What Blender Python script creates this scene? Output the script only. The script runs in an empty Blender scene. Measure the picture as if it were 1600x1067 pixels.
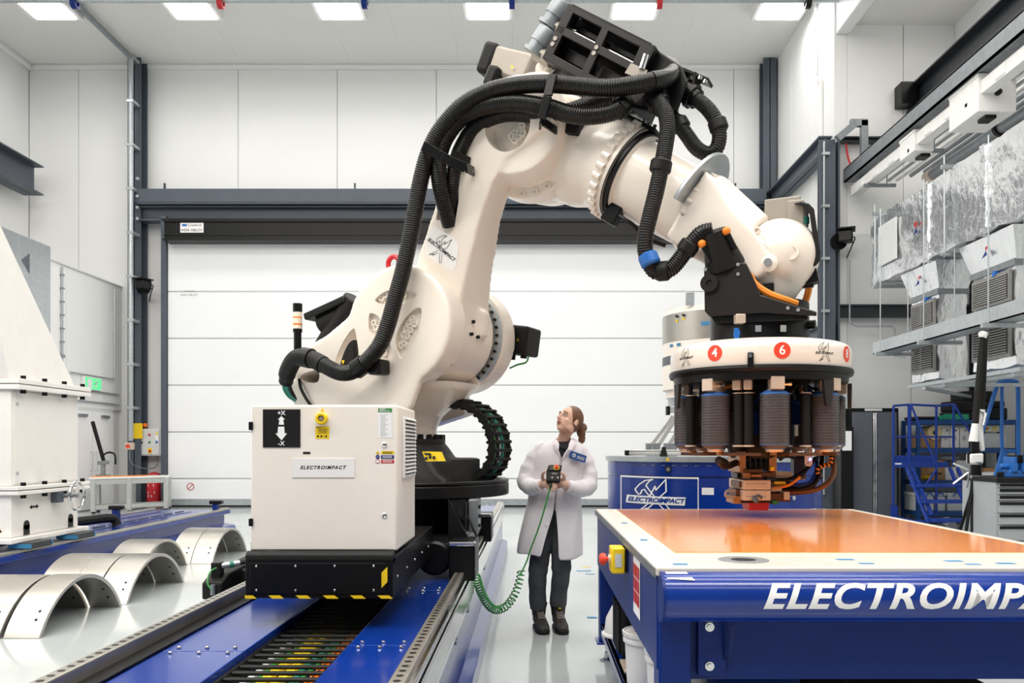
import bpy, bmesh, math, random
from mathutils import Vector, Matrix
random.seed(7)
V = Vector
PI = math.pi
scene = bpy.context.scene
COL = scene.collection

# ---------------------------------------------------------------- camera, world, lights, exposure
F, VX, VY, EYE = 1300.0, 830.0, 698.0, 1.366      # focal length and vanishing point in pixels of the 1600x1067 frame; eye height in m
cam_data = bpy.data.cameras.new('camera')
cam = bpy.data.objects.new('camera', cam_data)
COL.objects.link(cam)
cam.location = (0, 0, EYE)
cam.rotation_euler = (PI / 2, 0, 0)
cam_data.sensor_width = 36.0
cam_data.lens = F / 1600 * 36
cam_data.shift_x = (800 - VX) / 1600
cam_data.shift_y = (VY - 533.5) / 1600
cam_data.clip_start, cam_data.clip_end = 0.05, 100
scene.camera = cam

world = bpy.data.worlds.new('hall_daylight')
scene.world = world
world.use_nodes = True
bg = world.node_tree.nodes['Background']
bg.inputs[0].default_value = (0.93, 0.96, 1.0, 1)
bg.inputs[1].default_value = 0.15

def area(name, loc, size, power, color=(1, 1, 1), rot=(0, 0, 0)):
    d = bpy.data.lights.new(name, 'AREA')
    d.shape = 'RECTANGLE'; d.size, d.size_y = size; d.energy = power; d.color = color
    o = bpy.data.objects.new(name, d); COL.objects.link(o)
    o.location = loc; o.rotation_euler = rot
    return o
# rows of ceiling luminaires of the hall (the row in view is modelled below)
for y, p in ((16.4, 110), (12.2, 280), (8.0, 440), (3.8, 520), (-0.4, 1000), (-4.6, 320)):
    area('ceiling_row_light', (-2.5, y, 9.85), (17, 0.9), p, (1.0, 0.96, 0.90))
area('alcove_light', (8.2, 11.0, 9.0), (2.0, 5.0), 120, (1.0, 0.98, 0.95))
scene.view_settings.view_transform = 'Standard'
scene.view_settings.look = 'None'
scene.view_settings.gamma = 1.0
scene.view_settings.use_curve_mapping = False
scene.view_settings.exposure = 0.36

# ---------------------------------------------------------------- materials
def lin(h):
    h = h.lstrip('#')
    c = [int(h[i:i + 2], 16) / 255 for i in (0, 2, 4)]
    return tuple(x / 12.92 if x <= 0.04045 else ((x + 0.055) / 1.055) ** 2.4 for x in c)

MATS = {}
def mat(name, hexcol, rough=0.5, metal=0.0, var=0.05, scale=6.0, bump=0.0, bscale=60.0, coat=0.0, stretch=None, emit=None, power=0.0, alpha=1.0, trans=0.0, rvar=0.0, spec=None):
    m = bpy.data.materials.new(name); m.use_nodes = True
    nt = m.node_tree; b = nt.nodes['Principled BSDF']
    tc = nt.nodes.new('ShaderNodeTexCoord'); mp = nt.nodes.new('ShaderNodeMapping')
    nt.links.new(tc.outputs['Object'], mp.inputs[0])
    if stretch: mp.inputs['Scale'].default_value = stretch
    nz = nt.nodes.new('ShaderNodeTexNoise'); nz.inputs['Scale'].default_value = scale; nz.inputs['Detail'].default_value = 4
    nt.links.new(mp.outputs[0], nz.inputs['Vector'])
    c = lin(hexcol)
    rmp = nt.nodes.new('ShaderNodeValToRGB')
    rmp.color_ramp.elements[0].position = 0.3; rmp.color_ramp.elements[1].position = 0.7
    rmp.color_ramp.elements[0].color = tuple(x * (1 - var) for x in c) + (1,)
    rmp.color_ramp.elements[1].color = tuple(min(1, x * (1 + var)) for x in c) + (1,)
    nt.links.new(nz.outputs['Fac'], rmp.inputs[0]); nt.links.new(rmp.outputs[0], b.inputs['Base Color'])
    b.inputs['Roughness'].default_value = rough; b.inputs['Metallic'].default_value = metal
    if spec is not None: b.inputs['Specular IOR Level'].default_value = spec
    if rvar:
        mr = nt.nodes.new('ShaderNodeMapRange'); mr.inputs[3].default_value = max(0.02, rough - rvar); mr.inputs[4].default_value = rough + rvar
        nt.links.new(nz.outputs['Fac'], mr.inputs[0]); nt.links.new(mr.outputs[0], b.inputs['Roughness'])
    if coat: b.inputs['Coat Weight'].default_value = coat; b.inputs['Coat Roughness'].default_value = 0.08
    if bump:
        n2 = nt.nodes.new('ShaderNodeTexNoise'); n2.inputs['Scale'].default_value = bscale; n2.inputs['Detail'].default_value = 3
        nt.links.new(mp.outputs[0], n2.inputs['Vector'])
        bp = nt.nodes.new('ShaderNodeBump'); bp.inputs['Strength'].default_value = bump; bp.inputs['Distance'].default_value = 0.02
        nt.links.new(n2.outputs['Fac'], bp.inputs['Height']); nt.links.new(bp.outputs[0], b.inputs['Normal'])
    if emit: b.inputs['Emission Color'].default_value = lin(emit) + (1,); b.inputs['Emission Strength'].default_value = power
    if trans: b.inputs['Transmission Weight'].default_value = trans
    if alpha < 1: b.inputs['Alpha'].default_value = alpha
    MATS[name] = m
    return m

WALL = mat('white_wall_panel', '#f4f4f3', 0.45, var=0.015, scale=0.7)
CEIL = mat('ceiling_panel', '#ecebe8', 0.5, var=0.015, scale=0.7)
GREYWALL = mat('grey_wall_panel', '#dcdddd', 0.45, var=0.02, scale=0.8)
FLOOR = mat('epoxy_floor', '#b9bfbf', 0.10, var=0.03, scale=0.9, rvar=0.05)
DOORW = mat('door_panel_white', '#f6f7f9', 0.4, var=0.012, scale=1.0, bump=0.02, bscale=40)
STEEL = mat('dark_painted_steel', '#4d5560', 0.45, var=0.05, scale=3)
STEELD = mat('charcoal_steel', '#2a2d32', 0.4, var=0.06, scale=3)
GALV = mat('galvanised_steel', '#b9bfc2', 0.38, metal=0.7, var=0.08, scale=14)
GALVD = mat('dull_galvanised', '#8f9498', 0.45, metal=0.6, var=0.1, scale=10)
ALU = mat('brushed_aluminium', '#bdb9b2', 0.33, metal=0.95, var=0.06, scale=4, bump=0.04, bscale=8, stretch=(1.5, 40, 40))
ALUP = mat('aluminium_profile', '#c9cac8', 0.38, metal=0.55, var=0.04, scale=10)
CHROME = mat('polished_steel', '#dadada', 0.14, metal=1.0, var=0.03)
RAIL = mat('ground_rail_steel', '#b9b4aa', 0.3, metal=0.8, var=0.08, scale=12)
ROBOT = mat('cream_robot_paint', '#f0e6da', 0.3, var=0.025, scale=4, coat=0.35)
CABW = mat('cream_cabinet_paint', '#f4ece2', 0.42, var=0.02, scale=6, bump=0.03, bscale=300)
MACHW = mat('white_machine_paint', '#efebe6', 0.4, var=0.02, scale=5)
BLACK = mat('satin_black', '#0d0d0e', 0.35, var=0.15, scale=6, spec=0.28)
BLACKM = mat('matte_black', '#121111', 0.55, spec=0.3, var=0.15, scale=10, bump=0.05, bscale=80)
CAST = mat('dark_cast_iron', '#232222', 0.5, spec=0.35, var=0.12, scale=10, bump=0.12, bscale=90)
BROWNBLK = mat('anodised_dark_bracket', '#1d1918', 0.42, var=0.1, scale=5, spec=0.35)
HOSE = mat('black_corrugated_hose', '#0c0b0b', 0.33, var=0.1, scale=10, spec=0.4)
RUBBER = mat('black_rubber', '#141413', 0.5, spec=0.3, var=0.1, scale=12)
BLUE = mat('royal_blue_paint', '#0a3187', 0.2, var=0.06, scale=4, coat=0.25, spec=0.4)
BLUED = mat('dull_blue_and_shade', '#0c2b74', 0.35, spec=0.25, var=0.05, scale=5)  # duller, darker blue; on the worktable aprons and legs it paints in shade
BLUEST = mat('blue_step_paint', '#1d3f9d', 0.35, var=0.05, scale=5)
BLUESH = mat('blue_shelf_paint', '#174a86', 0.4, var=0.06, scale=5)
BLUEBR = mat('bright_blue_paint', '#2468b8', 0.35, var=0.05, scale=5)
YEL = mat('safety_yellow', '#f4cf1c', 0.45, var=0.04)
RED = mat('signal_red', '#c3202c', 0.4, var=0.05)
REDO = mat('orange_red_disc', '#e8472c', 0.45, var=0.03)
ORANGE = mat('orange_composite_sheet', '#ff9a45', 0.12, var=0.06, scale=1.4, rvar=0.03, coat=0.35)
ORNG = mat('orange_cable', '#ee8a25', 0.45, var=0.05)
GREEN = mat('green_cable', '#2f8a3c', 0.4, var=0.06)
TEAL = mat('teal_hose', '#237f6b', 0.45, var=0.08)
WHITE = mat('white_print', '#f5f5f5', 0.5, var=0.01)
PLATEW = mat('white_plate', '#f1efee', 0.35, var=0.01)
INK = mat('black_print', '#1c1c1e', 0.5, var=0.05)
GREYP = mat('grey_enclosure', '#d3d5d4', 0.45, var=0.03)
GREYB = mat('warm_grey_metal', '#a59c92', 0.45, metal=0.3, var=0.05)
GREYC = mat('slate_cabinet', '#595d66', 0.45, var=0.04, scale=20)
GREYD = mat('drawer_grey', '#a9adb1', 0.4, var=0.04)
BRONZE = mat('bronze_tooling', '#b58356', 0.35, metal=0.75, var=0.12, scale=20)
BRONZED = mat('dark_bronze', '#6b4a35', 0.4, metal=0.6, var=0.15, scale=20)
BEIGE = mat('nickel_beige', '#d9c6b4', 0.35, metal=0.35, var=0.05, scale=14)
TOW = mat('carbon_tow', '#4d4a4c', 0.35, metal=0.1, var=0.18, scale=30, stretch=(1, 1, 12))
TOWB = mat('blue_film_edge', '#3a67a6', 0.35, var=0.1, scale=30)
CARD = mat('cardboard', '#b98f62', 0.8, var=0.08)
BOXW = mat('white_carton', '#e8e6e2', 0.7, var=0.03)
CLEARB = mat('frosted_plastic', '#c9ccce', 0.35, var=0.06, scale=12)
PLASTW = mat('white_plastic', '#efeeec', 0.35, var=0.02)
FABRIC = mat('black_foam', '#17181a', 0.85, var=0.2, scale=20, bump=0.2, bscale=60)
SKIN = mat('skin', '#e8bda6', 0.5, var=0.06, scale=25)
LIPS = mat('lips', '#b5695c', 0.5, var=0.05)
HAIR = mat('brown_hair', '#6e4a30', 0.45, var=0.25, scale=60, stretch=(8, 8, 1))
COAT = mat('white_lab_coat', '#ece7ec', 0.7, var=0.02, scale=8, bump=0.5, bscale=7)
JEAN = mat('charcoal_jeans', '#44464a', 0.85, var=0.18, scale=25, bump=0.15, bscale=40)
SHIRT = mat('black_shirt', '#15161a', 0.8, var=0.1)
BOOT = mat('dark_boot_leather', '#33302c', 0.6, var=0.2, scale=40, bump=0.1, bscale=80)
LAMP = mat('lamp_diffuser', '#ffffff', 0.4, emit='#ffffff', power=9.0)
EXITG = mat('lit_exit_sign', '#4cc27e', 0.4, emit='#58d08a', power=0.7)
AMBER = mat('amber_lens', '#ef7a1c', 0.3, var=0.05)
LENSW = mat('clear_lens', '#e9dfce', 0.3, var=0.03)
LED = mat('blue_led', '#5f7dff', 0.4, emit='#6a86ff', power=6.0)
TAPE = mat('blue_tape', '#3a80ae', 0.6, var=0.08)
FOIL = mat('crinkled_foil', '#eceef0', 0.24, metal=0.92, var=0.05, scale=8, bump=0.8, bscale=11, stretch=(1, 1, 0.5))
GRILLE = mat('grey_grille', '#8d8c8a', 0.5, metal=0.2, var=0.05)
STONE = mat('epoxy_table_edge', '#dcd5cb', 0.25, var=0.05, scale=10)

# ---------------------------------------------------------------- mesh builder
class G:
    def __init__(s): s.v = []; s.f = []
    def add(s, vs, fs):
        k = len(s.v); s.v += [V(p) for p in vs]; s.f += [tuple(i + k for i in f) for f in fs]; return s
    def box(s, x0, x1, y0, y1, z0, z1):
        return s.add([(x0, y0, z0), (x1, y0, z0), (x1, y1, z0), (x0, y1, z0), (x0, y0, z1), (x1, y0, z1), (x1, y1, z1), (x0, y1, z1)],
                     [(0, 3, 2, 1), (4, 5, 6, 7), (0, 1, 5, 4), (1, 2, 6, 5), (2, 3, 7, 6), (3, 0, 4, 7)])
    def obox(s, c, ax, ay, az):
        c, ax, ay, az = V(c), V(ax), V(ay), V(az)       # half-extent vectors
        vs = [c + i * ax + j * ay + k * az for k in (-1, 1) for i, j in ((-1, -1), (1, -1), (1, 1), (-1, 1))]
        return s.add(vs, [(0, 3, 2, 1), (4, 5, 6, 7), (0, 1, 5, 4), (1, 2, 6, 5), (2, 3, 7, 6), (3, 0, 4, 7)])
    def bar(s, p, q, w, h, up=(0, 0, 1)):               # square bar from p to q
        p, q = V(p), V(q); d = (q - p).normalized(); up = V(up)
        if abs(d.dot(up.normalized())) > 0.97: up = V((0, 1, 0)) if abs(d.y) < 0.9 else V((1, 0, 0))
        a = d.cross(up).normalized(); b = a.cross(d).normalized()
        return s.obox((p + q) / 2, (q - p) / 2, a * w / 2, b * h / 2)
    def ring_pts(s, c, d, r, n, ref=None):
        d = V(d).normalized(); ref = V(ref) if ref else (V((0, 0, 1)) if abs(d.z) < 0.9 else V((1, 0, 0)))
        a = d.cross(ref).normalized(); b = d.cross(a).normalized()
        return [V(c) + r * (math.cos(2 * PI * i / n) * a + math.sin(2 * PI * i / n) * b) for i in range(n)]
    def loft(s, rings, cap=True, closed=False):
        k = len(s.v); n = len(rings[0])
        for r in rings: s.v += [V(p) for p in r]
        m = len(rings)
        for i in range(m if closed else m - 1):
            for j in range(n):
                a = k + i * n + j; b = k + i * n + (j + 1) % n; c = k + ((i + 1) % m) * n
                s.f.append((a, b, c + (j + 1) % n, c + j))
        if cap and not closed:
            s.f.append(tuple(k + j for j in range(n))[::-1]); s.f.append(tuple(k + (m - 1) * n + j for j in range(n)))
        return s
    def cyl(s, p, q, r, r2=None, n=20):
        r2 = r if r2 is None else r2; d = V(q) - V(p)
        return s.loft([s.ring_pts(p, d, r, n), s.ring_pts(q, d, r2, n)])
    def lathe(s, p, d, prof, n=40):                     # prof: (distance along d, radius)
        d = V(d).normalized()
        return s.loft([s.ring_pts(V(p) + d * t, d, max(r, 1e-4), n) for t, r in prof])
    def annulus(s, p, d, t0, t1, r0, r1, n=40, a0=0, a1=2 * PI, ref=None):  # ring, or a sector of one
        d = V(d).normalized(); ref = V(ref) if ref else (V((0, 0, 1)) if abs(d.z) < 0.9 else V((1, 0, 0)))
        a = d.cross(ref).normalized(); b = d.cross(a).normalized(); full = abs(a1 - a0 - 2 * PI) < 1e-6
        rings = []
        for i in range(n if full else n + 1):
            t = a0 + (a1 - a0) * i / n; e = math.cos(t) * a + math.sin(t) * b
            rings.append([V(p) + d * t0 + e * r0, V(p) + d * t0 + e * r1, V(p) + d * t1 + e * r1, V(p) + d * t1 + e * r0])
        return s.loft(rings, cap=not full, closed=full)
    def tube(s, pts, r, n=10, closed=False, flat=None):
        pts = [V(p) for p in pts]; m = len(pts); rings = []
        ref = None
        for i, p in enumerate(pts):
            if closed: d = pts[(i + 1) % m] - pts[i - 1]
            else: d = pts[min(i + 1, m - 1)] - pts[max(i - 1, 0)]
            d.normalize()
            if ref is None:
                ref = V((0, 0, 1)) if abs(d.z) < 0.9 else V((1, 0, 0))
            a = (ref - d * ref.dot(d)).normalized(); ref = a; b = d.cross(a)
            rr = r[i] if isinstance(r, (list, tuple)) else r
            rings.append([p + rr * (math.cos(2 * PI * j / n) * a + math.sin(2 * PI * j / n) * b) for j in range(n)])
        return s.loft(rings, cap=not closed, closed=closed)
    def prism(s, a, b):
        return s.loft([a, b])
    def ball(s, c, r, n=16, m=10, sc=(1, 1, 1), rot=None):
        rings = []
        for i in range(m + 1):
            t = PI * i / m; z = -math.cos(t); q = max(math.sin(t), 1e-3)
            ring = []
            for j in range(n):
                p = V((q * math.cos(2 * PI * j / n) * sc[0] * r, q * math.sin(2 * PI * j / n) * sc[1] * r, z * sc[2] * r))
                if rot: p = rot @ p
                ring.append(V(c) + p)
            rings.append(ring)
        return s.loft(rings)
    def build(s, name, m, parent=None, bevel=0.0, seg=2, smooth=35, inv=False, weighted=False):
        me = bpy.data.meshes.new(name)
        me.from_pydata([tuple(p) for p in s.v], [], s.f)
        bm = bmesh.new(); bm.from_mesh(me); bmesh.ops.recalc_face_normals(bm, faces=bm.faces); bm.to_mesh(me); bm.free()
        return finish(name, me, m, parent, bevel, seg, smooth)

def finish(name, me, m, parent=None, bevel=0.0, seg=2, smooth=35):
    if smooth:
        for p in me.polygons: p.use_smooth = True
        me.set_sharp_from_angle(angle=math.radians(smooth))
    o = bpy.data.objects.new(name, me); COL.objects.link(o)
    if m: me.materials.append(m)
    if parent: adopt(o, parent)
    if bevel:
        b = o.modifiers.new('bevel', 'BEVEL'); b.width = bevel; b.segments = seg; b.limit_method = 'ANGLE'; b.angle_limit = math.radians(30)
        b.harden_normals = False
    return o

def world_of(o):
    m = Matrix.LocRotScale(o.location, o.rotation_euler, o.scale)
    return world_of(o.parent) @ o.matrix_parent_inverse @ m if o.parent else m

LOCAL = set()                                            # roots whose children are written in the root's own coordinates
def adopt(o, parent):
    o.parent = parent
    r = parent
    while r.parent: r = r.parent
    if r.name not in LOCAL:
        o.matrix_parent_inverse = world_of(parent).inverted()

def tag(o, label, cat, group=None, kind=None):
    o['label'] = label; o['category'] = cat
    if group: o['group'] = group
    if kind: o['kind'] = kind
    return o
def thing(name, label, cat, loc=(0, 0, 0), rotz=0.0, group=None, local=False):
    o = bpy.data.objects.new(name, None); COL.objects.link(o)
    o.location = loc; o.rotation_euler = (0, 0, rotz); o.empty_display_size = 0.1
    if local: LOCAL.add(o.name)
    return tag(o, label, cat, group)
def lab(o, text): o['label'] = text; return o
def struct(o): o['kind'] = 'structure'; return o
def copy_tree(o, parent=None):
    c = o.copy(); COL.objects.link(c)
    if parent: c.parent = parent
    for ch in list(o.children): copy_tree(ch, c)
    return c

def bake(o, cutters=()):
    for c in cutters:
        b = o.modifiers.new('cut', 'BOOLEAN'); b.operation = 'DIFFERENCE'; b.object = c; b.solver = 'EXACT'
    dg = bpy.context.evaluated_depsgraph_get(); dg.update()
    me = bpy.data.meshes.new_from_object(o.evaluated_get(dg))
    o.modifiers.clear(); o.data = me
    for c in cutters: bpy.data.objects.remove(c)
    return o
def cast(g, name, m, parent, voxel=0.02, smooth_it=6, cutters=(), fac=0.5, angle=40):
    """Join overlapping shapes into one cast skin with soft fillets, then cut the pockets."""
    o = g.build(name, m, None, smooth=0)
    r = o.modifiers.new('skin', 'REMESH'); r.mode = 'VOXEL'; r.voxel_size = voxel; r.use_smooth_shade = True
    sm = o.modifiers.new('soft', 'SMOOTH'); sm.factor = fac; sm.iterations = smooth_it
    cs = [c.build('cutter', None, None, smooth=0) for c in cutters]
    bake(o, cs)
    me = o.data
    if not me.materials: me.materials.append(m)
    for p in me.polygons: p.use_smooth = True
    me.set_sharp_from_angle(angle=math.radians(angle))
    if parent: adopt(o, parent)
    return o

def spline(pts, n=8):
    pts = [V(p) for p in pts]; out = []
    for i in range(len(pts) - 1):
        p0 = pts[max(i - 1, 0)]; p1 = pts[i]; p2 = pts[i + 1]; p3 = pts[min(i + 2, len(pts) - 1)]
        for k in range(n):
            t = k / n
            out.append(0.5 * ((2 * p1) + (p2 - p0) * t + (2 * p0 - 5 * p1 + 4 * p2 - p3) * t * t + (3 * p1 - p0 - 3 * p2 + p3) * t ** 3))
    out.append(pts[-1]); return out
def resample(pts, step):
    out = [pts[0]]; acc = 0.0
    for a, b in zip(pts, pts[1:]):
        L = (b - a).length
        if L < 1e-9: continue
        t = step - acc
        while t <= L:
            out.append(a + (b - a) * (t / L)); t += step
        acc = (acc + L) % step
    out.append(pts[-1]); return out
def ribbed(pts, r, pitch=0.013, depth=0.0045, n=14):
    p = resample(spline(pts, 14), pitch / 3)
    rr = [r - (depth if i % 3 == 0 else 0) for i in range(len(p))]
    return G().tube(p, rr, n)

def at(px, py, Y):                                       # the point of the place that the photograph shows at a pixel, for a known distance
    return V(((px - VX) / F * Y, Y, EYE + (VY - py) / F * Y))

# flat print: text and line drawings laid on a surface given by map(x, y) -> point
def text_geo(s, size=1.0, shear=0.0, bold=0.0, align='CENTER', space=1.0, cuts=0, xcuts=0, smear=()):
    c = bpy.data.curves.new('t', 'FONT'); c.body = s; c.size = size; c.shear = shear; c.offset = bold; c.align_x = align; c.align_y = 'CENTER'; c.space_character = space
    c.resolution_u = 4
    o = bpy.data.objects.new('t', c); COL.objects.link(o)
    dg = bpy.context.evaluated_depsgraph_get(); dg.update()
    me = bpy.data.meshes.new_from_object(o.evaluated_get(dg))
    bm = bmesh.new(); bm.from_mesh(me)
    def cut(axis, k):
        lo = min(v.co[axis] for v in bm.verts); hi = max(v.co[axis] for v in bm.verts)
        for i in range(1, k):
            co = V((0, 0, 0)); co[axis] = lo + (hi - lo) * i / k; no = V((0, 0, 0)); no[axis] = 1
            bmesh.ops.bisect_plane(bm, geom=bm.verts[:] + bm.edges[:] + bm.faces[:], plane_co=co, plane_no=no)
    bmesh.ops.triangulate(bm, faces=bm.faces[:])
    if cuts: cut(1, cuts)
    if xcuts: cut(0, xcuts)
    bmesh.ops.triangulate(bm, faces=bm.faces[:])
    bm.to_mesh(me); bm.free()
    vs = [v.co.copy() for v in me.vertices]; fs = [tuple(p.vertices) for p in me.polygons]
    bpy.data.objects.remove(o); bpy.data.curves.remove(c); bpy.data.meshes.remove(me)
    v0, f0 = list(vs), list(fs)
    for dx in smear:                                     # heavier strokes: the same letters again, slightly shifted
        k = len(vs); vs += [v + V((dx, 0, 0)) for v in v0]; fs += [tuple(i + k for i in f) for f in f0]
    return vs, fs
def put_text(s, name, m, parent, mp, **kw):
    vs, fs = text_geo(s, **kw)
    me = bpy.data.meshes.new(name); me.from_pydata([tuple(mp(v.x, v.y)) for v in vs], [], fs)
    return finish(name, me, m, parent, smooth=0)
def ribbon(g, pts, w, mp, sub=1):
    pts2 = []
    for a, b in zip(pts, pts[1:]):
        for k in range(sub): pts2.append((a[0] + (b[0] - a[0]) * k / sub, a[1] + (b[1] - a[1]) * k / sub))
    pts2.append(pts[-1])
    for a, b in zip(pts2, pts2[1:]):
        dx, dy = b[0] - a[0], b[1] - a[1]; L = math.hypot(dx, dy) or 1; ex, ey = dx / L * w * .4, dy / L * w * .4
        nx, ny = -dy / L * w / 2, dx / L * w / 2
        q = [(a[0] - ex + nx, a[1] - ey + ny), (b[0] + ex + nx, b[1] + ey + ny), (b[0] + ex - nx, b[1] + ey - ny), (a[0] - ex - nx, a[1] - ey - ny)]
        g.add([mp(*p) for p in q], [(0, 1, 2, 3)])
LOGO = [[(.46, .99), (.34, .95), (.25, .84), (.18, .70), (.19, .64), (.235, .55), (.265, .57), (.29, .67), (.325, .70), (.37, .60), (.41, .51)],
        [(.46, .99), (.41, .94), (.37, .86), (.355, .80), (.40, .70), (.435, .62), (.49, .51)], [(.42, .53), (.50, .80), (.515, .69), (.675, 1.0), (.68, .66), (.58, .51)],
        [(.43, .37), (.22, .04), (.36, .17), (.345, .10), (.47, .30)], [(.53, .36), (.70, .05), (.77, .09), (.64, .37)]]
def logo(name, m, parent, mp, w=0.022, sub=1):           # mp takes unit-square coordinates
    g = G()
    for st in LOGO: ribbon(g, st, w, mp, sub)
    return g.build(name, m, parent, smooth=0)
def plane_map(o, ex, ey, lift=0.001):
    o, ex, ey = V(o), V(ex), V(ey); nn = ex.cross(ey).normalized() * lift
    return lambda x, y: o + ex * x + ey * y + nn
def quad(g, mp, x0, x1, y0, y1):
    return g.add([mp(x0, y0), mp(x1, y0), mp(x1, y1), mp(x0, y1)], [(0, 1, 2, 3)])
def disc(g, mp, cx, cy, r, n=24):
    return g.add([mp(cx + r * math.cos(2 * PI * i / n), cy + r * math.sin(2 * PI * i / n)) for i in range(n)], [tuple(range(n))])
def slab(g, mp0, mp1, x0, x1, y0, y1):                   # thin plate between two parallel maps
    a = [mp0(x0, y0), mp0(x1, y0), mp0(x1, y1), mp0(x0, y1)]; b = [mp1(x0, y0), mp1(x1, y0), mp1(x1, y1), mp1(x0, y1)]
    return g.prism(a, b)

# ================================================================ SETTING
XL, XR, YB, ZC = -11.65, 5.64, 19.3, 10.2
floor = struct(G().box(-13, 11, -9, 20, -0.2, 0).build('floor', FLOOR, smooth=0))
wall_back = struct(G().box(-13, 7.0, YB + .06, YB + .3, 0, ZC + .4).build('wall_back', WALL, smooth=0))
def wall_panels(parent, axis, fixed, lo, hi, step, z0, z1, sgn, m=WALL, gap=0.012):
    t = lo
    while t < hi - 0.05:
        e = min(t + step, hi)
        g = G()
        if axis == 'x': g.box(t + gap / 2, e - gap / 2, min(fixed, fixed + sgn), max(fixed, fixed + sgn), z0, z1)
        else: g.box(min(fixed, fixed + sgn), max(fixed, fixed + sgn), t + gap / 2, e - gap / 2, z0, z1)
        g.build('wall_panel', m, parent, bevel=0.004, seg=1, smooth=0); t = e
wall_panels(wall_back, 'x', YB, XL, -9.1, 1.15, 0, ZC, .06)
wall_panels(wall_back, 'x', YB, -9.1, -8.5, .6, 0, 5.1, .06)
wall_panels(wall_back, 'x', YB, -9.1, XR, 2.3, 5.1, ZC, .06)
wall_left = struct(G().box(XL - .3, XL - .06, -1, YB + .3, 0, ZC + .4).build('wall_left', WALL, smooth=0))
wall_panels(wall_left, 'y', XL - .06, 1.0, YB, 1.15, 0, ZC, .06)
ceiling = struct(G().box(XL - .3, 6.0, -8, YB + .3, ZC + .06, ZC + .3).build('ceiling', CEIL, smooth=0))
for i in range(14):
    x = XL + i * 1.25
    G().box(x + .0015, min(x + 1.2485, XR), -7.5, YB, ZC, ZC + .06).build('ceiling_panel', CEIL, ceiling, smooth=0)
t1 = struct(G().box(XL, XL + .12, 1, YB, ZC - .12, ZC).box(XL + .12, XR, YB - .1, YB, ZC - .1, ZC).build('trim_1', WALL, bevel=.02, smooth=0))   # ceiling cove
# low inner wall along the left side, with a double door
XI = -9.5
wall_inner = struct(G().box(XI - .3, XI - .06, 9.0, YB, 0, 5.05).build('wall_inner', WALL, smooth=0))
wall_panels(wall_inner, 'y', XI - .06, 9.0, 17.0, 1.6, 0, 5.05, .06)
wall_panels(wall_inner, 'y', XI - .06, 17.0, YB, 2.3, 2.2, 5.05, .06)
trim2 = struct(G().box(XI - .3, XI + .03, 9.0, YB, 5.05, 5.08).build('trim_2', GREYWALL, smooth=0))
door2 = struct(G().box(XI - .05, XI, 17.0, 18.9, 0, 2.2).build('door_2', GREYWALL, smooth=0))
for y0 in (17.06, 17.98):
    lf = G().box(XI, XI + .04, y0, y0 + .88, .02, 2.12).build('door_leaf', DOORW, door2, bevel=.004)
    yh = y0 + (.8 if y0 < 17.5 else .08)
    G().tube([(XI + .04, yh, .85), (XI + .1, yh, .85), (XI + .1, yh, 1.25), (XI + .04, yh, 1.25)], .012, 8).build('pull_handle', CHROME, lf)
    G().box(XI + .04, XI + .09, y0 + .3, y0 + .62, 2.0, 2.06).build('door_closer', GALVD, lf, bevel=.01)
# right side: bulkhead, white upper wall, alcove
wall_right = struct(G().box(XR, XR + .2, 15.4, YB, 0, ZC).build('wall_right', WALL, smooth=0))
wall_panels(wall_right, 'y', XR, 15.4, YB, 1.3, 0, ZC, -.03)
bulk = struct(G().box(XR, XR + .25, -2, 15.4, 9.0, ZC + .06).build('trim_3', WALL, bevel=.02))
t4 = struct(G().tube([(XR - .06, 16.3, 10.1), (XR - .06, 16.3, 8.6), (XR - .06, 16.0, 8.4), (XR - .06, 16.0, 6.9)], .035, 8).build('trim_4', PLASTW))
alc_ceil = struct(G().box(XR + .2, 12, -2, 15.7, 9.18, 9.4).build('ceiling_alcove', CEIL, smooth=0))
wall_alc = struct(G().box(XR + .2, 12, 15.46, 15.7, 0, 9.3).build('wall_alcove', GREYWALL, smooth=0))
wall_panels(wall_alc, 'x', 15.4, XR + .2, 8.6, 1.05, 5.3, 9.18, .06, WALL)
wall_panels(wall_alc, 'x', 15.4, XR + .2, 9.4, 1.2, 0, 5.3, .06, GREYWALL)
wall_side = struct(G().box(9.45, 9.7, -2, 15.7, 0, 6.4).box(7.9, 9.7, -2, 15.7, 6.4, 9.3).build('wall_side', GREYWALL, smooth=0))
wall_panels(wall_side, 'y', 7.84, 1.0, 15.4, 1.2, 6.4, 9.18, .06, WALL)
wall_panels(wall_side, 'y', 9.39, 1.0, 15.4, 1.2, 0, 6.4, .06, GREYWALL)

def ibeam(g, p, q, w, h, up=(0, 0, 1), tf=.03, tw=.02):
    p, q, up = V(p), V(q), V(up).normalized()
    g.bar(p, q, tw, h, up); g.bar(p + up * (h / 2 - tf / 2), q + up * (h / 2 - tf / 2), w, tf, up); g.bar(p - up * (h / 2 - tf / 2), q - up * (h / 2 - tf / 2), w, tf, up)
    return g
def steel(name, g, m=STEEL): return struct(g.build(name, m, smooth=0))
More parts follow.
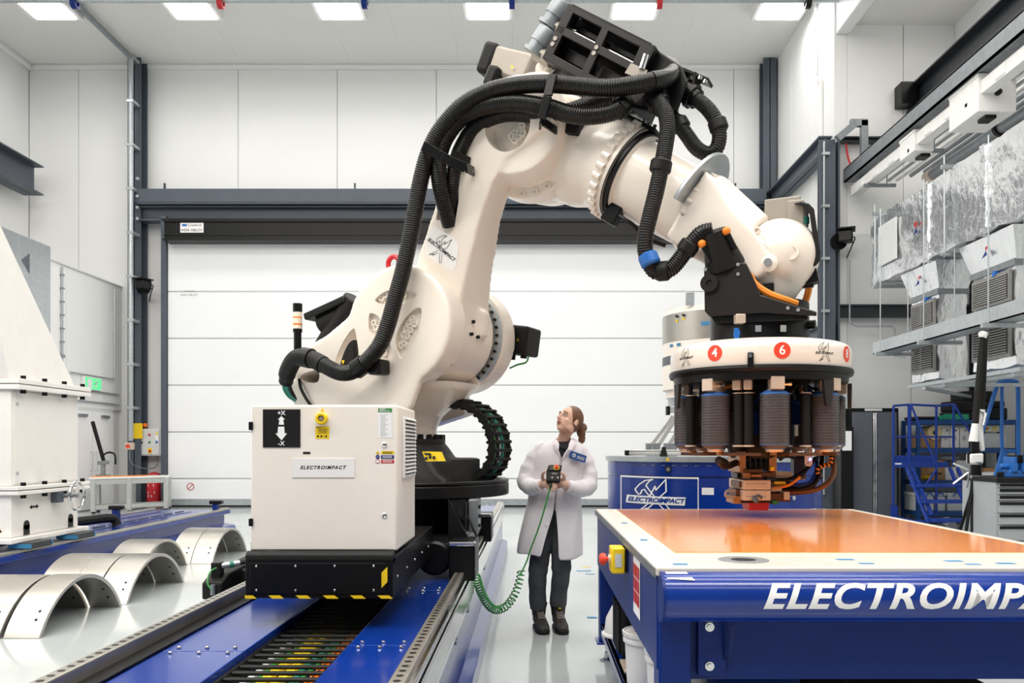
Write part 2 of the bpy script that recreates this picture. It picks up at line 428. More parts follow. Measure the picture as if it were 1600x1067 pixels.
# steel frame
steel('column_left', ibeam(G(), (-9.01, 19.05, 0), (-9.01, 19.05, ZC), .30, .34, up=(0, 1, 0)))
steel('column_right', ibeam(G(), (5.42, 19.05, 0), (5.42, 19.05, ZC), .30, .34, up=(0, 1, 0)))
hb = G(); ibeam(hb, (-8.95, 18.95, 7.01), (5.3, 18.95, 7.01), .42, .34); ibeam(hb, (-8.95, 19.0, 6.66), (5.3, 19.0, 6.66), .3, .33)
hb.box(-8.95, 5.3, 18.74, 18.8, 6.88, 7.17)
head = steel('beam_door', hb)
for x in (-8.3, -4, 1.2, 4.6): G().box(x, x + .03, 18.78, 18.84, 7.17, 7.32).build('beam_cleat', STEELD, head, smooth=0)
for zz in (6.5, 6.75, 7.0, 7.4): G().cyl((-8.86, 18.7, zz), (-8.86, 18.76, zz), .035, n=8).build('beam_bolt', GALV, head)
steel('beam_left', ibeam(G(), (-11.3, 4, 7.4), (-11.3, 18.9, 7.4), .45, .66))
steel('beam_brace', ibeam(G(), (5.45, 15.4, 6.95), (5.45, 18.9, 6.95), .25, .34))
steel('beam_side', ibeam(G(), (5.5, 15.3, 3.5), (5.5, 18.9, 3.5), .2, .3))
cr = steel('column_alcove', G().bar((5.6, 15.25, 0), (5.6, 15.25, 6.95), .03, .25, (0, 1, 0)).bar((5.48, 15.25, 0), (5.48, 15.25, 6.95), .04, .25, (0, 1, 0)).bar((5.38, 15.13, 0), (5.38, 15.13, 6.95), .3, .02, (0, 1, 0)).bar((5.42, 15.38, 0), (5.42, 15.38, 6.95), .25, .02, (0, 1, 0)))
steel('beam_alcove', ibeam(G(), (5.65, 15.3, 3.86), (9.3, 15.3, 3.86), .14, .23), STEELD)
steel('beam_alcove_upper', ibeam(G(), (5.65, 15.3, 7.0), (6.9, 15.3, 7.0), .14, .1), STEELD)
steel('column_rear', ibeam(G(), (8.15, 15.2, 0), (8.15, 15.2, 6.3), .2, .2, up=(0, 1, 0)), STEELD)

# hangar door: head box, jambs, sections
door = struct(G().box(-8.28, 5.2, 18.98, 19.02, .08, 6.1).build('door_1', GALVD, smooth=0))
zs = [.16, .638, 1.70, 2.765, 3.83, 4.895, 6.02]
for a, b in zip(zs, zs[1:]):
    sec = G().box(-8.27, 5.18, 18.93, 18.98, a + .012, b - .012).build('door_section', DOORW, door, bevel=.012, seg=2, smooth=0)
for z in zs[1:-1]: G().box(-8.27, 5.18, 18.945, 18.96, z - .012, z + .012).build('section_joint', GALV, door, smooth=0)
G().box(-8.27, 5.19, 18.88, 18.98, .04, .17).build('bottom_rail', GALV, door, smooth=0)
G().box(-8.27, 5.19, 18.90, 18.97, 0.0, .04).build('rubber_seal', RUBBER, door, smooth=0)
for x in (-8.39, 5.2): G().box(x, x + .11, 18.85, 19.0, 0, 6.6).build('door_jamb', STEEL, door, smooth=0)
hbx = G().box(-8.2, 5.25, 18.6, 18.98, 6.0, 6.44).box(-8.22, 5.27, 18.56, 18.98, 6.39, 6.46).box(-8.22, 5.27, 18.56, 18.98, 5.97, 6.02).box(-8.21, 5.26, 18.585, 18.98, 6.09, 6.11).build('head_box', BLACK, door, smooth=0)
mp = plane_map((-7.58, 18.59, 6.25), (1, 0, 0), (0, 0, 1), .004)
pl = quad(G(), mp, -.26, .26, -.1, .12).build('sign_plate', PLATEW, hbx, smooth=0)
mp2 = plane_map((-7.58, 18.59, 6.25), (1, 0, 0), (0, 0, 1), .008)
g = G(); quad(g, mp2, -.22, -.11, .04, .09); g.build('logo_bar', BLUEBR, pl, smooth=0)
put_text('Crawford', 'lettering', INK, pl, lambda x, y: mp2(x + .06, y + .065), size=.075)
put_text('ASSA ABLOY', 'lettering', INK, pl, lambda x, y: mp2(x, y - .045), size=.085)
mp = plane_map((-7.78, 18.928, 4.86), (1, 0, 0), (0, 0, 1), .003)
put_text('Crawford', 'door_lettering', GREYB, door, lambda x, y: mp(x, y + .05), size=.06)
put_text('ASSA ABLOY', 'door_lettering', GREYB, door, lambda x, y: mp(x, y - .04), size=.07)
mp = plane_map((-7.75, 18.928, .46), (1, 0, 0), (0, 0, 1), .003)
g = G(); g.annulus(mp(0, 0), (0, -1, 0), 0, .003, .07, .085, 24); ribbon(g, [(-.05, -.05), (.05, .05)], .015, mp); g.build('no_entry_mark', RED, door, smooth=0)

# ceiling luminaires
for i, px in enumerate((82, 304, 532, 763, 990, 1216)):
    x = (px - VX) / F * 16.6
    names = ['above the grey column in the corner of the hall', 'first to the right of the left ceiling pipe', 'above the head of the hangar door, left half', 'just left of the robot valve box', 'just right of the robot valve box', 'beside the white bulkhead on the right']
    lt = thing('ceiling_light', 'square white ceiling light panel, ' + names[i], 'light', (x, 16.4, 9.98), 0, 'square ceiling light panels')
    h = .50; y0 = 15.75
    G().box(x - h, x + h, y0, y0 + 1.1, 9.98, 10.2).build('housing', PLASTW, lt, bevel=.02)
    G().box(x - h + .1, x + h - .1, y0 + .1, y0 + 1.0, 9.965, 9.982).build('diffuser', LAMP, lt, smooth=0)
# pipe across the ceiling and its brackets
busb = thing('ceiling_rail', 'pale blue horizontal pipe running across below the ceiling lights', 'pipe', (-3, 15.3, 9.55))
G().cyl((XL, 15.3, 9.58), (XR, 15.3, 9.58), .05, n=12).build('pipe', GALV, busb)
for px, m in ((117, BLUED), (345, RED), (570, BLUED), (800, BLUED), (1030, RED), (1262, BLACK)):
    x = (px - VX) / F * 15.3
    G().annulus((x, 15.3, 9.52), (1, 0, 0), -.05, .05, .06, .1, 14).bar((x, 15.3, 9.6), (x, 15.3, 10.2), .02, .02).build('pipe_clip', m, busb)
cond = thing('conduit_pipe', 'grey conduit pipe running along the ceiling and down the dark column', 'pipe', (-8.96, 18.6, 0))
G().cyl((-8.96, 2.0, 10.08), (-8.96, 18.6, 10.08), .06, n=10).build('ceiling_run', GALVD, cond)
G().cyl((-8.96, 18.62, 1.5), (-8.96, 18.62, 10.1), .055, n=10).build('down_run', GALV, cond)
for k in range(9): G().box(-9.04, -8.88, 18.56, 18.9, 2.2 + k * .98, 2.27 + k * .98).build('pipe_clamp', GALV, cond, bevel=.01)

# ================================================================ SERVICES ALONG THE RIGHT SIDE
def run_y(x, z, y0, y1): return (x, y0, z), (x, y1, z)
# foil-wrapped supply duct with two drop plenums
duct = thing('air_duct', 'long foil-wrapped rectangular air duct hung along the right-hand wall', 'duct', (6.3, 11, 4.1))
rnd = random.Random(3)
def foil_box(name, x0, x1, y0, y1, z0, z1, parent, step=.16, amp=.02):
    """A crinkled foil jacket: every face a jittered grid."""
    me = bpy.data.meshes.new(name); bm = bmesh.new()
    nx, ny, nz = [max(1, round((b - a) / step)) for a, b in ((x0, x1), (y0, y1), (z0, z1))]
    def P(i, j, k): return V((x0 + (x1 - x0) * i / nx, y0 + (y1 - y0) * j / ny, z0 + (z1 - z0) * k / nz))
    cache = {}
    def vert(i, j, k):
        if (i, j, k) not in cache:
            p = P(i, j, k) + V((rnd.uniform(-1, 1), rnd.uniform(-1, 1), rnd.uniform(-1, 1))) * amp
            cache[(i, j, k)] = bm.verts.new(p)
        return cache[(i, j, k)]
    for A, B, fn in ((nx, ny, lambda i, j: [(i, j, 0), (i, j, nz)]), (ny, nz, lambda j, k: [(0, j, k), (nx, j, k)]), (nx, nz, lambda i, k: [(i, 0, k), (i, ny, k)])):
        for a in range(A):
            for b in range(B):
                for s in (0, 1):
                    bm.faces.new([vert(*fn(*q)[s]) for q in ((a, b), (a + 1, b), (a + 1, b + 1), (a, b + 1))])
    bmesh.ops.recalc_face_normals(bm, faces=bm.faces); bm.to_mesh(me); bm.free()
    return finish(name, me, FOIL, parent, smooth=50)
dx0, dx1, dz0, dz1 = 5.72, 6.95, 4.06, 5.15
yy = [4.4, 6.0, 7.5, 9.0, 10.5, 12.0, 14.0]
for a, b in zip(yy, yy[1:]):
    foil_box('duct_section', dx0, dx1, a + .01, b - .01, dz0, dz1, duct)
for y in yy[1:-1]: foil_box('taped_seam', dx0 - .03, dx1 + .03, y - .06, y + .06, dz0 - .03, dz1 + .03, duct, .2, .01)
for y0, y1 in ((12.95, 13.6), (8.35, 9.2)):
    G().box(dx0 - .05, dx0 - .02, y0, y1, 4.3, 4.95).build('access_panel', GREYP, duct, bevel=.005, smooth=0)
def badge(parent, o, ex, ey):
    mp = plane_map(o, ex, ey, .004)
    b = G().add([mp(-.06, .1), mp(.06, .12), mp(0, 0)], [(0, 1, 2)]).build('flow_mark', RED, parent, smooth=0)
    G().add([mp(-.06, -.08), mp(.06, -.05), mp(0, 0.02)], [(0, 1, 2)]).build('flow_mark_blue', BLUED, b, smooth=0)
badge(duct, (dx0 - .035, 12.3, 4.58), (0, -1, 0), (0, 0, 1))
for y in (7, 9.4, 11.4, 13.7):
    G().bar((dx0 - .1, y, dz1 + .05), (dx1 + .1, y, dz1 + .05), .06, .05).bar((dx0 - .1, y, dz0 - .06), (dx1 + .1, y, dz0 - .06), .05, .04).cyl((dx0 - .06, y, dz0 - .1), (dx0 - .06, y, dz1 + .2), .012, n=6).cyl((dx1 + .06, y, dz0 - .1), (dx1 + .06, y, dz1 + .1), .012, n=6).build('hanger', GALV, duct)
def plenum(name_lab, y0, y1, x0, x1, zb):
    t = thing('duct_plenum', name_lab, 'duct', ((x0 + x1) / 2, (y0 + y1) / 2, zb), 0, 'foil-wrapped drop plenums')
    foil_box('foil_jacket', x0, x1, y0, y1, zb, 3.62, t, .13, .014)
    # sloping shoulder under the main duct
    a = [(x0, y0 - .02, 3.62), (x1, y0 - .02, 3.62), (x1, y1 + .02, 3.62), (x0, y1 + .02, 3.62)]
    b = [(x0 - .12, y0 - .15, 4.04), (x1 + .1, y0 - .15, 4.04), (x1 + .1, y1 + .15, 4.04), (x0 - .12, y1 + .15, 4.04)]
    G().prism(a, b).build('duct_collar', FOIL, t, smooth=0)
    G().box(x0 - .03, x1 + .03, y0 - .03, y1 + .03, 3.58, 3.66).build('flange', GALVD, t, smooth=0)
    badge(t, (x0 - .1, (y0 + y1) / 2, 3.85), (0, -1, 0), (.25, 0, 1))
    G().cyl((x0 - .06, (y0 + y1) / 2 - .1, 3.55), (x0, (y0 + y1) / 2 - .1, 3.55), .04, n=10).build('damper_knob', BLUEBR, t)
    for za, zb2 in ((zb + .12, zb + .55), (zb + .80, zb + 1.18)):
        fr = G().box(x0 - .05, x0 - .015, y0 + .05, y1 - .05, za, zb2).build('grille', GRILLE, t, smooth=0)
        inn = G().box(x0 - .056, x0 - .045, y0 + .09, y1 - .09, za + .04, zb2 - .04).build('dark_core', BLACKM, fr, smooth=0)
        n = 11
        for k in range(n):
            z = za + .05 + (zb2 - za - .1) * k / (n - 1)
            G().box(x0 - .07, x0 - .05, y0 + .09, y1 - .09, z - .008, z + .008).build('slat', GRILLE, fr, smooth=0)
        G().box(x0 - .075, x0 - .05, (y0 + y1) / 2 - .012, (y0 + y1) / 2 + .012, za + .04, zb2 - .04).build('mullion', GRILLE, fr, smooth=0)
plenum('foil-wrapped drop plenum with two grilles, farther along the duct beside the dark wall beam', 12.04, 12.87, 5.9, 6.3, 2.35)
plenum('foil-wrapped drop plenum with two grilles, nearer one behind the black measuring arm', 10.13, 11.1, 5.9, 6.35, 2.36)
# low cable tray on threaded rods
tr = thing('cable_tray', 'galvanised cable tray hanging on thin rods in front of the plenums', 'tray', (5.45, 10, 2.95))
G().box(5.38, 5.40, 4.5, 13.1, 2.82, 3.0).box(5.66, 5.68, 4.5, 13.1, 2.82, 3.0).box(5.38, 5.68, 4.5, 13.1, 2.82, 2.835).build('tray_channel', GALV, tr, smooth=0)
for y in (6.2, 8.0, 9.7, 11.3, 12.7):
    G().bar((5.25, y, 2.78), (5.85, y, 2.78), .05, .05).cyl((5.33, y, 2.75), (5.33, y, 5.0), .008, n=6).cyl((5.75, y, 2.75), (5.75, y, 4.05), .008, n=6).build('rod_hanger', GALV, tr)
tr2 = thing('support_rail', 'galvanised strut rail carrying the undersides of the plenums', 'rail', (6.1, 12.0, 2.26))
G().bar((5.9, 10.0, 2.3), (5.9, 13.0, 2.3), .05, .05).bar((6.35, 10.0, 2.3), (6.35, 13.0, 2.3), .05, .05).bar((5.9, 12.5, 2.25), (8.1, 15.1, 2.25), .05, .05).bar((5.9, 11.9, 2.25), (8.0, 11.9, 2.25), .05, .05).bar((5.9, 10.2, 2.25), (8.0, 10.2, 2.25), .05, .05).build('strut', GALV, tr2, smooth=0)
# steel channel, dark runway beam, white trunking, pipes
ch = tag(G().box(5.74, 5.78, 4.5, 15.3, 6.22, 6.46).box(5.74, 5.95, 4.5, 15.3, 6.44, 6.46).box(5.74, 5.95, 4.5, 15.3, 6.22, 6.24).build('steel_channel', GALVD, smooth=0), 'long grey steel channel sloping up to the top right corner, above the white trunking', 'channel')
rb = tag(ibeam(G(), (7.1, 4.5, 7.75), (7.1, 15.38, 7.75), .34, .46).build('runway_beam', STEELD, smooth=0), 'dark steel I-beam high in the alcove above the grey channel', 'beam')
tag(G().box(6.72, 7.0, 15.1, 15.4, 7.6, 8.0).build('beam_bracket', BLACK, bevel=.01, smooth=0), 'black box bracket at the end of the dark high beam', 'bracket')
tk = thing('cable_trunking', 'white cable trunking with dark cut-outs running along under the grey channel', 'trunking', (5.95, 10, 5.9))
G().box(5.84, 6.0, 4.5, 15.2, 5.95, 6.12).build('trunk', PLASTW, tk, smooth=0)
for k in range(16): G().box(5.825, 5.845, 5.2 + k * .63, 5.2 + k * .63 + .22, 5.97, 6.1).build('trunk_cover', PLASTW, tk, bevel=.005, smooth=0)
for k in range(6): G().bar((5.8, 6 + k * 1.7, 5.92), (6.35, 6 + k * 1.7, 5.92), .06, .05).cyl((6.2, 6 + k * 1.7, 5.9), (6.2, 6 + k * 1.7, 6.3), .01, n=6).build('rod_hanger', GALVD, tk)
def trunk_box(lab_, y0, y1, z0, z1, x1=6.3):
    t = thing('junction_box', lab_, 'box', (6, (y0 + y1) / 2, z0), 0, 'white junction boxes on the trunking')
    G().box(5.8, x1, y0, y1, z0, z1).build('body', PLASTW, t, bevel=.01, smooth=0)
    G().box(5.79, x1 + .01, y0 - .01, y1, z1 - .03, z1 + .01).build('lid', PLASTW, t, smooth=0)
    G().cyl((5.8 + (x1 - 5.8) * .5, y0, (z0 + z1) / 2), (5.8 + (x1 - 5.8) * .5, y0 - .05, (z0 + z1) / 2), .04, n=12).build('isolator', BLACK, t)
    G().box(5.95, 6.1, y0 + .1, y0 + .3, z0 - .05, z0).build('socket', BLACK, t, bevel=.01, smooth=0)
trunk_box('white junction box on the trunking, the middle one of three', 10.8, 11.55, 5.72, 6.2)
trunk_box('white junction box on the trunking with a small screen, cut by the frame edge', 8.85, 9.75, 5.72, 6.2)
trunk_box('small white junction box on the trunking, nearest the alcove column', 12.6, 13.1, 5.85, 6.16, 6.1)
for i, (x, z, r, m, y1, txt) in enumerate(((6.25, 6.15, .03, GALV, 15.0, 'thin galvanised pipe just below the white trunking'), (6.45, 6.17, .03, GALV, 15.0, 'second thin galvanised pipe below the trunking'),
        (6.6, 6.18, .035, PLASTW, 15.0, 'white service pipe among the galvanised pipes'), (6.85, 6.26, .04, GALVD, 15.0, 'dull grey service pipe behind the white one'), (7.1, 6.33, .04, GALVD, 15.0, 'dull grey service pipe deepest in the pipe row'))):
    p = tag(G().cyl((x, 4.5, z), (x, y1, z), r, n=10).build('service_pipe', m), txt, 'pipe')
bp = thing('waste_pipe', 'thick grey capped pipe just above the foil duct', 'pipe', (6.55, 10, 5.83))
G().cyl((6.55, 4.5, 5.81), (6.55, 13.6, 5.81), .085, n=16).build('pipe', GALVD, bp)
G().cyl((6.55, 13.55, 5.81), (6.55, 13.75, 5.81), .1, n=16).build('end_cap', BEIGE, bp)
for y in (9.2, 11.6): G().annulus((6.55, y, 5.81), (0, 1, 0), -.03, .03, .085, .12, 16).cyl((6.55, y, 5.9), (6.55, y, 6.05), .01, n=6).build('clip', BLACK, bp)
# bent galvanised conduit at the alcove column and along the lower wall
cb = thing('bent_conduit', 'grey square conduit stepping over the top of the alcove column', 'conduit', (5.9, 15.2, 6.9))
G().bar((5.5, 14.95, 6.9), (5.85, 15.0, 7.2), .1, .12).bar((5.75, 15.0, 7.2), (6.05, 15.0, 7.2), .1, .12).bar((6.0, 15.0, 7.24), (6.0, 15.0, 6.1), .12, .1).build('duct_leg', GALVD, cb, smooth=0)
tag(G().tube(spline([(5.75, 15.2, 6.9), (5.78, 15.15, 6.6), (5.86, 15.1, 6.35), (6.0, 15.1, 6.22)], 6), .02, 6).build('red_cable', RED), 'red cable drooping beside the alcove column', 'cable')
cc = thing('thin_conduit', 'thin steel conduit running down from the security camera and along the grey wall', 'conduit', (5.75, 15.05, 4))
G().tube([(5.78, 15.1, 4.75), (5.78, 15.1, 3.62), (5.9, 15.1, 3.55), (6.55, 15.1, 3.55), (6.6, 15.1, 3.5), (6.6, 15.1, 3.0), (6.75, 15.0, 2.98)], .016, 6).build('pipe', GALV, cc)
G().tube([(5.31, 15.08, .5), (5.31, 15.08, 6.9)], .018, 6).build('column_conduit', GALV, cc)
for k in range(6): G().box(5.27, 5.4, 15.04, 15.14, 1.9 + .95 * k, 1.95 + .95 * k).build('clip', GALV, cc, smooth=0)
def cctv(lab_, x, y, z, s):
    t = thing('security_camera', lab_, 'camera', (x, y, z))
    G().cyl((x, y + .02, z), (x, y - .03, z), .15 * s, n=16).build('mount_plate', BLACK, t)
    G().obox((x + .07 * s, y - .16 * s, z + .05 * s), (.11 * s, -.05 * s, 0), (.05 * s, .12 * s, 0), (0, 0, .1 * s)).build('body', BLACK, t, bevel=.02)
    G().obox((x + .07 * s, y - .2 * s, z + .17 * s), (.14 * s, -.05 * s, 0), (.06 * s, .16 * s, 0), (0, 0, .012)).build('visor', BLACKM, t)
    G().tube(spline([(x + .15 * s, y - .1, z + .05 * s), (x + .26 * s, y - .1, z + .05), (x + .2 * s, y - .08, z - .12 * s), (x + .14 * s, y - .02, z - .3 * s)], 5), .012, 6).build('cable', BLACK, t)
cctv('black security camera on the grey column beside the robot wrist', 5.57, 15.08, 5.08, 1.0)
cctv('black security camera on the dark column at the hangar door', -8.78, 18.85, 4.95, 1.0)

# ================================================================ LEFT BACK CORNER
cd = thing('wall_conduit', 'thin grey conduit framing the white wall panels near the double door', 'conduit', (XI + .03, 17, 3))
G().tube([(XI + .03, 16.8, 3.0), (XI + .03, 16.8, 5.0)], .025, 6).tube([(XI + .03, 17.1, 2.9), (XI + .03, 18.9, 2.9), (XI + .03, 18.9, 4.95)], .018, 6).tube([(XI + .03, 17.0, 2.56), (XI + .03, 19.1, 2.56)], .02, 6).tube([(XI + .03, 17.0, 2.33), (XI + .03, 19.1, 2.33)], .02, 6).build('pipe', GALV, cd)
for k in range(7): G().box(XI + .005, XI + .06, 16.76, 16.84, 3.2 + .27 * k, 3.23 + .27 * k).build('clip', GALVD, cd, smooth=0)
ex = thing('exit_sign', 'lit green running-man exit sign above the double door', 'sign', (XI, 17.9, 2.66))
G().box(XI + .005, XI + .08, 17.55, 18.25, 2.58, 2.86).build('case', PLASTW, ex, bevel=.01, smooth=0)
G().box(XI + .08, XI + .085, 17.58, 18.22, 2.6, 2.84).build('lit_panel', EXITG, ex, smooth=0)
mp = plane_map((XI + .088, 17.9, 2.72), (0, 1, 0), (0, 0, 1), .002)
g = G(); quad(g, mp, -.26, -.06, -.09, .09); ribbon(g, [(.02, -.07), (.08, 0), (.13, .06)], .03, mp); ribbon(g, [(.08, 0), (.15, -.06)], .03, mp); ribbon(g, [(.04, .05), (.18, .02)], .02, mp); disc(g, mp, .15, .085, .02, 10)
g.build('running_man', WHITE, ex, smooth=0)
gp = thing('galvanised_casing', 'flat galvanised metal casing hanging high beside the white machine column', 'casing', (-8.4, 13.6, 4))
G().box(-8.5, -8.2, 12.4, 14.2, 3.0, 4.78).build('casing', GALV, gp, bevel=.01, smooth=0)
mp = plane_map((-8.2, 13.5, 4.35), (0, 1, 0), (0, 0, 1), .003)
G().add([mp(-.12, .02), mp(.1, .18), mp(.1, -.16)], [(0, 1, 2)]).build('triangle_mark', GREYC, gp, smooth=0)
G().bar((-8.2, 13.6, 2.95), (-8.2, 14.6, 2.95), .05, .05).bar((-8.4, 13.9, 4.4), (-9.46, 13.9, 4.4), .05, .05).bar((-8.4, 12.7, 4.4), (-9.46, 12.7, 4.4), .05, .05).build('bracket', GALVD, gp, smooth=0)

bx = thing('control_box', 'grey wall control box with small coloured buttons beside the hangar door', 'control box', (-8.7, 19.1, 1.4))
G().box(-8.93, -8.43, 18.95, 19.29, 1.16, 1.78).build('enclosure', GREYP, bx, bevel=.01, smooth=0)
G().box(-8.90, -8.46, 18.93, 18.95, 1.19, 1.75).build('lid', GREYP, bx, bevel=.005, smooth=0)
for x, z, m in ((-8.68, 1.64, RED), (-8.68, 1.47, GREEN), (-8.86, 1.46, INK)): G().cyl((x, 18.93, z), (x, 18.9, z), .025, n=10).build('button', m, bx)
q = G().box(-8.72, -8.63, 18.922, 18.93, 1.22, 1.34).build('switch_plate', YEL, bx, smooth=0)
G().cyl((-8.67, 18.93, 1.27), (-8.67, 18.9, 1.27), .03, n=10).build('switch', RED, q)
mp = plane_map((-8.52, 18.93, 1.6), (1, 0, 0), (0, 0, 1), .002)
G().add([mp(-.035, .05), mp(.035, .05), mp(0, .12)], [(0, 1, 2)]).build('warning_mark', YEL, bx, smooth=0)
g = G(); disc(g, mp, 0, -.13, .03); g.build('blue_mark', BLUEBR, bx, smooth=0)
g = G(); quad(g, mp, -.03, .03, -.08, .03); g.build('notice', WHITE, bx, smooth=0)
bc = thing('warning_beacon', 'small orange beacon lamp on top of the grey control box', 'beacon', (-8.84, 19.05, 1.78))
G().cyl((-8.84, 19.05, 1.78), (-8.84, 19.05, 1.81), .06, n=14).build('base', BLACK, bc); G().ball((-8.84, 19.05, 1.85), .06, 14, 8).build('lens', AMBER, bc)
sw = thing('isolator_switch', 'yellow and red isolator switch on the dark column', 'switch', (-8.95, 18.55, 1.4))
G().box(-9.03, -8.86, 18.48, 18.6, 1.3, 1.46).build('body', BEIGE, sw, bevel=.01, smooth=0); G().cyl((-8.95, 18.48, 1.38), (-8.95, 18.44, 1.38), .04, n=10).build('knob', REDO, sw)
yl = tag(G().box(-9.06, -8.82, 18.86, 18.88, 1.55, 1.9).build('yellow_notice', YEL, smooth=0), 'yellow notice strip fixed to the column above the isolator switch', 'notice')
tag(G().tube(spline([(-8.95, 18.55, 1.3), (-8.94, 18.6, 1.0), (-8.75, 18.9, .87), (-8.6, 19.1, .92), (-8.62, 19.15, 1.15)], 6), .012, 6).build('loose_cable', GALVD), 'grey cable looping from the isolator switch to the control box', 'cable')
fe = thing('extinguisher_case', 'red covered fire extinguisher standing behind the workbench', 'extinguisher', (-8.65, 19.05, 0))
G().lathe((-8.63, 19.05, .03), (0, 0, 1), [(0, .17), (.6, .17), (.72, .13), (.76, .02)], 20).build('cover', RED, fe)
mp = lambda x, y: V((-8.63 + .172 * math.sin(x / .172), 19.05 - .172 * math.cos(x / .172) - .002, y))
g = G(); quad(g, mp, -.08, .06, .46, .52); quad(g, mp, -.08, .08, .3, .35); quad(g, mp, -.08, .02, .22, .27); quad(g, mp, -.05, .1, .62, .66); g.build('print', WHITE, fe, smooth=0)

# aluminium workbench with an orange sheet
bd = thing('workbench', 'aluminium profile workbench with orange sheet on top by the dark column', 'workbench', (-8.6, 17.7, 0))
o, d, e = V((-9.0, 17.0, 0)), V((.72, .69, 0)) * 1.55, V((-.3, .95, 0)) * .55
def bp3(a, b, z): return o + d * a + e * b + V((0, 0, z))
def bslab(a0, a1, b0, b1, z0, z1):
    g = G(); p = [bp3(a, b, z0) for a, b in ((a0, b0), (a1, b0), (a1, b1), (a0, b1))]; return g.prism(p, [x + V((0, 0, z1 - z0)) for x in p])
bslab(-.02, 1.02, -.02, 1.02, .7, .74).build('bench_top', PLASTW, bd, bevel=.005, smooth=0)
bslab(.0, .7, .02, .95, .74, .76).build('orange_sheet', ORANGE, bd, smooth=0)
for a in (0.03, .48, .97):
    for b in (0.05, .95):
        G().bar(bp3(a, b, .03), bp3(a, b, .7), .09, .09).build('leg', ALUP, bd, bevel=.01, smooth=0)
for b in (.05, .95):
    G().bar(bp3(0, b, .64), bp3(1, b, .64), .05, .1).bar(bp3(0, b, .12), bp3(1, b, .12), .05, .08).build('cross_rail', ALUP, bd, smooth=0)
for a in (.03, .97): G().bar(bp3(a, 0, .12), bp3(a, 1, .12), .05, .08).bar(bp3(a, 0, .64), bp3(a, 1, .64), .05, .1).build('end_rail', ALUP, bd, smooth=0)
for a in (.03, .97):
    for b in (.05, .95): G().cyl(bp3(a, b, 0), bp3(a, b, .05), .04, n=10).build('foot', BLACK, bd)
pr_ = thing('bench_press', 'small press with a dark slanted lever standing on the workbench', 'press', tuple(bp3(.12, .5, .746)))
p0 = bp3(.12, .5, .746)
G().box(p0.x - .12, p0.x + .12, p0.y - .1, p0.y + .1, p0.z, p0.z + .04).bar(p0 + V((0, 0, .04)), p0 + V((0, 0, .3)), .08, .08).bar(p0 + V((-.1, 0, .28)), p0 + V((.14, -.05, .3)), .07, .08).build('body', GALVD, pr_, bevel=.01, smooth=0)
G().bar(p0 + V((.02, 0, .3)), p0 + V((-.22, 0, 1.15)), .05, .07).build('lever', BLACKM, pr_, bevel=.01)
G().tube(spline([p0 + V((0, -.05, .42)), p0 + V((.14, -.08, .5)), p0 + V((.28, -.08, .46)), p0 + V((.3, -.08, .25))], 6), .02, 8).build('handle', BLACKM, pr_)

# ================================================================ WHITE MACHINE COLUMN ON ITS OWN TRACK
lt = thing('machine_track', 'long blue machine bed with steel guide rails on the left, under the white column', 'track', (-5.8, 9, 0))
prof = [(-6.5, 0), (-5.0, 0), (-5.03, .05), (-5.2, .08), (-5.2, .22), (-5.1, .24), (-5.1, .30), (-6.5, .30)]
G().prism([(x, 4.0, z) for x, z in prof], [(x, 14.1, z) for x, z in prof]).build('bed', BLUE, lt, bevel=.006, smooth=0)
for x in (-5.17, -6.42): G().box(x, x + .06, 4.0, 14.08, .30, .335).build('guide_rail', RAIL, lt, bevel=.006, smooth=0)
for x in (-5.6, -6.1): G().box(x, x + .05, 9.8, 13.6, .30, .305).build('rail_slot', BLUED, lt, smooth=0)
for k in range(22): G().box(-5.75, -5.72, 4.6 + .42 * k, 4.6 + .42 * k + .28, .30, .312).build('slot_cover', STEEL, lt, smooth=0)
for x, y in ((-5.25, 13.7), (-6.3, 12.5)):
    st = G().box(x, x + .08, y, y + .1, .3, .42).build('end_stop', BLUED, lt, smooth=0); G().box(x - .05, x + .15, y - .02, y + .1, .42, .48).build('stop_buffer', BLACK, st, bevel=.01)
G().tube(spline([(-5.9, 9.4, .42), (-5.7, 10.6, .42), (-5.55, 11.0, .42), (-5.5, 11.05, .32)], 6), .06, 10).build('cable_arm', BLACKM, lt)
mc = thing('machine_column', 'tall white machine column with handwheel, riding on the blue bed', 'machine', (-5.8, 9, .34))
G().box(-6.5, -5.13, 8.2, 9.66, .40, .45).build('base_plate', MACHW, mc, bevel=.01, smooth=0)
for y in (8.35, 9.2): 
    c = G().box(-5.24, -5.02, y, y + .36, .335, .40).build('guide_carriage', STEELD, mc, bevel=.006, smooth=0)
    G().box(-5.245, -5.015, y - .012, y + .0, .345, .39).box(-5.245, -5.012, y + .36, y + .372, .345, .39).build('end_seal', TAPE, c, smooth=0)
G().box(-6.4, -5.2, 8.32, 9.55, .45, .88).build('lower_housing', MACHW, mc, bevel=.015, smooth=0)
for y in (8.52, 9.34): G().box(-5.21, -5.195, y, y + .1, .46, .56).cyl((-5.21, y + .05, .56), (-5.195, y + .05, .56), .05, n=16).build('slot_opening', BLACK, mc)
for z0, z1, ov in ((.88, .97, .09), (1.94, 2.05, .1)):
    G().box(-6.45, -5.2 + ov, 8.28, 9.55 + ov, z0, (z0 + z1) / 2 - .004).build('flange', MACHW, mc, bevel=.008, smooth=0)
    G().box(-6.45, -5.2 + ov, 8.28, 9.55 + ov, (z0 + z1) / 2 + .004, z1).build('flange', MACHW, mc, bevel=.008, smooth=0)
    for k in range(4):
        y = 8.42 + k * .37
        G().cyl((-5.14, y, z1), (-5.14, y, z1 + .035), .026, n=8).cyl((-5.14, y, z0), (-5.14, y, z0 - .035), .028, n=8).build('flange_bolt', BLACK, mc)
G().box(-6.4, -5.2, 8.32, 9.55, .97, 1.94).build('housing', MACHW, mc, bevel=.015, smooth=0)
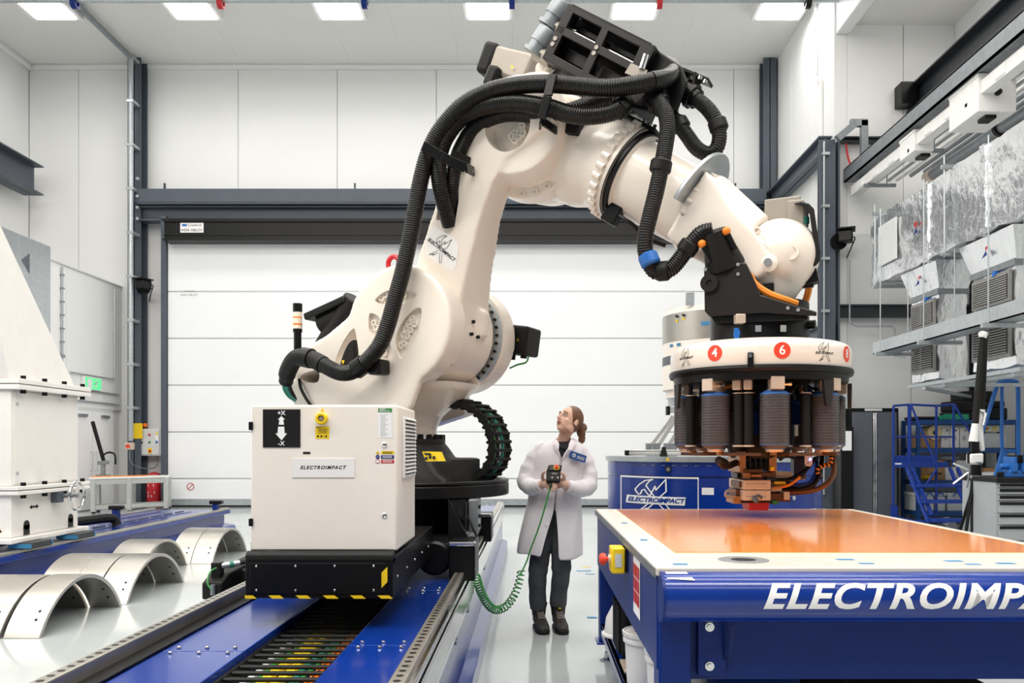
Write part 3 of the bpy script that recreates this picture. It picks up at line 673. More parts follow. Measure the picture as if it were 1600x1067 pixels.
G().box(-5.205, -5.19, 8.36, 9.52, .99, 1.92).build('side_cover', MACHW, mc, bevel=.004, smooth=0)
for y, z in ((8.4, 1.1), (8.4, 1.8)): G().cyl((-5.19, y, z), (-5.183, y, z), .018, n=10).build('cover_screw', GALV, mc)
a = [(-6.4, 8.3, 2.05), (-5.2, 8.3, 2.05), (-5.2, 9.5, 2.05), (-6.4, 9.5, 2.05)]
b = [(-6.1, 7.7, 4.1), (-5.35, 7.7, 4.1), (-5.35, 7.95, 4.1), (-6.1, 7.95, 4.1)]
G().prism(a, b).build('tapered_neck', MACHW, mc, bevel=.02, smooth=0)
hw = G().tube([(-4.98, 9.12 + .15 * math.cos(t * PI / 16), .83 + .15 * math.sin(t * PI / 16)) for t in range(32)], .016, 8, closed=True).build('handwheel', CHROME, mc)
for k in range(5):
    a_ = 2 * PI * k / 5; G().bar((-4.99, 9.12, .83), (-4.98, 9.12 + .15 * math.cos(a_), .83 + .15 * math.sin(a_)), .012, .028, (1, 0, 0)).build('spoke', CHROME, hw)
G().cyl((-5.2, 9.12, .83), (-4.97, 9.12, .83), .025, n=12).build('shaft', GALVD, mc); G().box(-5.2, -5.12, 9.0, 9.12, .76, .9).build('gear_block', STEEL, mc, bevel=.008)
mp = plane_map((-5.2, 8.7, .74), (0, 1, 0), (0, 0, 1), .003)
g = G(); ribbon(g, [(-.05, 0), (.05, 0)], .02, mp); g.add([mp(.04, .025), mp(.08, 0), mp(.04, -.025)], [(0, 1, 2)]); g.add([mp(-.04, .025), mp(-.08, 0), mp(-.04, -.025)], [(0, 1, 2)]); g.build('arrow_mark', INK, mc, smooth=0)
mp = plane_map((-5.38, 8.32, .57), (1, 0, 0), (0, 0, 1), .003)
wm = G().add([mp(-.09, -.06), mp(.09, -.06), mp(0, .09)], [(0, 1, 2)]).build('warning_triangle', YEL, mc, smooth=0)
mp = plane_map((-5.38, 8.32, .57), (1, 0, 0), (0, 0, 1), .005)
g = G(); [ribbon(g, s, .012, mp) for s in ([(-.08, -.055), (.08, -.055), (0, .075), (-.08, -.055)],)]; quad(g, mp, -.025, .03, -.035, -.005); g.build('warning_print', INK, wm, smooth=0)

# ================================================================ ALUMINIUM ARC SECTIONS ON THE FLOOR
R_ARC, HALF, TH = .68, math.radians(62), .03
def arc_panel(x0, x1, yc, label, shift=0.0):
    t = thing('arc_section', label, 'metal section', ((x0 + x1) / 2, yc, 0), 0, 'curved aluminium sections on the floor')
    zc = -R_ARC * math.cos(HALF) ; rings = []
    n = 40
    for i in range(n + 1):
        th = -HALF + 2 * HALF * i / n
        rings.append([(x, yc + shift + r * math.sin(th), zc + r * math.cos(th) + .002) for x, r in ((x0, R_ARC), (x1, R_ARC), (x1, R_ARC - TH), (x0, R_ARC - TH))])
    G().loft(rings).build('curved_plate', ALU, t, bevel=.003, seg=1, smooth=30)
    for th in (-50, -44, 40, 50):
        a = math.radians(th); er = V((0, math.sin(a), math.cos(a))); c = V((x1 - .07, yc + shift, zc))
        G().cyl(c + er * (R_ARC - TH - .002), c + er * (R_ARC + .003), .011, n=10).build('bolt_hole', BLACK, t)
arc_panel(-3.76, -3.5, 6.52, 'curved aluminium section closest to the robot track, first in its line')
arc_panel(-4.75, -3.775, 6.52, 'wide curved aluminium section butted behind the first one, cut by the frame edge', -.03)
arc_panel(-3.78, -3.5, 7.8, 'curved aluminium section in the second row, facing the robot cabinet')
arc_panel(-4.02, -3.79, 7.8, 'middle curved aluminium section of the second row', -.01)
arc_panel(-4.34, -4.03, 7.8, 'rear curved aluminium section of the second row, next to the blue bed', .01)
arc_panel(-4.36, -3.97, 9.02, 'lone curved aluminium section open to the blue bed behind')
arc_panel(-3.97, -3.72, 10.3, 'curved aluminium section of the far pair, beside the cream cabinet')
arc_panel(-4.24, -3.98, 10.3, 'curved aluminium section of the far pair, on its left side', .01)

# ================================================================ ROBOT TRACK
tk = thing('robot_track', 'wide blue robot track with steel guide rails and an open cable channel', 'track', (-.95, 6, 0))
Y0, Y1 = .9, 10.9
G().box(-1.5, -.38, Y0, Y1, 0, .40).box(-1.50, -1.10, Y0, Y1, .40, .56).box(-.70, -.375, Y0, Y1, .40, .56).build('bed', BLUE, tk, smooth=0)
G().prism([(-.376, Y0, .53), (-.376, Y0, .16), (-.31, Y0, .13), (-.31, Y0, 0), (-.5, Y0, 0), (-.5, Y0, .53)], [(-.376, Y1, .53), (-.376, Y1, .16), (-.31, Y1, .13), (-.31, Y1, 0), (-.5, Y1, 0), (-.5, Y1, .53)]).build('side_skirt', BLUE, tk, bevel=.004, smooth=0)
G().prism([(-1.62, Y0, 0), (-1.62, Y0, .1), (-1.5, Y0, .14), (-1.5, Y0, 0)], [(-1.62, Y1, 0), (-1.62, Y1, .1), (-1.5, Y1, .14), (-1.5, Y1, 0)]).build('side_skirt', BLUE, tk, smooth=0)
plates_y = [Y0, 2.0, 3.15, 4.4, 5.65, 6.9, 8.15, 9.4, Y1]
for x0, x1 in ((-1.40, -1.085), (-.715, -.45)):
    for a, b in zip(plates_y, plates_y[1:]):
        dy = .09 if x0 > -1 else 0
        p = G().box(x0, x1, a + dy + .003, b + dy - .003, .56, .592).build('deck_plate', BLUE, tk, bevel=.004, seg=2, smooth=0)
        for x in (x0 + .05, (x0 + x1) / 2, x1 - .05):
            for y in (a + dy + .04, b + dy - .04):
                G().ball((x, y, .594), .009, 8, 5).build('screw_head', CHROME, p)
for x0, x1 in ((-1.53, -1.475), (-.438, -.384)):
    r = G().box(x0, x1, Y0, Y1, .575, .65).build('guide_rail', RAIL, tk, bevel=.006, smooth=0)
    hg = G()
    k = 0; y = 2.2
    while y < 6.2:
        hg.cyl(((x0 + x1) / 2, y, .6503), ((x0 + x1) / 2, y, .6508), .0125, n=10); y += .0575
    h = hg.build('rail_hole', BLACK, r, smooth=0); h['kind'] = 'stuff'
    G().box(x0 - .012, x1 + .012, Y0, Y1, .555, .578).build('rail_seat', STEELD, r, smooth=0)
G().box(-.384, -.352, Y0, Y1, .50, .60).box(-.384, -.36, Y0, Y1, .61, .635).box(-.384, -.362, Y0, Y1, .44, .48).build('gear_rack', CHROME, tk, bevel=.003, smooth=0)
G().box(-1.475, -1.405, Y0, Y1, .56, .60).box(-1.56, -1.53, Y0, Y1, .5, .58).build('black_channel', BLACK, tk, smooth=0)
for y in (1.8, 2.55, 3.2, 4.1, 4.9, 5.8, 6.6):
    for z in (.4, .42): G().cyl((-.376, y + (z - .4), z), (-.368, y + (z - .4), z), .01, n=8).build('side_bolt', GALVD, tk)
# open cable channel: bars over coloured hoses
for k in range(40):
    y = 1.9 + k * .083
    G().box(-1.085, -.715, y - .011, y + .011, .548, .562).build('cross_bar', BLACKM, tk, bevel=.004, seg=1, smooth=0)
G().box(-1.085, -1.07, Y0, 6, .50, .565).box(-.73, -.715, Y0, 6, .50, .565).build('channel_edge', BLACKM, tk, smooth=0)
for x, r, m in ((-1.03, .016, CLEARB), (-.985, .010, GREEN), (-.95, .018, YEL), (-.905, .018, YEL), (-.855, .014, TEAL), (-.825, .008, GREEN)):
    pts = [(x + .008 * math.sin(y * 9 + x * 50), y, .543 - r - (.006 if m is YEL else .012)) for y in [1 + .1 * i for i in range(45)]]
    if m is YEL: G().tube(resample([V(p) for p in pts], .02), [r + .004 * (i % 2) for i in range(len(resample([V(p) for p in pts], .02)))], 8).build('channel_hose', m, tk)
    else: G().tube(pts, r, 8).build('channel_hose', m, tk)
for k in range(6):
    G().tube([(-.795 + .011 * k, y, .532 + .006 * (k % 2)) for y in (1.0, 3.0, 5.4)], .006, 6).build('orange_wire', ORNG, tk)
# position sensor with connector on the track side
sb = thing('track_sensor', 'black track sensor box with a green-striped connector left of the cabinet', 'sensor', (-1.80, 5.2, 0))
G().prism([(-1.93, 4.87, .47), (-1.93, 4.87, .57), (-1.93, 5.0, .61), (-1.93, 5.8, .64), (-1.93, 5.8, .47)], [(-1.81, 4.87, .47), (-1.81, 4.87, .57), (-1.81, 5.0, .61), (-1.81, 5.8, .64), (-1.81, 5.8, .47)]).box(-1.82, -1.60, 5.2, 5.8, .47, .6).build('body', BLACKM, sb, bevel=.012, smooth=0)
G().box(-1.90, -1.84, 4.93, 4.99, .58, .68).build('post', BLACK, sb, bevel=.006)
G().cyl((-1.85, 4.96, .655), (-1.76, 5.02, .665), .018, n=12).build('connector', GALV, sb); G().cyl((-1.81, 4.986, .659), (-1.79, 5.0, .661), .0195, n=12).build('blue_ring', TEAL, sb)
G().tube(spline([(-1.76, 5.02, .665), (-1.70, 5.06, .68), (-1.6, 5.2, .72), (-1.5, 5.3, .76)], 6), .014, 8).build('cable', BLACKM, sb)
G().tube(spline([(-1.85, 4.95, .655), (-1.89, 4.9, .63), (-1.89, 4.86, .57), (-1.86, 4.85, .53)], 6), .005, 6).build('earth_wire', GREEN, sb)
G().cyl((-1.86, 4.86, .50), (-1.86, 4.86, .56), .014, n=10).build('gland', GALVD, sb)
G().box(-1.92, -1.63, 4.9, 5.8, .0, .47).build('support', STEELD, sb, bevel=.01, smooth=0)

# ================================================================ CARRIAGE
cg = thing('robot_carriage', 'black robot carriage on the track with round turntable rim and hazard-striped skirt', 'carriage', (-.95, 5.95, .65))
CX, CY = -.95, 5.95
G().box(-1.56, -.40, 4.9, 7.1, .70, .80).build('base_plate', BLACK, cg, bevel=.01, smooth=0)
for x0, x1 in ((-1.6, -1.44), (-.47, -.32)):
    for y in (4.74, 6.7):
        b = G().box(x0, x1, y, y + .34, .63 if x0 < -1 else .60, .82).build('rail_block', BLACK, cg, bevel=.01, smooth=0)
        G().box(x0, x1, y - .012, y + .06, .80, .825).build('grease_fitting', CHROME, b, bevel=.006, smooth=0)
G().lathe((CX, CY, .78), (0, 0, 1), [(0, .56), (.02, .56), (.02, .5), (.22, .5), (.24, .57), (.29, .57)], 48).build('pedestal', BLACK, cg)
for a in (-75, -40, -5, 30):
    th = math.radians(a); d = V((math.cos(th), math.sin(th), 0)); c = V((CX, CY, 0))
    p = [c + d * .49 + V((0, 0, .79)), c + d * .60 + V((0, 0, .79)), c + d * .50 + V((0, 0, 1.03))]
    w = V((-d.y, d.x, 0)) * .012
    G().prism([x - w for x in p], [x + w for x in p]).build('gusset', BLACK, cg, smooth=0)
G().annulus((CX, CY, 1.03), (0, 0, 1), 0, .085, .45, .79, 72).annulus((CX, CY, 1.115), (0, 0, 1), 0, .025, .74, .79, 72).lathe((CX, CY, 1.03), (0, 0, 1), [(0.02, .46), (.06, .46)], 30).build('turntable_rim', BLACK, cg, bevel=.008)
G().annulus((CX, CY, 1.115), (0, 0, 1), 0, .008, .70, .735, 72).build('rim_inlay', GALVD, cg)
# vertical motor bracket and cover under the rim
G().prism([(-.42, 5.15, .8), (-.42, 5.15, 1.02), (-.42, 5.6, 1.02), (-.42, 5.9, .8)], [(-.405, 5.15, .8), (-.405, 5.15, 1.02), (-.405, 5.6, 1.02), (-.405, 5.9, .8)]).build('side_bracket', BLACK, cg, smooth=0)
G().prism([(-.5, 5.02, .72), (-.36, 5.02, .72), (-.36, 5.02, .78), (-.5, 5.02, 1.05)], [(-.5, 5.05, .72), (-.36, 5.05, .72), (-.36, 5.05, .78), (-.5, 5.05, 1.05)]).build('front_gusset', BLACK, cg, smooth=0)
G().box(-.40, -.34, 5.3, 5.62, .82, 1.03).build('cover_plate', GALVD, cg, bevel=.006, smooth=0)
for z in (.86, .92, .98): G().cyl((-.34, 5.36, z), (-.325, 5.36, z), .012, n=8).build('cover_bolt', BLACK, cg)
G().lathe((-.565, 4.86, .715), (0, -1, 0), [(-.3, .1), (0, .1), (.01, .085), (.02, .085)], 32).build('drive_gearbox', BLACK, cg)
# skirt below the cabinet
SX0, SX1, SY0 = -1.21, -.585, 3.52
G().box(SX0, SX1, SY0, 4.95, .725, .895).build('skirt', BLACK, cg, bevel=.004, smooth=0)
G().cyl((SX0, SY0 + .03, .895), (SX1, SY0 + .03, .895), .028, n=14).build('skirt_roll', BLACKM, cg)
G().box(SX0 + .02, SX1 - .03, SY0 - .006, SY0, .745, .875).build('front_cover', BLACK, cg, bevel=.003, smooth=0)
for i in range(4):
    for z in (.76, .862): G().ball((SX0 + .05 + i * .165, SY0 - .006, z), .006, 8, 5).build('cover_screw', CHROME, cg)
for i in range(5): G().ball((SX1, SY0 + .12 + i * .27, .8), .006, 8, 5).build('cover_screw', CHROME, cg)
mp = plane_map((SX0, SY0 - .004, .725), (1, 0, 0), (0, 0, 1), .004)
g = G()
for i in range(6):
    x = -.01 + i * .115; g.add([mp(max(0.0, x + .012), 0), mp(x + .062, 0), mp(x + .045, .014), mp(max(0.0, x - .005), .014)], [(0, 1, 2, 3)])
g.add([mp(.578, .045), mp(.603, .07), mp(.603, .135), mp(.578, .11)], [(0, 1, 2, 3)])
g.build('hazard_stripe', YEL, cg, smooth=0)
for p, q_ in (((-.345, 5.12, .8), (-.31, 5.0, .66)),):
    G().tube(spline([(-.42, 5.3, .95), (-.36, 5.2, .85), (-.33, 5.08, .8), (-.335, 5.0, .70)], 6), .008, 6).build('cable', BLACK, cg)
# energy chain curling from the rim to the robot column
chp = spline([at(x, y, 5.9) for x, y in ((712, 752), (740, 749), (763, 741), (777, 722), (781, 700), (776, 673), (764, 651), (743, 636), (718, 630), (695, 632))], 10)
cp = resample(chp, .058)
CW = V((-.62, -.78, 0))                                 # the chain's width runs obliquely towards the camera
for i in range(len(cp) - 1):
    a, b = cp[i], cp[i + 1]; d = (b - a).normalized(); nn = d.cross(V((0, 1, 0))).normalized(); c = (a + b) / 2
    g = G()
    for y in (-.085, .085): g.obox(c + CW * y, d * .031, CW * .008, nn * (.026 if i % 2 else .021))
    for sg in (1, -1): g.obox(c + nn * .026 * sg, d * .011, CW * .092, nn * .008)
    g.build('chain_link', RUBBER, cg, bevel=.004, seg=1, smooth=0)
for off, r, m in ((-.03, .014, TEAL), (0.02, .016, RUBBER), (.05, .009, GREEN), (-.055, .012, RUBBER)):
    G().tube([p + CW * off for p in cp], r, 6).build('chain_cable', m, cg)

# ================================================================ CONTROL CABINET ON THE CARRIAGE
cb = thing('control_cabinet', 'cream control cabinet with black travel-direction plate riding in front of the robot', 'cabinet', (-.89, 3.85, .92))
AX0, AX1, AY0, AY1, AZ0, AZ1 = -1.203, -.575, 3.57, 4.12, .918, 1.547
G().box(AX0 + .004, AX1, AY0 + .02, AY1, AZ0, AZ1).build('body', CABW, cb, bevel=.012, seg=3)
G().box(AX0, AX1 - .003, AY0, AY0 + .022, AZ0 + .004, AZ1 - .004).build('door', CABW, cb, bevel=.006, seg=3)
dpar = bpy.data.objects['door']
DP = lambda l: plane_map((AX0, AY0, 0), (1, 0, 0), (0, 0, 1), l)
def dz(y): return EYE + (VY - y) / F * AY0
def dx_(x): return (x - VX) / F * AY0 - AX0
G().box(AX0 - .008, AX0 + .01, AY0 - .008, AY0 + .03, dz(672), dz(659)).box(AX0 - .008, AX0 + .01, AY0 - .008, AY0 + .03, dz(822), dz(810)).build('hinge', BLACK, cb, bevel=.003, smooth=0)
def dquad(name, x0, x1, y0, y1, m, lift, par, th=None):
    g = G()
    if th: slab(g, DP(lift), DP(lift + th), dx_(x0), dx_(x1), dz(y1), dz(y0))
    else: quad(g, DP(lift), dx_(x0), dx_(x1), dz(y1), dz(y0))
    return g.build(name, m, par, bevel=.001 if th else 0, smooth=0)
bp = lab(dquad('direction_plate', 411, 469.5, 639.5, 699, BLACKM, .0005, dpar, .003), 'black plate with white arrows and +X, -X')
mp = DP(.0042)
c_x = dx_(440)
put_text('+X', 'lettering', WHITE, bp, lambda x, y: mp(x + c_x, y + dz(645.5)), size=.026, bold=.0007)
put_text('-X', 'lettering', WHITE, bp, lambda x, y: mp(x + c_x, y + dz(693)), size=.026, bold=.0007)
g = G()
g.add([mp(dx_(x), dz(y)) for x, y in ((436, 663.5), (444.3, 663.5), (443, 655.5), (445.8, 655.5), (440.2, 650), (434.5, 655.5), (437, 655.5))], [tuple(range(7))])
g.add([mp(dx_(x), dz(y)) for x, y in ((435, 666.5), (444.5, 666.5), (445.3, 677), (449, 677), (440.4, 688), (430.8, 677), (434.2, 677))], [tuple(range(7))])
g.build('arrow_print', WHITE, bp, smooth=0)
sl = dquad('name_plate', 457, 554, 716, 746, PLATEW, .0005, dpar, .003)
put_text('ELECTROIMPACT', 'lettering', INK, sl, lambda x, y: DP(.0042)(x + dx_(504.5), y + dz(730.5)), size=.0205, shear=.35, bold=.0007, space=1.28)
knob = G().lathe((AX0 + dx_(503.5), AY0, dz(654)), (0, -1, 0), [(0, .026), (.02, .026), (.026, .022), (.026, .014), (.012, .012)], 28).build('switch_bezel', YEL, dpar)
G().lathe((AX0 + dx_(503.5), AY0 - .012, dz(654)), (0, -1, 0), [(0, .011), (.008, .010), (.01, .001)], 18).build('switch_button', GREYB, knob)
g = G(); mp = DP(.001); g.add([mp(dx_(500.5), dz(643)), mp(dx_(507), dz(643)), mp(dx_(503.8), dz(637))], [(0, 1, 2)]); g.build('warning_triangle', YEL, dpar, smooth=0)
yl = dquad('yellow_label', 493, 514.5, 666, 685.5, YEL, .001, dpar)
mp = DP(.002); g = G(); quad(g, mp, dx_(494), dx_(502), dz(668.3), dz(667.2))
for k in range(4): quad(g, mp, dx_(497), dx_(511), dz(670.9 + k * 1.9), dz(670.4 + k * 1.9))
for x in (497, 502.3, 509.7): disc(g, mp, dx_(x), dz(681.6), .0045, 12)
disc(g, mp, dx_(506), dz(681.6), .002, 8)
g.build('label_print', INK, yl, smooth=0)
gl = dquad('notice', 591, 612.5, 638, 684, WHITE, .001, dpar)
g = G(); mp = DP(.0018); quad(g, mp, dx_(591), dx_(612.5), dz(644), dz(638)); g.build('green_band', GREEN, gl, smooth=0)
g = G(); mp = DP(.0024)
for k in range(14): quad(g, mp, dx_(594.5), dx_(594.5 + (8 if k % 3 else 12)), dz(648 + k * 2.5), dz(647.2 + k * 2.5))
g.build('notice_print', GREYP, gl, smooth=0)
put_text('SAFETY', 'notice_lettering', WHITE, gl, lambda x, y: DP(.0026)(x + dx_(598), y + dz(639.8)), size=.008, bold=.0002)
put_text('INSTRUCTIONS', 'notice_lettering', WHITE, gl, lambda x, y: DP(.0026)(x + dx_(601), y + dz(642.3)), size=.0065, bold=.0002)
for y in (695, 805):
    lk = G().lathe((AX0 + dx_(600.8), AY0, dz(y)), (0, -1, 0), [(0, .011), (.004, .011), (.006, .008), (.003, .006)], 20).build('lock', CHROME, dpar)
for i, (m, y0, y1) in enumerate(((YEL, 704.5, 709.5), (BLUED, 711.2, 716.7), (RED, 718.2, 723.8))):
    lb = dquad('warning_label', 595.5, 615.8, y0, y1, m, .001, dpar)
    g = G(); mp = DP(.002)
    for k in range(2): quad(g, mp, dx_(598), dx_(613), dz(y0 + 2 + k * 1.9), dz(y0 + 1.3 + k * 1.9))
    g.build('label_print', INK if i == 0 else WHITE, lb, smooth=0)
    g = G()
    if i == 0: g.add([mp(dx_(587), dz(709.5)), mp(dx_(593.5), dz(709.5)), mp(dx_(590.2), dz(704))], [(0, 1, 2)])
    else: disc(g, mp, dx_(590.2), dz((y0 + y1) / 2), .0085, 16)
    sy = g.build('symbol', m, lb, smooth=0)
    g = G(); mp = DP(.003)
    if i: disc(g, mp, dx_(590.2), dz((y0 + y1) / 2), .0062 if i == 2 else .002, 12)
    else: quad(g, mp, dx_(589.9), dx_(590.6), dz(708.8), dz(706))
    g.build('symbol_print', WHITE if i else INK, lb, smooth=0)
sm = dquad('small_tag', 473.5, 485, 705.8, 709.5, INK, .001, dpar)
# louvred fan vent on the right side
vt = G().box(AX1, AX1 + .012, 3.70, 4.06, 1.225, 1.50).build('fan_vent', PLASTW, cb, bevel=.004)
for k in range(15):
    z = 1.24 + k * .0172
    G().box(AX1 + .012, AX1 + .0135, 3.73, 4.03, z, z + .008).build('vent_gap', INK, vt, smooth=0)
    G().prism([(AX1 + .012, 3.72, z + .008), (AX1 + .02, 3.72, z + .008), (AX1 + .012, 3.72, z + .0165)], [(AX1 + .012, 4.04, z + .008), (AX1 + .02, 4.04, z + .008), (AX1 + .012, 4.04, z + .0165)]).build('slat', PLASTW, vt, smooth=0)

# ================================================================ INDUSTRIAL ROBOT
AZ = math.radians(25)
BASE = V((-.95, 5.95, 0)); UU = V((math.cos(AZ), -math.sin(AZ), 0)); NN = V((-math.sin(AZ), -math.cos(AZ), 0))
def q(px, py, w):                                        # point of the arm's own plane (offset w towards its near side), in robot coordinates
    d = V(((px - VX) / F, 1, (VY - py) / F)); o = V((0, 0, EYE))
    s = (w - (o - BASE).dot(NN)) / d.dot(NN); p = o + d * s
    return V(((p - BASE).dot(UU), -w, p.z))
def LW(v): return BASE + UU * v.x - NN * v.y + V((0, 0, v.z))
def Lc(r, w, z): return V((r, -w, z))
NL = V((0, -1, 0))                                       # near-side direction
rob = thing('industrial_robot', 'huge cream articulated robot arm with black hoses reaching from the track to the orange table', 'robot', tuple(BASE), -AZ, None, True)

# cast iron base
g = G().lathe((0, 0, 1.06), (0, 0, 1), [(0, .56), (.06, .56), (.10, .50), (.2, .43), (.3, .36), (.335, .33)], 40)
g.box(-.12, .28, -.56, -.40, 1.10, 1.29).box(.40, .56, -.2, .2, 1.1, 1.29).box(-.52, -.3, -.4, .1, 1.1, 1.27)
base = cast(g, 'robot_base', CAST, rob, .016, 4)
bf = G().lathe((0, 0, 1.39), (0, 0, 1), [(0, .335), (.03, .335)], 40)
bf.build('base_flange', CAST, rob)
G().lathe((0, 0, 1.42), (0, 0, 1), [(0, .31), (.02, .31)], 40).build('bearing_ring', CHROME, rob)
for k in range(26):
    a = 2 * PI * k / 26
    G().cyl((.315 * math.cos(a), .315 * math.sin(a), 1.42), (.315 * math.cos(a), .315 * math.sin(a), 1.452), .02, n=8).build('flange_bolt', BLACK, rob)
pl_c = [q(x, y, .44) for x, y in ((661, 705.5), (680, 706), (686, 720.5), (667, 721))]
yl = G().prism([p + V((0, -.012, 0)) for p in pl_c], [p + V((.02, .05, 0)) for p in pl_c]).build('yellow_label', YEL, rob, smooth=0)
g = G()
for x, y in ((666, 716), (672, 714), (678, 715)):
    c = q(x, y, .455); g.cyl(c, c + V((0, -.002, 0)), .011, n=8)
for k in range(3): c = q(667 + k, 708 + k * 1.2, .455); g.obox(c, (.025, 0, 0), (0, .001, 0), (0, 0, .002))
g.build('label_print', INK, yl, smooth=0)

# rotating column
A2 = (.30, 2.155)
arc = [Lc(A2[0] + .40 * math.cos(math.radians(a)), 0, A2[1] + .40 * math.sin(math.radians(a))) for a in range(112, -70, -8)]
tail = [q(x, y, .46) for x, y in ((458, 556), (482, 538), (507, 524), (538, 498), (577, 463), (604, 440))]
low = [q(x, y, .46) for x, y in ((640, 640), (560, 668), (486, 640), (470, 608), (457, 572))]
outl = tail + arc + low
def pw(pts, w): return [V((p.x, -w, p.z)) for p in pts]
g = G().prism(pw(outl, .40), pw(outl, .46))
g.lathe(Lc(A2[0], .46, A2[1]), (0, 1, 0), [(0, .40), (.22, .40)], 48)
g.prism(pw(tail[3:] + [Lc(.1, 0, 2.1), Lc(-.1, 0, 1.9)], .24), pw(tail[3:] + [Lc(.1, 0, 2.1), Lc(-.1, 0, 1.9)], .46))
g.prism(pw(tail[:5] + low, -.44), pw(tail[:5] + low, -.26))
g.lathe(Lc(A2[0], -.29, A2[1]), (0, 1, 0), [(0, .40), (.2, .40)], 48)
g.prism(pw([Lc(A2[0] - .38, 0, A2[1]), Lc(A2[0] + .38, 0, A2[1]), Lc(.52, 0, 1.85), Lc(-.25, 0, 1.6)], -.29), pw([Lc(A2[0] - .38, 0, A2[1]), Lc(A2[0] + .38, 0, A2[1]), Lc(.52, 0, 1.85), Lc(-.25, 0, 1.6)], -.47))
def srect(z, cx, hx, hy, n=32, e=3.0):
    out = []
    for i in range(n):
        a = 2 * PI * i / n; c, s = math.cos(a), math.sin(a)
        out.append(V((cx + hx * math.copysign(abs(c) ** (2 / e), c), hy * math.copysign(abs(s) ** (2 / e), s), z)))
    return out
g.loft([srect(1.425, 0, .275, .275, e=2), srect(1.50, 0, .275, .275, e=2), srect(1.58, 0, .31, .31, e=2.1), srect(1.67, .02, .40, .40, e=2.3), srect(1.76, .03, .50, .45, e=2.6), srect(1.83, .02, .54, .46, e=3), srect(1.88, .02, .50, .45, e=3)])
g.loft([srect(1.62, -.35, .38, .36), srect(1.80, -.42, .42, .44), srect(1.90, -.42, .40, .44)])
cut = []
for pts, w0, w1 in ((((522.6, 568.7), (532.5, 540.6), (546.5, 518), (553.5, 513.5), (556.3, 523.7), (559.7, 546.2), (559.2, 565.9), (552, 571.5), (527, 573)), -.12, .6), (((470.6, 585.5), (496, 578.5), (496, 596.8), (472, 595.4)), -.12, .6),
        (((657.5, 481.5), (645, 484.3), (628, 504), (618, 529), (622.4, 557.4), (629.4, 558.8), (642, 543.4), (653.3, 520.9), (657.6, 498.4)), .43, .6),
        (((586, 470.3), (600, 456.2), (617, 452), (636.5, 453.4), (650.5, 460.4), (642, 467.5), (628, 475.9), (614, 478.7)), .43, .6),
        (((577.4, 490), (588.7, 492.8), (595.7, 504), (591.5, 529.3), (581.7, 523.7), (576, 512.5)), .43, .6),
        (((588.7, 551.8), (602.7, 535), (611.2, 540.6), (612.6, 560.2), (600, 558.9)), .43, .6)):
    o = [q(x, y, .46) for x, y in pts]; o = spline([o[-1]] + o + [o[0], o[1]], 4)[4:-4]; o = o[:-1]
    cut.append(G().prism(pw(o, w0), pw(o, w1)))
cut.append(G().prism(pw([q(x, y, .1) for x, y in ((648, 588), (672, 582), (700, 576), (735, 572), (757, 578), (738, 592), (705, 598), (672, 598))], -.22), pw([q(x, y, .1) for x, y in ((648, 588), (672, 582), (700, 576), (735, 572), (757, 578), (738, 592), (705, 598), (672, 598))], .30)))
col = cast(g, 'rotating_column', ROBOT, rob, .015, 10, cut)
for x, y in ((645, 497), (640, 505), (636, 514), (632, 523), (649, 507), (643, 516), (638, 525), (633, 537), (628, 540), (598, 466), (604, 461), (633, 462), (586, 505), (589, 512), (603, 545), (602, 552)):
    c = q(x, y, .43); G().lathe(c, NL, [(-.01, .022), (.015, .022), (.015, .012), (.006, .012)], 12).build('casting_bolt', ROBOT, col)
# far bearing ring of the shoulder with bolts
G().annulus(Lc(A2[0], -.27, A2[1]), (0, 1, 0), -.02, .03, .34, .385, 60).build('shoulder_ring', GALV, rob)
for k in range(40):
    a = 2 * PI * k / 40; c = Lc(A2[0] + .365 * math.cos(a), -.25, A2[1] + .365 * math.sin(a)); G().cyl(c, c + NL * .012, .011, n=8).build('ring_bolt', BLACK, rob)
# motors on the column
mo = G().obox(q(815, 533, -.62), V((.1, 0, -.015)), V((0, .12, 0)), V((.015, 0, .105))).build('shoulder_motor', BLACKM, rob, bevel=.02, seg=3)
c = q(809, 530, -.5); G().add([c + V((-.012, 0, -.012)), c + V((.012, 0, -.012)), c + V((0, 0, .014))], [(0, 1, 2)]).build('warning_mark', YEL, mo, smooth=0)
for x, y in ((800, 562), (818, 560)): G().cyl(q(x, y, -.55), q(x + 1, y - 12, -.55), .025, n=10).build('plug', BLACK, mo)
G().tube(spline([q(797, 575, -.55), q(808, 570, -.5), q(822, 566, -.5), q(826, 556, -.5)], 5), .007, 6).build('motor_cable', GREEN, mo)
G().cyl(q(505, 560, .1), q(560, 470, .1), .11, n=20).build('tail_motor', BLACKM, rob, bevel=.01)
G().cyl(q(503, 508, .12), q(552, 484, .12), .075, n=20).build('tail_motor', BLACKM, rob, bevel=.01)
tm = G().bar(q(498, 500, .05), q(560, 472, .05), .34, .05, (0, 0, 1)).build('motor_cover', BLACK, rob, bevel=.01)
tmm = G().obox(q(545, 548, .1), V((.12, 0, .02)), V((0, .1, 0)), V((-.02, 0, .16))).build('tail_motor', BLACKM, rob, bevel=.015)
c = q(536, 566, .205); G().add([c + V((-.014, 0, .014)), c + V((.014, 0, .014)), c + V((0, 0, -.016))], [(0, 1, 2)]).build('warning_mark', YEL, tmm, smooth=0)
jb = G().box(-.90, -.72, -.1, .25, 1.72, 2.05).build('junction_box', BLACK, rob, bevel=.015, smooth=0)
for k, (dx, m) in enumerate(((0, TEAL), (5, TEAL), (9, BLACKM))):
    G().tube(spline([q(447 + dx, 592, .42), q(446 + dx, 606, .40), q(456 + dx, 620, .36), q(478 + dx, 628, .3), q(500, 634, .2)], 6), .022, 8).build('tail_hose', m, rob)
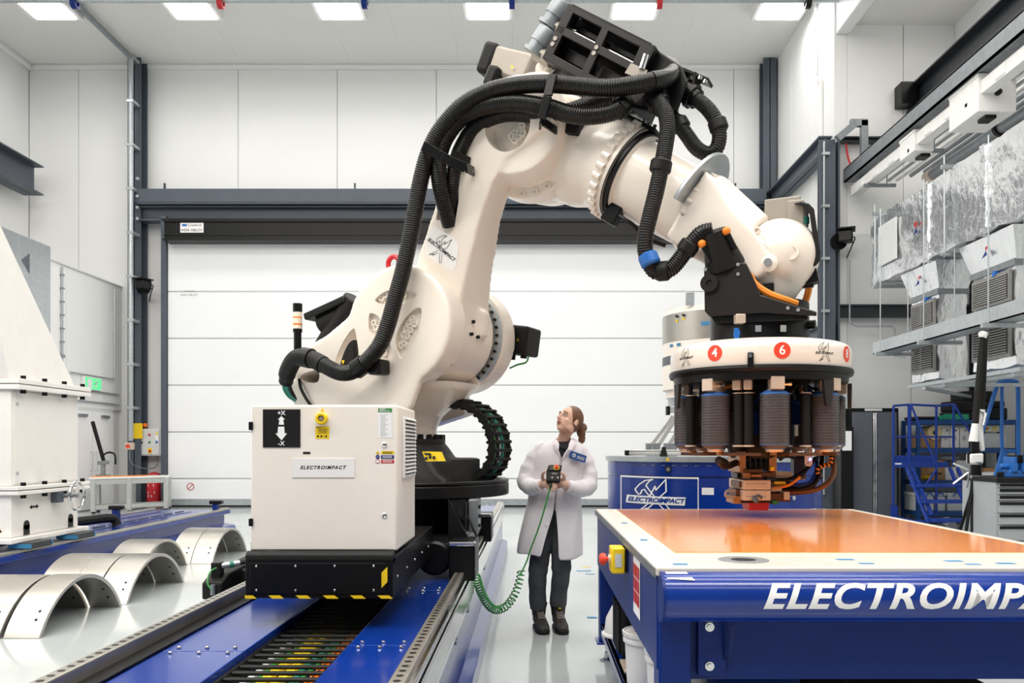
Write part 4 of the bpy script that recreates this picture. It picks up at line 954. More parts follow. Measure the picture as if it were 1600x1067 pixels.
G().tube(spline([q(468, 592, .47), q(470, 606, .48), q(478, 622, .48), q(490, 640, .47)], 5), .012, 6).build('tail_cable', BLACKM, rob)
# signal tower
tw = G().cyl(q(465, 556, .2), q(465, 519, .2), .028, n=12).build('signal_tower', BLACK, rob)
for y0, y1, m in ((519, 514, BLACK), (514, 508.5, LENSW), (508.5, 506, AMBER), (506, 497.5, LENSW), (497.5, 495.5, AMBER), (495.5, 488, LENSW), (488, 474.5, BLACK)):
    G().cyl(q(465, y0, .2), q(465, y1, .2), .034, n=18).build('lamp_segment', m, tw)

# link arm
def lw(py): return .27 + .11 * max(0, min(1, (477 - py) / 287))
near = [q(x, y, lw(y)) for x, y in ((620, 500), (634, 460), (643, 429), (661, 375), (679, 320), (699, 268), (722, 222), (737, 188), (748, 155), (762, 134), (782, 121), (810, 114), (838, 119), (856, 133), (866, 155), (865, 177), (858, 192), (826, 219), (789, 249), (767, 290), (751, 335), (730, 417), (721, 470), (715, 520), (690, 560), (640, 560))]
def fw(z): return -.17 + .36 * max(0, min(1, (z - 2.16) / 1.2))
far = [V((p.x, -fw(p.z), p.z)) for p in near]
g = G().prism(near, far)
g.lathe(Lc(A2[0], .23, A2[1]), (0, 1, 0), [(0, .355), (.46, .355)], 48)
A3 = q(803, 192, .36)
g.lathe(V((A3.x, -.33, A3.z)), (0, 1, 0), [(0, .31), (.17, .34)], 48)
c = q(748, 505, -.02)
g.obox(c, V((.06, 0, -.01)), V((0, .05, 0)), V((.01, 0, .09)))
pk = q(792, 196, .38)
cuts = [G().lathe(V((pk.x, -.46, pk.z)), (0, 1, 0), [(0, .17), (.2, .14)], 40), G().tube([q(695, 345, .33), q(704, 300, .33), q(716, 262, .34)], .075, 14)]
link = cast(g, 'link_arm', ROBOT, rob, .015, 8, cuts)
for x, y in ((802, 214), (808, 209), (813, 204), (817, 198), (806, 220), (812, 215), (818, 209)):
    c = q(x, y, .28); G().lathe(c, NL, [(-.02, .026), (.02, .026), (.02, .014), (.005, .014)], 12).build('pocket_bolt', ROBOT, link)
for x, y in ((730, 515), (742, 518), (727, 534), (738, 536)):
    c = q(x, y, .36); d = V((.82, .0, -.1))
    c2 = Lc(.655, .12 - (x - 727) * .008, 2.155 + (526 - y) * .0045); G().cyl(c2, c2 + V((.02, 0, 0)), .012, n=10).build('screw_hole', BLACK, link)
# maker's plate on the near face
lp = [(663.5, 377), (676, 352), (681, 354), (711, 374), (716, 383), (716.5, 392), (712, 417), (707, 423), (698, 425), (690, 420), (667, 398), (664, 392)]
ins = [q(x, y, lw(y) + .004) for x, y in lp]; ins2 = [q(x, y, lw(y) - .03) for x, y in lp]
np_ = G().prism(ins, ins2).build('maker_plate', PLATEW, link, smooth=0)
# local frame of the plate: origin lower left of the lettering line
po = q(668.5, 373, lw(373) + .006); pe = q(710, 406.5, lw(406) + .006); ex = (pe - po)
ph = q(697, 361, lw(361) + .006) - q(684, 420, lw(420) + .006)
ey = ph.normalized(); ey = (ey - ex.normalized() * ey.dot(ex.normalized())).normalized()
el = ex.length; exn = ex.normalized(); ctr = (po + pe) / 2
put_text('ELECTROIMPACT', 'lettering', INK, np_, lambda x, y: ctr + exn * x + ey * y, size=el * .128, shear=.3, bold=.0008, space=1.0)
lo = ctr - exn * el * .40 - ey * el * .34
lm = lambda x, y: lo + exn * x * el * .78 + ey * y * el * .72
logo('logo', INK, np_, lm, .016)

# elbow drive and upper arm housing
RING = q(985, 274, 0); WR = q(1213, 401, 0); fd = (WR - RING).normalized()
fu = V((-fd.z, 0, fd.x)); fu = fu if fu.z > 0 else -fu      # up, across the forearm
A3c = V((A3.x, 0, A3.z))
g = G().lathe(V((A3.x, -.165, A3.z)), (0, 1, 0), [(0, .345), (.06, .35), (.16, .36), (.36, .36), (.52, .33)], 48)
st = A3c + V((.04, .13, 0)); en = RING - fd * .03
g.loft([g.ring_pts(st, en - st, .31, 32), g.ring_pts(st + (en - st) * .5, en - st, .31, 32), g.ring_pts(en - fd * .12, fd, .29, 32), g.ring_pts(en - fd * .06, fd, .305, 32), g.ring_pts(en, fd, .305, 32)])
g.obox(q(900, 190, 0) + V((0, 0, .02)), fd * .14, V((0, .2, 0)), fu * .1)
g.cyl(q(860, 130, -.05), q(848, 100, -.05), .085, .06)
g.cyl(q(960, 190, 0), q(968, 172, 0), .1, .09)
hou = cast(g, 'arm_housing', ROBOT, rob, .015, 8)
for k in range(26):
    a = 2 * PI * k / 26; c = V((A3.x + .375 * math.cos(a), -.135, A3.z + .375 * math.sin(a)))
    if -110 < math.degrees(a) - 360 * (a > PI) < 40: G().lathe(c, NL, [(-.05, .022), (.018, .022), (.018, .011), (.006, .011)], 12).build('elbow_bolt', ROBOT, hou)
G().annulus(V((A3.x, -.09, A3.z)), (0, 1, 0), -.05, .10, .28, .405, 60, ref=(0, 0, 1)).build('elbow_flange', ROBOT, hou, bevel=.01)
for k in range(30):
    a = 2 * PI * k / 30; e = math.cos(a) * V((0, 1, 0)) + math.sin(a) * fu; c = en - fd * .03 + e * .30
    G().lathe(c - fd * .03, fd, [(0, .022), (.05, .022), (.05, .011), (.03, .011)], 10).build('flange_bolt', ROBOT, hou)
mo = q(838, 117, -.25); me_ = q(770, 100, -.25); md = (me_ - mo)
em = G().obox((mo + me_) / 2, md / 2, V((0, .13, 0)), V((-md.z, 0, md.x)).normalized() * .095).build('elbow_motor', GREYB, rob, bevel=.02, seg=2)
e2 = q(774, 101, -.25); G().obox(e2 + md * .0, md * .16, V((0, .14, 0)), V((-md.z, 0, md.x)).normalized() * .11).build('motor_end', BLACKM, em, bevel=.03, seg=3)
G().obox(q(772, 122, -.12), md * .12, V((0, .06, 0)), V((-md.z, 0, md.x)).normalized() * .07).build('motor_plug', BLACK, em, bevel=.02)
c = q(800, 104, -.1); G().add([c + V((-.012, 0, -.01)), c + V((.012, 0, -.01)), c + V((0, 0, .014))], [(0, 1, 2)]).build('warning_mark', YEL, em, smooth=0)

# forearm and wrist
TW = (WR - RING).length
g = G()
G().lathe(RING, fd, [(-.03, .30), (-.005, .30)], 60).build('forearm_flange', ROBOT, rob)
G().annulus(RING, fd, -.006, .0, .297, .3005, 60).build('scale_ring', INK, rob)
bd = G().annulus(RING, fd, .0, .035, .255, .285, 60).build('black_band', BLACK, rob, bevel=.006)
G().obox(q(958, 335, .1), fd * .05, V((0, .04, 0)), fu * .06).build('cable_clip', BLACK, bd, bevel=.01)
G().tube(spline([q(958, 332, .12), q(975, 342, .12), q(990, 352, .1), q(1010, 372, .05), q(1040, 384, .0)], 6), .013, 8).build('forearm_cable', BLACK, bd)
G().lathe(RING, fd, [(.02, .268), (.04, .268), (.05, .245), (TW * .5, .225)], 60).build('forearm_tube', ROBOT, rob)
g = G()
g.lathe(RING + fd * TW * .46, fd, [(0, .235), (.04, .25), (.08, .25), (.2, .22), (.42, .17)], 48)
def tp_(pts): return [RING + fd * t + fu * h for t, h in pts]
cn_ = tp_(((.50, .20), (.58, .19), (.656, .145), (.775, .09), (.918, .055), (1.03, .01), (1.10, -.03), (1.135, -.10), (1.10, -.18), (.95, -.235), (.73, -.25), (.58, -.245), (.50, -.22)))
cf_ = tp_(((.47, .235), (.633, .215), (.827, .17), (1.0, .10), (1.10, .0), (1.08, -.12), (.95, -.2), (.5, -.2)))
g.prism(pw(cn_, .13), pw(cn_, .245)); g.prism(pw(cf_, -.245), pw(cf_, -.13))
wb = cast(g, 'wrist_yoke', ROBOT, rob, .013, 8)
for t, h in ((.50, -.2), (.50, -.13), (.50, -.06), (.50, .01), (.50, .08), (.50, .15), (.5, .21)):
    c = RING + fd * TW * t + fu * h * 1.0; rr = math.sqrt(max(.245 ** 2 - h * h, 0)); c = c + NL * rr
    G().cyl(c - fd * .03, c + fd * .006, .015, n=10).build('yoke_bolt', ROBOT, wb)
for x, y in ((1117, 326), (1133, 334), (1158, 350), (1183, 360), (1192, 386), (1174, 413)):
    c = q(x, y, .235); G().lathe(c, NL, [(-.02, .022), (.004, .022), (.004, .012), (-.006, .012)], 14).build('cheek_bolt', ROBOT, wb)
c = q(1074, 330, .235); G().obox(c, fu * .035 + fd * .012, fd * .004, NL * .01).build('type_mark', INK, wb)
G().annulus(RING + fd * (TW * .435), fd, 0, .025, .22, .36, 48, -1.25, 1.65, ref=tuple(fu.cross(fd))).build('half_flange', GALV, rob, bevel=.004)
g = G().ball(WR + fd * .02, .225, 32, 20)
g.cyl(WR + V((0, 0, -.04)), (2.54, 0, 2.22), .205, .16, n=32)
hand = cast(g, 'wrist_hand', ROBOT, rob, .013, 8)
c = q(1200, 410, .25); G().lathe(c, NL, [(-.08, .055), (-.01, .05), (0, .03)], 24).build('wrist_boss', ROBOT, hand); G().cyl(c, c + NL * .012, .022, n=14).build('wrist_screw', GALVD, hand)
c = q(1236, 394, .185); G().lathe(c, NL, [(-.04, .05), (.015, .045), (.015, .03), (0, .028), (0, .012), (.012, .01)], 24).build('dome_port', ROBOT, hand)
G().cyl(q(1142, 335, -.1), q(1170, 334, -.1), .045, n=16).build('wrist_motor', BLACKM, rob, bevel=.006)
G().obox(q(1226, 338, -.1), V((.10, 0, 0)), V((0, .1, 0)), V((0, 0, .085))).build('wrist_box', GREYB, rob, bevel=.006, smooth=0)
G().obox(q(1245, 340, -.02), V((.045, 0, 0)), V((0, .05, 0)), V((0, 0, .09))).build('wrist_box', GREYB, rob, bevel=.006, smooth=0)
sh = [(1240, 318), (1252, 315), (1264, 318), (1272, 326), (1282, 395), (1281, 408), (1274, 416), (1270, 416), (1274, 400), (1265, 335), (1256, 323)]
G().prism([q(x, y, .08) for x, y in sh], [q(x, y, -.2) for x, y in sh]).build('cable_guard', BLACKM, rob, bevel=.006)
wc = G().cyl(q(1257, 326, .0), q(1257, 355, .0), .022, n=12).build('connector', GALV, rob); G().cyl(q(1257, 340, .0), q(1257, 350, 0), .027, n=12).build('connector_ring', TEAL, wc)
G().tube(spline([q(1257, 352, .0), q(1259, 368, .0), q(1264, 380, -.02), q(1266, 400, -.05)], 5), .014, 8).build('orange_lead', ORNG, rob)
G().obox(q(1268, 432, 0), V((.035, 0, .01)), V((0, .04, 0)), V((-.01, 0, .045))).obox(q(1260, 436, 0), V((.04, 0, .0)), V((0, .02, 0)), V((0, 0, .05))).build('sensor_bracket', BLACK, rob, bevel=.006, smooth=0)
for k in range(2): G().tube(spline([q(1262 + 4 * k, 440, -.05), q(1261 + 4 * k, 455, -.08), q(1255 + 4 * k, 475, -.1)], 4), .013, 8).build('orange_lead', ORNG, rob)

# hoses
def hose(pts, r, pitch=.014, name='corrugated_hose'):
    return ribbed([q(*p) for p in pts], r, pitch).build(name, HOSE, rob, smooth=60)
hose([(486, 560, .60), (505, 570, .62), (530, 582, .62), (552, 580, .62), (575, 562, .61), (594, 538, .60), (606, 508, .58), (617, 468, .56), (629, 425, .54), (641, 370, .53), (650, 320, .52), (659, 275, .52), (670, 238, .52), (688, 203, .51), (722, 165, .50), (767, 142, .48), (812, 133, .47), (855, 131, .47), (890, 133, .46), (945, 138, .44), (990, 133, .38), (1020, 127, .32)], .053)
G().tube(spline([q(1018, 127, .32), q(1036, 124, .26), (q(1049, 117, .16)), q(1050, 108, .08), q(1040, 103, 0), q(1030, 105, -.03)], 8), .055, 16).build('hose_elbow', HOSE, rob)
G().tube(spline([q(447, 596, .5), q(450, 580, .55), q(460, 562, .6), q(472, 558, .61), q(490, 562, .61), q(505, 570, .62)], 6), [.050] * 4 + [.058] * 27, 16).build('hose_sleeve', BLACKM, rob)
hose([(703, 352, .30), (697, 330, .36), (689, 300, .43), (685, 268, .47), (688, 238, .47), (700, 210, .46), (724, 182, .45), (760, 166, .45), (805, 161, .45), (855, 168, .45), (888, 178, .44), (920, 181, .42), (950, 177, .40), (972, 168, .36)], .053)
hose([(711, 350, .22), (706, 325, .30), (705, 295, .36), (710, 262, .38), (722, 228, .38), (745, 196, .37), (790, 178, .36), (850, 180, .34), (895, 172, .3), (925, 160, .24), (950, 150, .18)], .050)
G().tube(spline([q(965, 172, .38), q(974, 166, .33), q(976, 160, .2)], 5), .058, 16).build('hose_cuff', BLACK, rob)
hose([(1030, 160, .25), (1040, 178, .30), (1043, 200, .34), (1040, 225, .37), (1034, 258, .40), (1025, 300, .42), (1015, 340, .44), (1008, 372, .44), (1010, 400, .42), (1024, 424, .38), (1048, 420, .36), (1072, 392, .34), (1094, 366, .34), (1114, 360, .33)], .047)
hose([(1085, 153, .02), (1104, 168, .06), (1118, 188, .08), (1124, 212, .08), (1119, 233, .08), (1105, 240, .08), (1088, 231, .08), (1073, 211, .06), (1058, 190, .04)], .045)
def collar(x, y, w, x2, y2, m, r=.064):
    a, b = q(x, y, w), q(x2, y2, w); c = (a + b) / 2; d = (b - a).normalized()
    G().lathe(c, d, [(-.035, r - .008), (-.025, r), (.025, r), (.035, r - .008)], 20).build('hose_collar', m, rob)
collar(1034, 252, .40, 1031, 268, RUBBER, .062); collar(1011, 398, .42, 1018, 414, BLUEBR, .058); collar(1030, 424, .375, 1042, 423, RUBBER, .057)
collar(1070, 394, .34, 1080, 380, RUBBER, .058); collar(1120, 190, .08, 1124, 202, RUBBER, .056); collar(1066, 200, .05, 1060, 190, RUBBER, .055)
# straps holding the hoses
def strap(pts, wd, name='hose_strap', m=BLACK):
    g = G()
    for a, b in zip(pts, pts[1:]): g.bar(q(*a), q(*b), wd, .016, (0, -1, 0))
    return g.build(name, m, rob, bevel=.004, smooth=0)
strap([(864, 116, .52), (856, 150, .535), (846, 186, .525), (845, 196, .40)], .055); strap([(864, 116, .52), (860, 117, .34)], .055)
strap([(848, 190, .50), (872, 206, .30)], .05)
strap([(662, 228, .60), (690, 244, .57), (706, 253, .55), (728, 262, .50), (740, 268, .36)], .06); strap([(706, 240, .50), (734, 252, .36)], .05)
strap([(662, 228, .60), (664, 232, .46)], .06)
G().cyl(q(736, 268, .40), q(736, 268, .37), .015, n=10).build('strap_screw', CHROME, rob)
G().obox(q(893, 198, .2), V((.09, 0, -.03)), V((0, .08, 0)), V((.02, 0, .06))).build('hose_bracket', BLACKM, rob, bevel=.01)
G().obox(q(592, 574, .53), V((.05, 0, 0)), V((0, .06, 0)), V((0, 0, .05))).build('hose_bracket', BLACK, rob, bevel=.015)
G().annulus(q(563, 573, .61), q(575, 563, .61) - q(552, 580, .61), -.04, .04, .052, .063, 18).build('hose_clamp', BLACK, rob)
G().annulus(q(480, 559, .61), q(490, 562, .61) - q(470, 558, .61), -.035, .035, .054, .067, 18).build('hose_clamp', BLACK, rob)
# red lifting eye
G().tube([q(615, 412, .1) + V((.045 * math.cos(t * PI / 10), 0, .05 * math.sin(t * PI / 10))) for t in range(20)], .018, 8, closed=True).build('lifting_eye', RED, rob)
# valve box on the forearm
vx = lambda x, y, w=.22: q(x, y, w)
TL, TR, BR, BL = (890, 6), (1024, 73), (984, 166), (848, 92)
def bil(a, b): return (TL[0] + (TR[0] - TL[0]) * a + (BL[0] - TL[0]) * b + (BR[0] - TR[0] - BL[0] + TL[0]) * a * b, TL[1] + (TR[1] - TL[1]) * a + (BL[1] - TL[1]) * b + (BR[1] - TR[1] - BL[1] + TL[1]) * a * b)
def vq(a, b, w): return q(*bil(a, b), .22) + V((0, .22 - w, 0)) * 1.0
def vbar(a0, a1, b0, b1, w0, w1):
    g = G(); return g.prism([vq(a, b, w0) for a, b in ((a0, b0), (a1, b0), (a1, b1), (a0, b1))], [vq(a, b, w1) for a, b in ((a0, b0), (a1, b0), (a1, b1), (a0, b1))])
vb = vbar(0.02, .98, .03, .97, .08, -.16).build('valve_box', BROWNBLK, rob, bevel=.006, smooth=0)
for a0, a1, b0, b1 in ((0, 1, 0, .12), (0, 1, .38, .52), (0, 1, .86, 1), (0, .09, .1, .9), (.42, .50, .1, .9), (.86, 1, .1, .9)):
    vbar(a0, a1, b0, b1, .235, .20).build('frame_bar', BROWNBLK, vb, bevel=.005, smooth=0)
vbar(.04, .96, -.012, .02, .235, -.17).build('top_plate', BLACK, vb, smooth=0); vbar(.985, 1.01, 0, 1.0, .235, -.17).build('end_plate', BLACK, vb, smooth=0)
vbar(0, .02, 0, 1, .2, -.16).build('end_plate', BLACK, vb, smooth=0); vbar(0, 1, .975, 1.0, .2, -.16).build('bottom_plate', BLACK, vb, smooth=0)
for a0, a1, b0, b1 in ((.1, .44, .14, .36), (.5, .84, .14, .36), (.1, .42, .54, .84), (.5, .84, .54, .84)):
    vbar(a0 + .01, a1 - .02, b0 + .05, b1 - .04, .13, .08).build('valve_block', BROWNBLK, vb, bevel=.006, smooth=0)
G().cyl(vq(.02, .36, .16), vq(.86, .36, .16), .022, n=12).build('steel_tube', CHROME, vb)
for a, b in ((.04, .62), (.04, .72), (.46, .44), (.46, .54)): G().cyl(vq(a, b, .236), vq(a, b, .242), .014, n=12).build('frame_screw', GREYB, vb)
pm = [(986, 98), (1012, 110), (1003, 124), (976, 114)]
G().prism([q(x, y, .27) for x, y in pm], [q(x, y, .25) for x, y in pm]).build('mount_plate', GREYB, vb, smooth=0)
G().bar(q(1003, 122, .26), q(992, 163, .26), .1, .02, (0, -1, 0)).build('mount_plate', BROWNBLK, vb, bevel=.003, smooth=0)
for (x0, y0, x1, y1) in ((883, 5, 861, 40), (860, 48, 838, 82)):
    cy = G().lathe(q(x0, y0, .1), q(x1, y1, .1) - q(x0, y0, .1), [(0, .075), (.012, .08), (.10, .08), (.1, .07), (.15, .07), (.15, .085), (.175, .085)], 24).build('silver_cylinder', GALVD, vb)
    G().cyl(q(x1, y1, .1), q(x1 + 25, y1 + 12, .1), .05, n=14).build('cylinder_body', GREYB, cy)
for x, y in ((868, 100), (968, 172)): G().cyl(q(x, y, 0), q(x - 14, y + 26, 0), .045, .055, n=14).build('standoff', ROBOT, vb)
for (x0, y0, x1, y1, w, r) in ((1066, 140, 1088, 155, .02, .075), (1018, 148, 1034, 168, .22, .072), (1046, 178, 1060, 195, .03, .055), (1010, 103, 1030, 108, -.02, .065)):
    G().lathe(q(x0, y0, w), q(x1, y1, w) - q(x0, y0, w), [(0, r), (.02, r), (.025, r * .85), (.06, r * .85), (.065, r), (.09, r), (.095, r * .8), (.12, r * .8)], 20).build('hose_port', BLACK, vb)
rf = [(1022, 74), (1066, 104), (1075, 128), (1060, 172), (1032, 180), (990, 168)]
G().prism([q(x, y, .16) for x, y in rf], [q(x, y, -.14) for x, y in rf]).build('port_block', BLACK, vb, bevel=.01, smooth=0)
G().bar(q(1066, 112, 0), q(1110, 130, 0), .12, .02, (0, 0, 1)).bar(q(1090, 118, .0), q(1085, 145, 0), .12, .02, (1, 0, 0)).build('port_bracket', BLACK, vb, bevel=.004, smooth=0)
G().bar(q(985, 185, .1), q(1028, 208, .1), .1, .02, (0, 0, 1)).build('lower_bracket', BLACK, vb, bevel=.003, smooth=0)
for x, y in ((1001, 190), (1008, 193), (1015, 197), (1022, 200), (1093, 124), (1101, 130)): G().cyl(q(x, y, .12), q(x + 2, y - 5, .12), .012, n=8).build('fitting', CHROME, vb)
G().tube(spline([q(1000, 190, .1), q(994, 200, .1), q(1002, 204, .08), q(1018, 212, .05), q(1028, 228, .02), q(1038, 262, 0)], 5), .012, 6).build('air_line', BLACK, vb)
G().cyl(q(1003, 108, .27), q(1010, 86, .27), .02, n=10).build('valve_fitting', CHROME, vb)

# ================================================================ FIBRE PLACEMENT HEAD
HX, HY = 1.335, 4.877
hd = thing('fibre_placement_head', 'round cream fibre placement head with numbered red discs above the orange table', 'robot head', (HX, HY, 1.0))
def hp(a, r, z): a = math.radians(a); return V((HX + r * math.sin(a), HY - r * math.cos(a), z))
def hz(y, Y=4.8): return EYE - (y - VY) / F * Y
def hx(x, Y=4.8): return (x - VX) / F * Y
HB = V((HX, HY, 0)); ZU = V((0, 0, 1))
G().lathe(HB + ZU * 1.955, ZU, [(0, .285), (.02, .28), (.235, .28), (.24, .27)], 56).annulus(HB + ZU * 1.955, ZU, .0, .02, .28, .31, 56).build('adapter_drum', BLACK, hd)
G().lathe(HB + ZU * 1.80, ZU, [(0, .505), (.03, .512), (.095, .512), (.118, .505), (.135, .49), (.146, .465), (.155, .42), (.16, .28)], 96).build('shroud', ROBOT, hd)
G().lathe(HB + ZU * 1.725, ZU, [(0, .49), (.04, .495), (.042, .515), (.06, .522), (.075, .518), (.078, .50)], 96).build('black_rim', BLACK, hd)
shroud = bpy.data.objects['shroud']
def wrap(a0, z0, r=.5135, k=0.0): return lambda x, y: hp(a0 + math.degrees(x / r), r + k, z0 + y)
for a, s in ((-42, '4'), (-2, '6'), (49, '8')):
    zc = 1.872 if s != '8' else 1.872
    m = wrap(a, zc); g = G()
    n = 28; rr = .044
    for i in range(-8, 8):                                # the disc in vertical strips so that it lies on the drum
        x0, x1 = rr * math.sin(i * PI / 16), rr * math.sin((i + 1) * PI / 16); h0, h1 = rr * math.cos(i * PI / 16), rr * math.cos((i + 1) * PI / 16)
        g.add([m(x0, -h0), m(x1, -h1), m(x1, h1), m(x0, h0)], [(0, 1, 2, 3)])
    d = g.build('number_disc', REDO, hd, smooth=0); lab(d, 'red disc numbered ' + s)
    put_text(s, 'number', WHITE, d, wrap(a, zc, .5135, .0012), size=.068, bold=.0012, xcuts=6)
for a, s in ((-66, .9), (26, 1.0)):
    w = .14
    m = wrap(a, 1.815)
    lg = logo('logo', INK, hd, lambda x, y: m((x - .5) * w, y * .105), .020, 3)
    put_text('ELECTROIMPACT', 'lettering', INK, lg, lambda x, y: m(x - .002, y + .048), size=.0165, shear=.35, bold=.0006, space=1.0, xcuts=10)
c = hp(-20, .505, 1.80)
br = G().obox(hp(-20, .518, 1.82), (hp(-20, 1, 0) - HB).cross(ZU) * .016, (hp(-20, 1, 0) - HB) * .012, ZU * .045).build('lifting_bracket', BLACK, hd, bevel=.008)
G().cyl(hp(-20, .53, 1.845), hp(-20, .536, 1.845), .011, n=14).build('bracket_bolt', CHROME, br)
G().obox(hp(88, .525, 1.83), V((.008, 0, 0)), V((0, .016, 0)), ZU * .05).build('lifting_bracket', BLACK, hd, bevel=.006)
# creel spools hanging under the rim
for a in (-94, -49, -4, 41, 86, 131, 176, 221):
    c = hp(a, .415, 0)
    prof = [(1.36, .062), (1.372, .076)]
    for k in range(17):
        z = 1.378 + k * .0158; prof += [(z, .0775), (z + .0135, .0775), (z + .0148, .0755)]
    prof += [(1.649, .076), (1.66, .060)]
    sp = G().lathe(c, ZU, prof, 30).build('tow_spool', TOW, hd, smooth=40)
    G().lathe(c, ZU, [(1.352, .05), (1.362, .064), (1.376, .0785), (1.379, .0785)], 30).build('film_edge', TOWB, sp); G().lathe(c, ZU, [(1.645, .0785), (1.652, .078), (1.663, .062), (1.668, .05)], 30).build('film_edge', TOWB, sp)
    G().lathe(c, ZU, [(1.338, .045), (1.352, .05), (1.354, .03)], 24).build('spool_core', BEIGE, sp); G().lathe(c, ZU, [(1.664, .045), (1.672, .045)], 24).build('spool_core', BEIGE, sp)
    G().cyl(c + ZU * 1.66, c + ZU * 1.73, .03, n=14).build('spindle', BLACK, sp)
    G().obox(hp(a, .45, 1.705), (hp(a, 1, 0) - HB).cross(ZU) * .036, (hp(a, 1, 0) - HB) * .045, ZU * .034).build('spool_drive', BEIGE, sp, bevel=.004, smooth=0)
    G().cyl(hp(a + 4, .45, 1.70), hp(a + 10, .46, 1.70), .011, n=8).build('fitting', CHROME, sp)
    G().cyl(hp(a, .38, 1.32), hp(a, .38, 1.345), .02, n=10).build('guide_roller', BRONZE, sp)
for a, r in ((-74, .44), (-31, .40), (-23, .40), (22, .40), (66, .42), (14, .3), (112, .42), (156, .42), (200, .42), (-60, .3)):
    c = hp(a, r, 0)
    ro = G().cyl(c + ZU * 1.375, c + ZU * 1.655, .027, n=18).build('film_roller', BLACKM, hd)
    G().cyl(c + ZU * 1.366, c + ZU * 1.375, .032, n=18).build('roller_cap', BEIGE, ro); G().cyl(c + ZU * 1.655, c + ZU * 1.66, .03, n=18).build('roller_cap', BEIGE, ro)
    G().cyl(c + ZU * 1.66, c + ZU * 1.74, .012, n=8).build('spindle', BLACK, ro)
    if r == .40 and a < 0: G().obox(hp(a, r + .02, 1.70), (hp(a, 1, 0) - HB).cross(ZU) * .022, (hp(a, 1, 0) - HB) * .022, ZU * .026).build('roller_drive', BEIGE, ro, bevel=.004, smooth=0)
for a in (-80, 30, 75, -135, 160):
    e = (hp(a, 1, 0) - HB); t = e.cross(ZU)
    p = [hp(a, .49, 1.725) + t * .038, hp(a, .49, 1.725) - t * .038, hp(a, .49, 1.69) - t * .038, hp(a, .49, 1.585) - t * .018, hp(a, .49, 1.585) + t * .018, hp(a, .49, 1.69) + t * .038]
    G().prism(p, [x + e * .018 for x in p]).build('stop_bracket', BROWNBLK, hd, bevel=.003, smooth=0)
G().lathe(HB + ZU * 1.30, ZU, [(0, .16), (.10, .2), (.42, .2)], 24).build('core', BLACKM, hd)
for k in range(10):
    a = k * 36 + 12; G().obox(hp(a, .25, 1.5 + .06 * (k % 3)), (hp(a, 1, 0) - HB).cross(ZU) * .035, (hp(a, 1, 0) - HB) * .04, ZU * (.05 + .02 * (k % 2))).build('tension_block', (BRONZED, BLUED, BLACKM, BEIGE)[k % 4], hd, bevel=.005, smooth=0)
for k in range(8):
    a = k * 45 + 18; G().obox(hp(a, .34, 1.325), (hp(a, 1, 0) - HB).cross(ZU) * .10, (hp(a, 1, 0) - HB) * .1, ZU * .008).build('redirect_plate', BRONZED, hd, smooth=0)
for k in range(14): G().tube(spline([hp(k * 26, .3, 1.60), hp(k * 26 + 15, .33, 1.68), hp(k * 26 + 30, .28, 1.71)], 4), .01, 6).build('head_cable', (BLACK, BLUED, BRONZED, ORNG)[k % 4], hd)
# tow guides and nose
def hbox(name, x0, x1, y0, y1, Ya, Yb, m, par=None, bv=.003):
    Y = Ya; return G().box(hx(x0, Y), hx(x1, Y), Ya, Yb, hz(y1, Y), hz(y0, Y)).build(name, m, par or hd, bevel=bv, smooth=0)
for x in (1172, 1180.5, 1189, 1197.5): hbox('tow_fin', x - 1.8, x + 1.8, 690, 731, 4.74, 4.95, BLACK)
hbox('fin_block', 1167, 1201, 721, 734, 4.76, 4.95, BLACK)
hbox('guide_plate', 1156, 1165.5, 705, 738, 4.72, 5.0, BRONZE); hbox('guide_plate', 1202, 1214, 703, 736, 4.72, 5.0, BRONZE)
hbox('cutter_block', 1163, 1192, 733, 739, 4.70, 5.0, BRONZED); hbox('cutter_block', 1163, 1173, 738.5, 747.5, 4.69, 5.0, BRONZE); hbox('cutter_bar', 1174, 1190, 741, 745, 4.67, 4.8, BRONZE); hbox('cutter_block', 1173, 1205, 738, 750, 4.72, 5.0, BRONZED)
nf = hbox('nose_plate', 1161.5, 1204.5, 750, 765, 4.66, 5.0, BEIGE, None, .004); nf2 = hbox('nose_plate', 1161.5, 1204.5, 766, 782, 4.66, 5.0, BEIGE, None, .004)
for k in range(8):
    for y, p_ in ((755.5, nf), (775.5, nf2)):
        c = V((hx(1167 + k * 4.0, 4.66), 4.66, hz(y, 4.66))); G().cyl(c, c + V((0, -.001, 0)), .0028, n=8).build('plate_hole', INK, p_)
hbox('roller_mount', 1159, 1207, 781, 786, 4.70, 5.0, BROWNBLK)
ro = G().prism([V((hx(x, 4.70), 4.70, hz(y, 4.7))) for x, y in ((1170, 784), (1203, 784), (1201.5, 797.5), (1171, 797.5))], [V((hx(x, 4.70), 4.86, hz(y, 4.7))) for x, y in ((1170, 784), (1203, 784), (1201.5, 797.5), (1171, 797.5))]).build('compaction_roller', RED, hd, bevel=.008)
tp = [V((hx(x, 4.66), 4.655, hz(y, 4.66))) for x, y in ((1178, 781), (1180, 776), (1186, 774), (1190, 779))]
cm = G().tube(spline(tp, 5), .006, 8).cyl(V((hx(1177, 4.66), 4.66, hz(778, 4.66))), V((hx(1182, 4.66), 4.64, hz(784, 4.66))), .014, n=10).build('nose_sensor', GREYC, hd)
hbox('side_block', 1146, 1162, 775, 787, 4.72, 4.9, BRONZE); hbox('side_block', 1150, 1160, 764, 775, 4.74, 4.9, BRONZED); hbox('side_block', 1205, 1235, 771, 784, 4.74, 4.95, BRONZED); hbox('side_block', 1205, 1222, 758, 768, 4.76, 4.95, BEIGE)
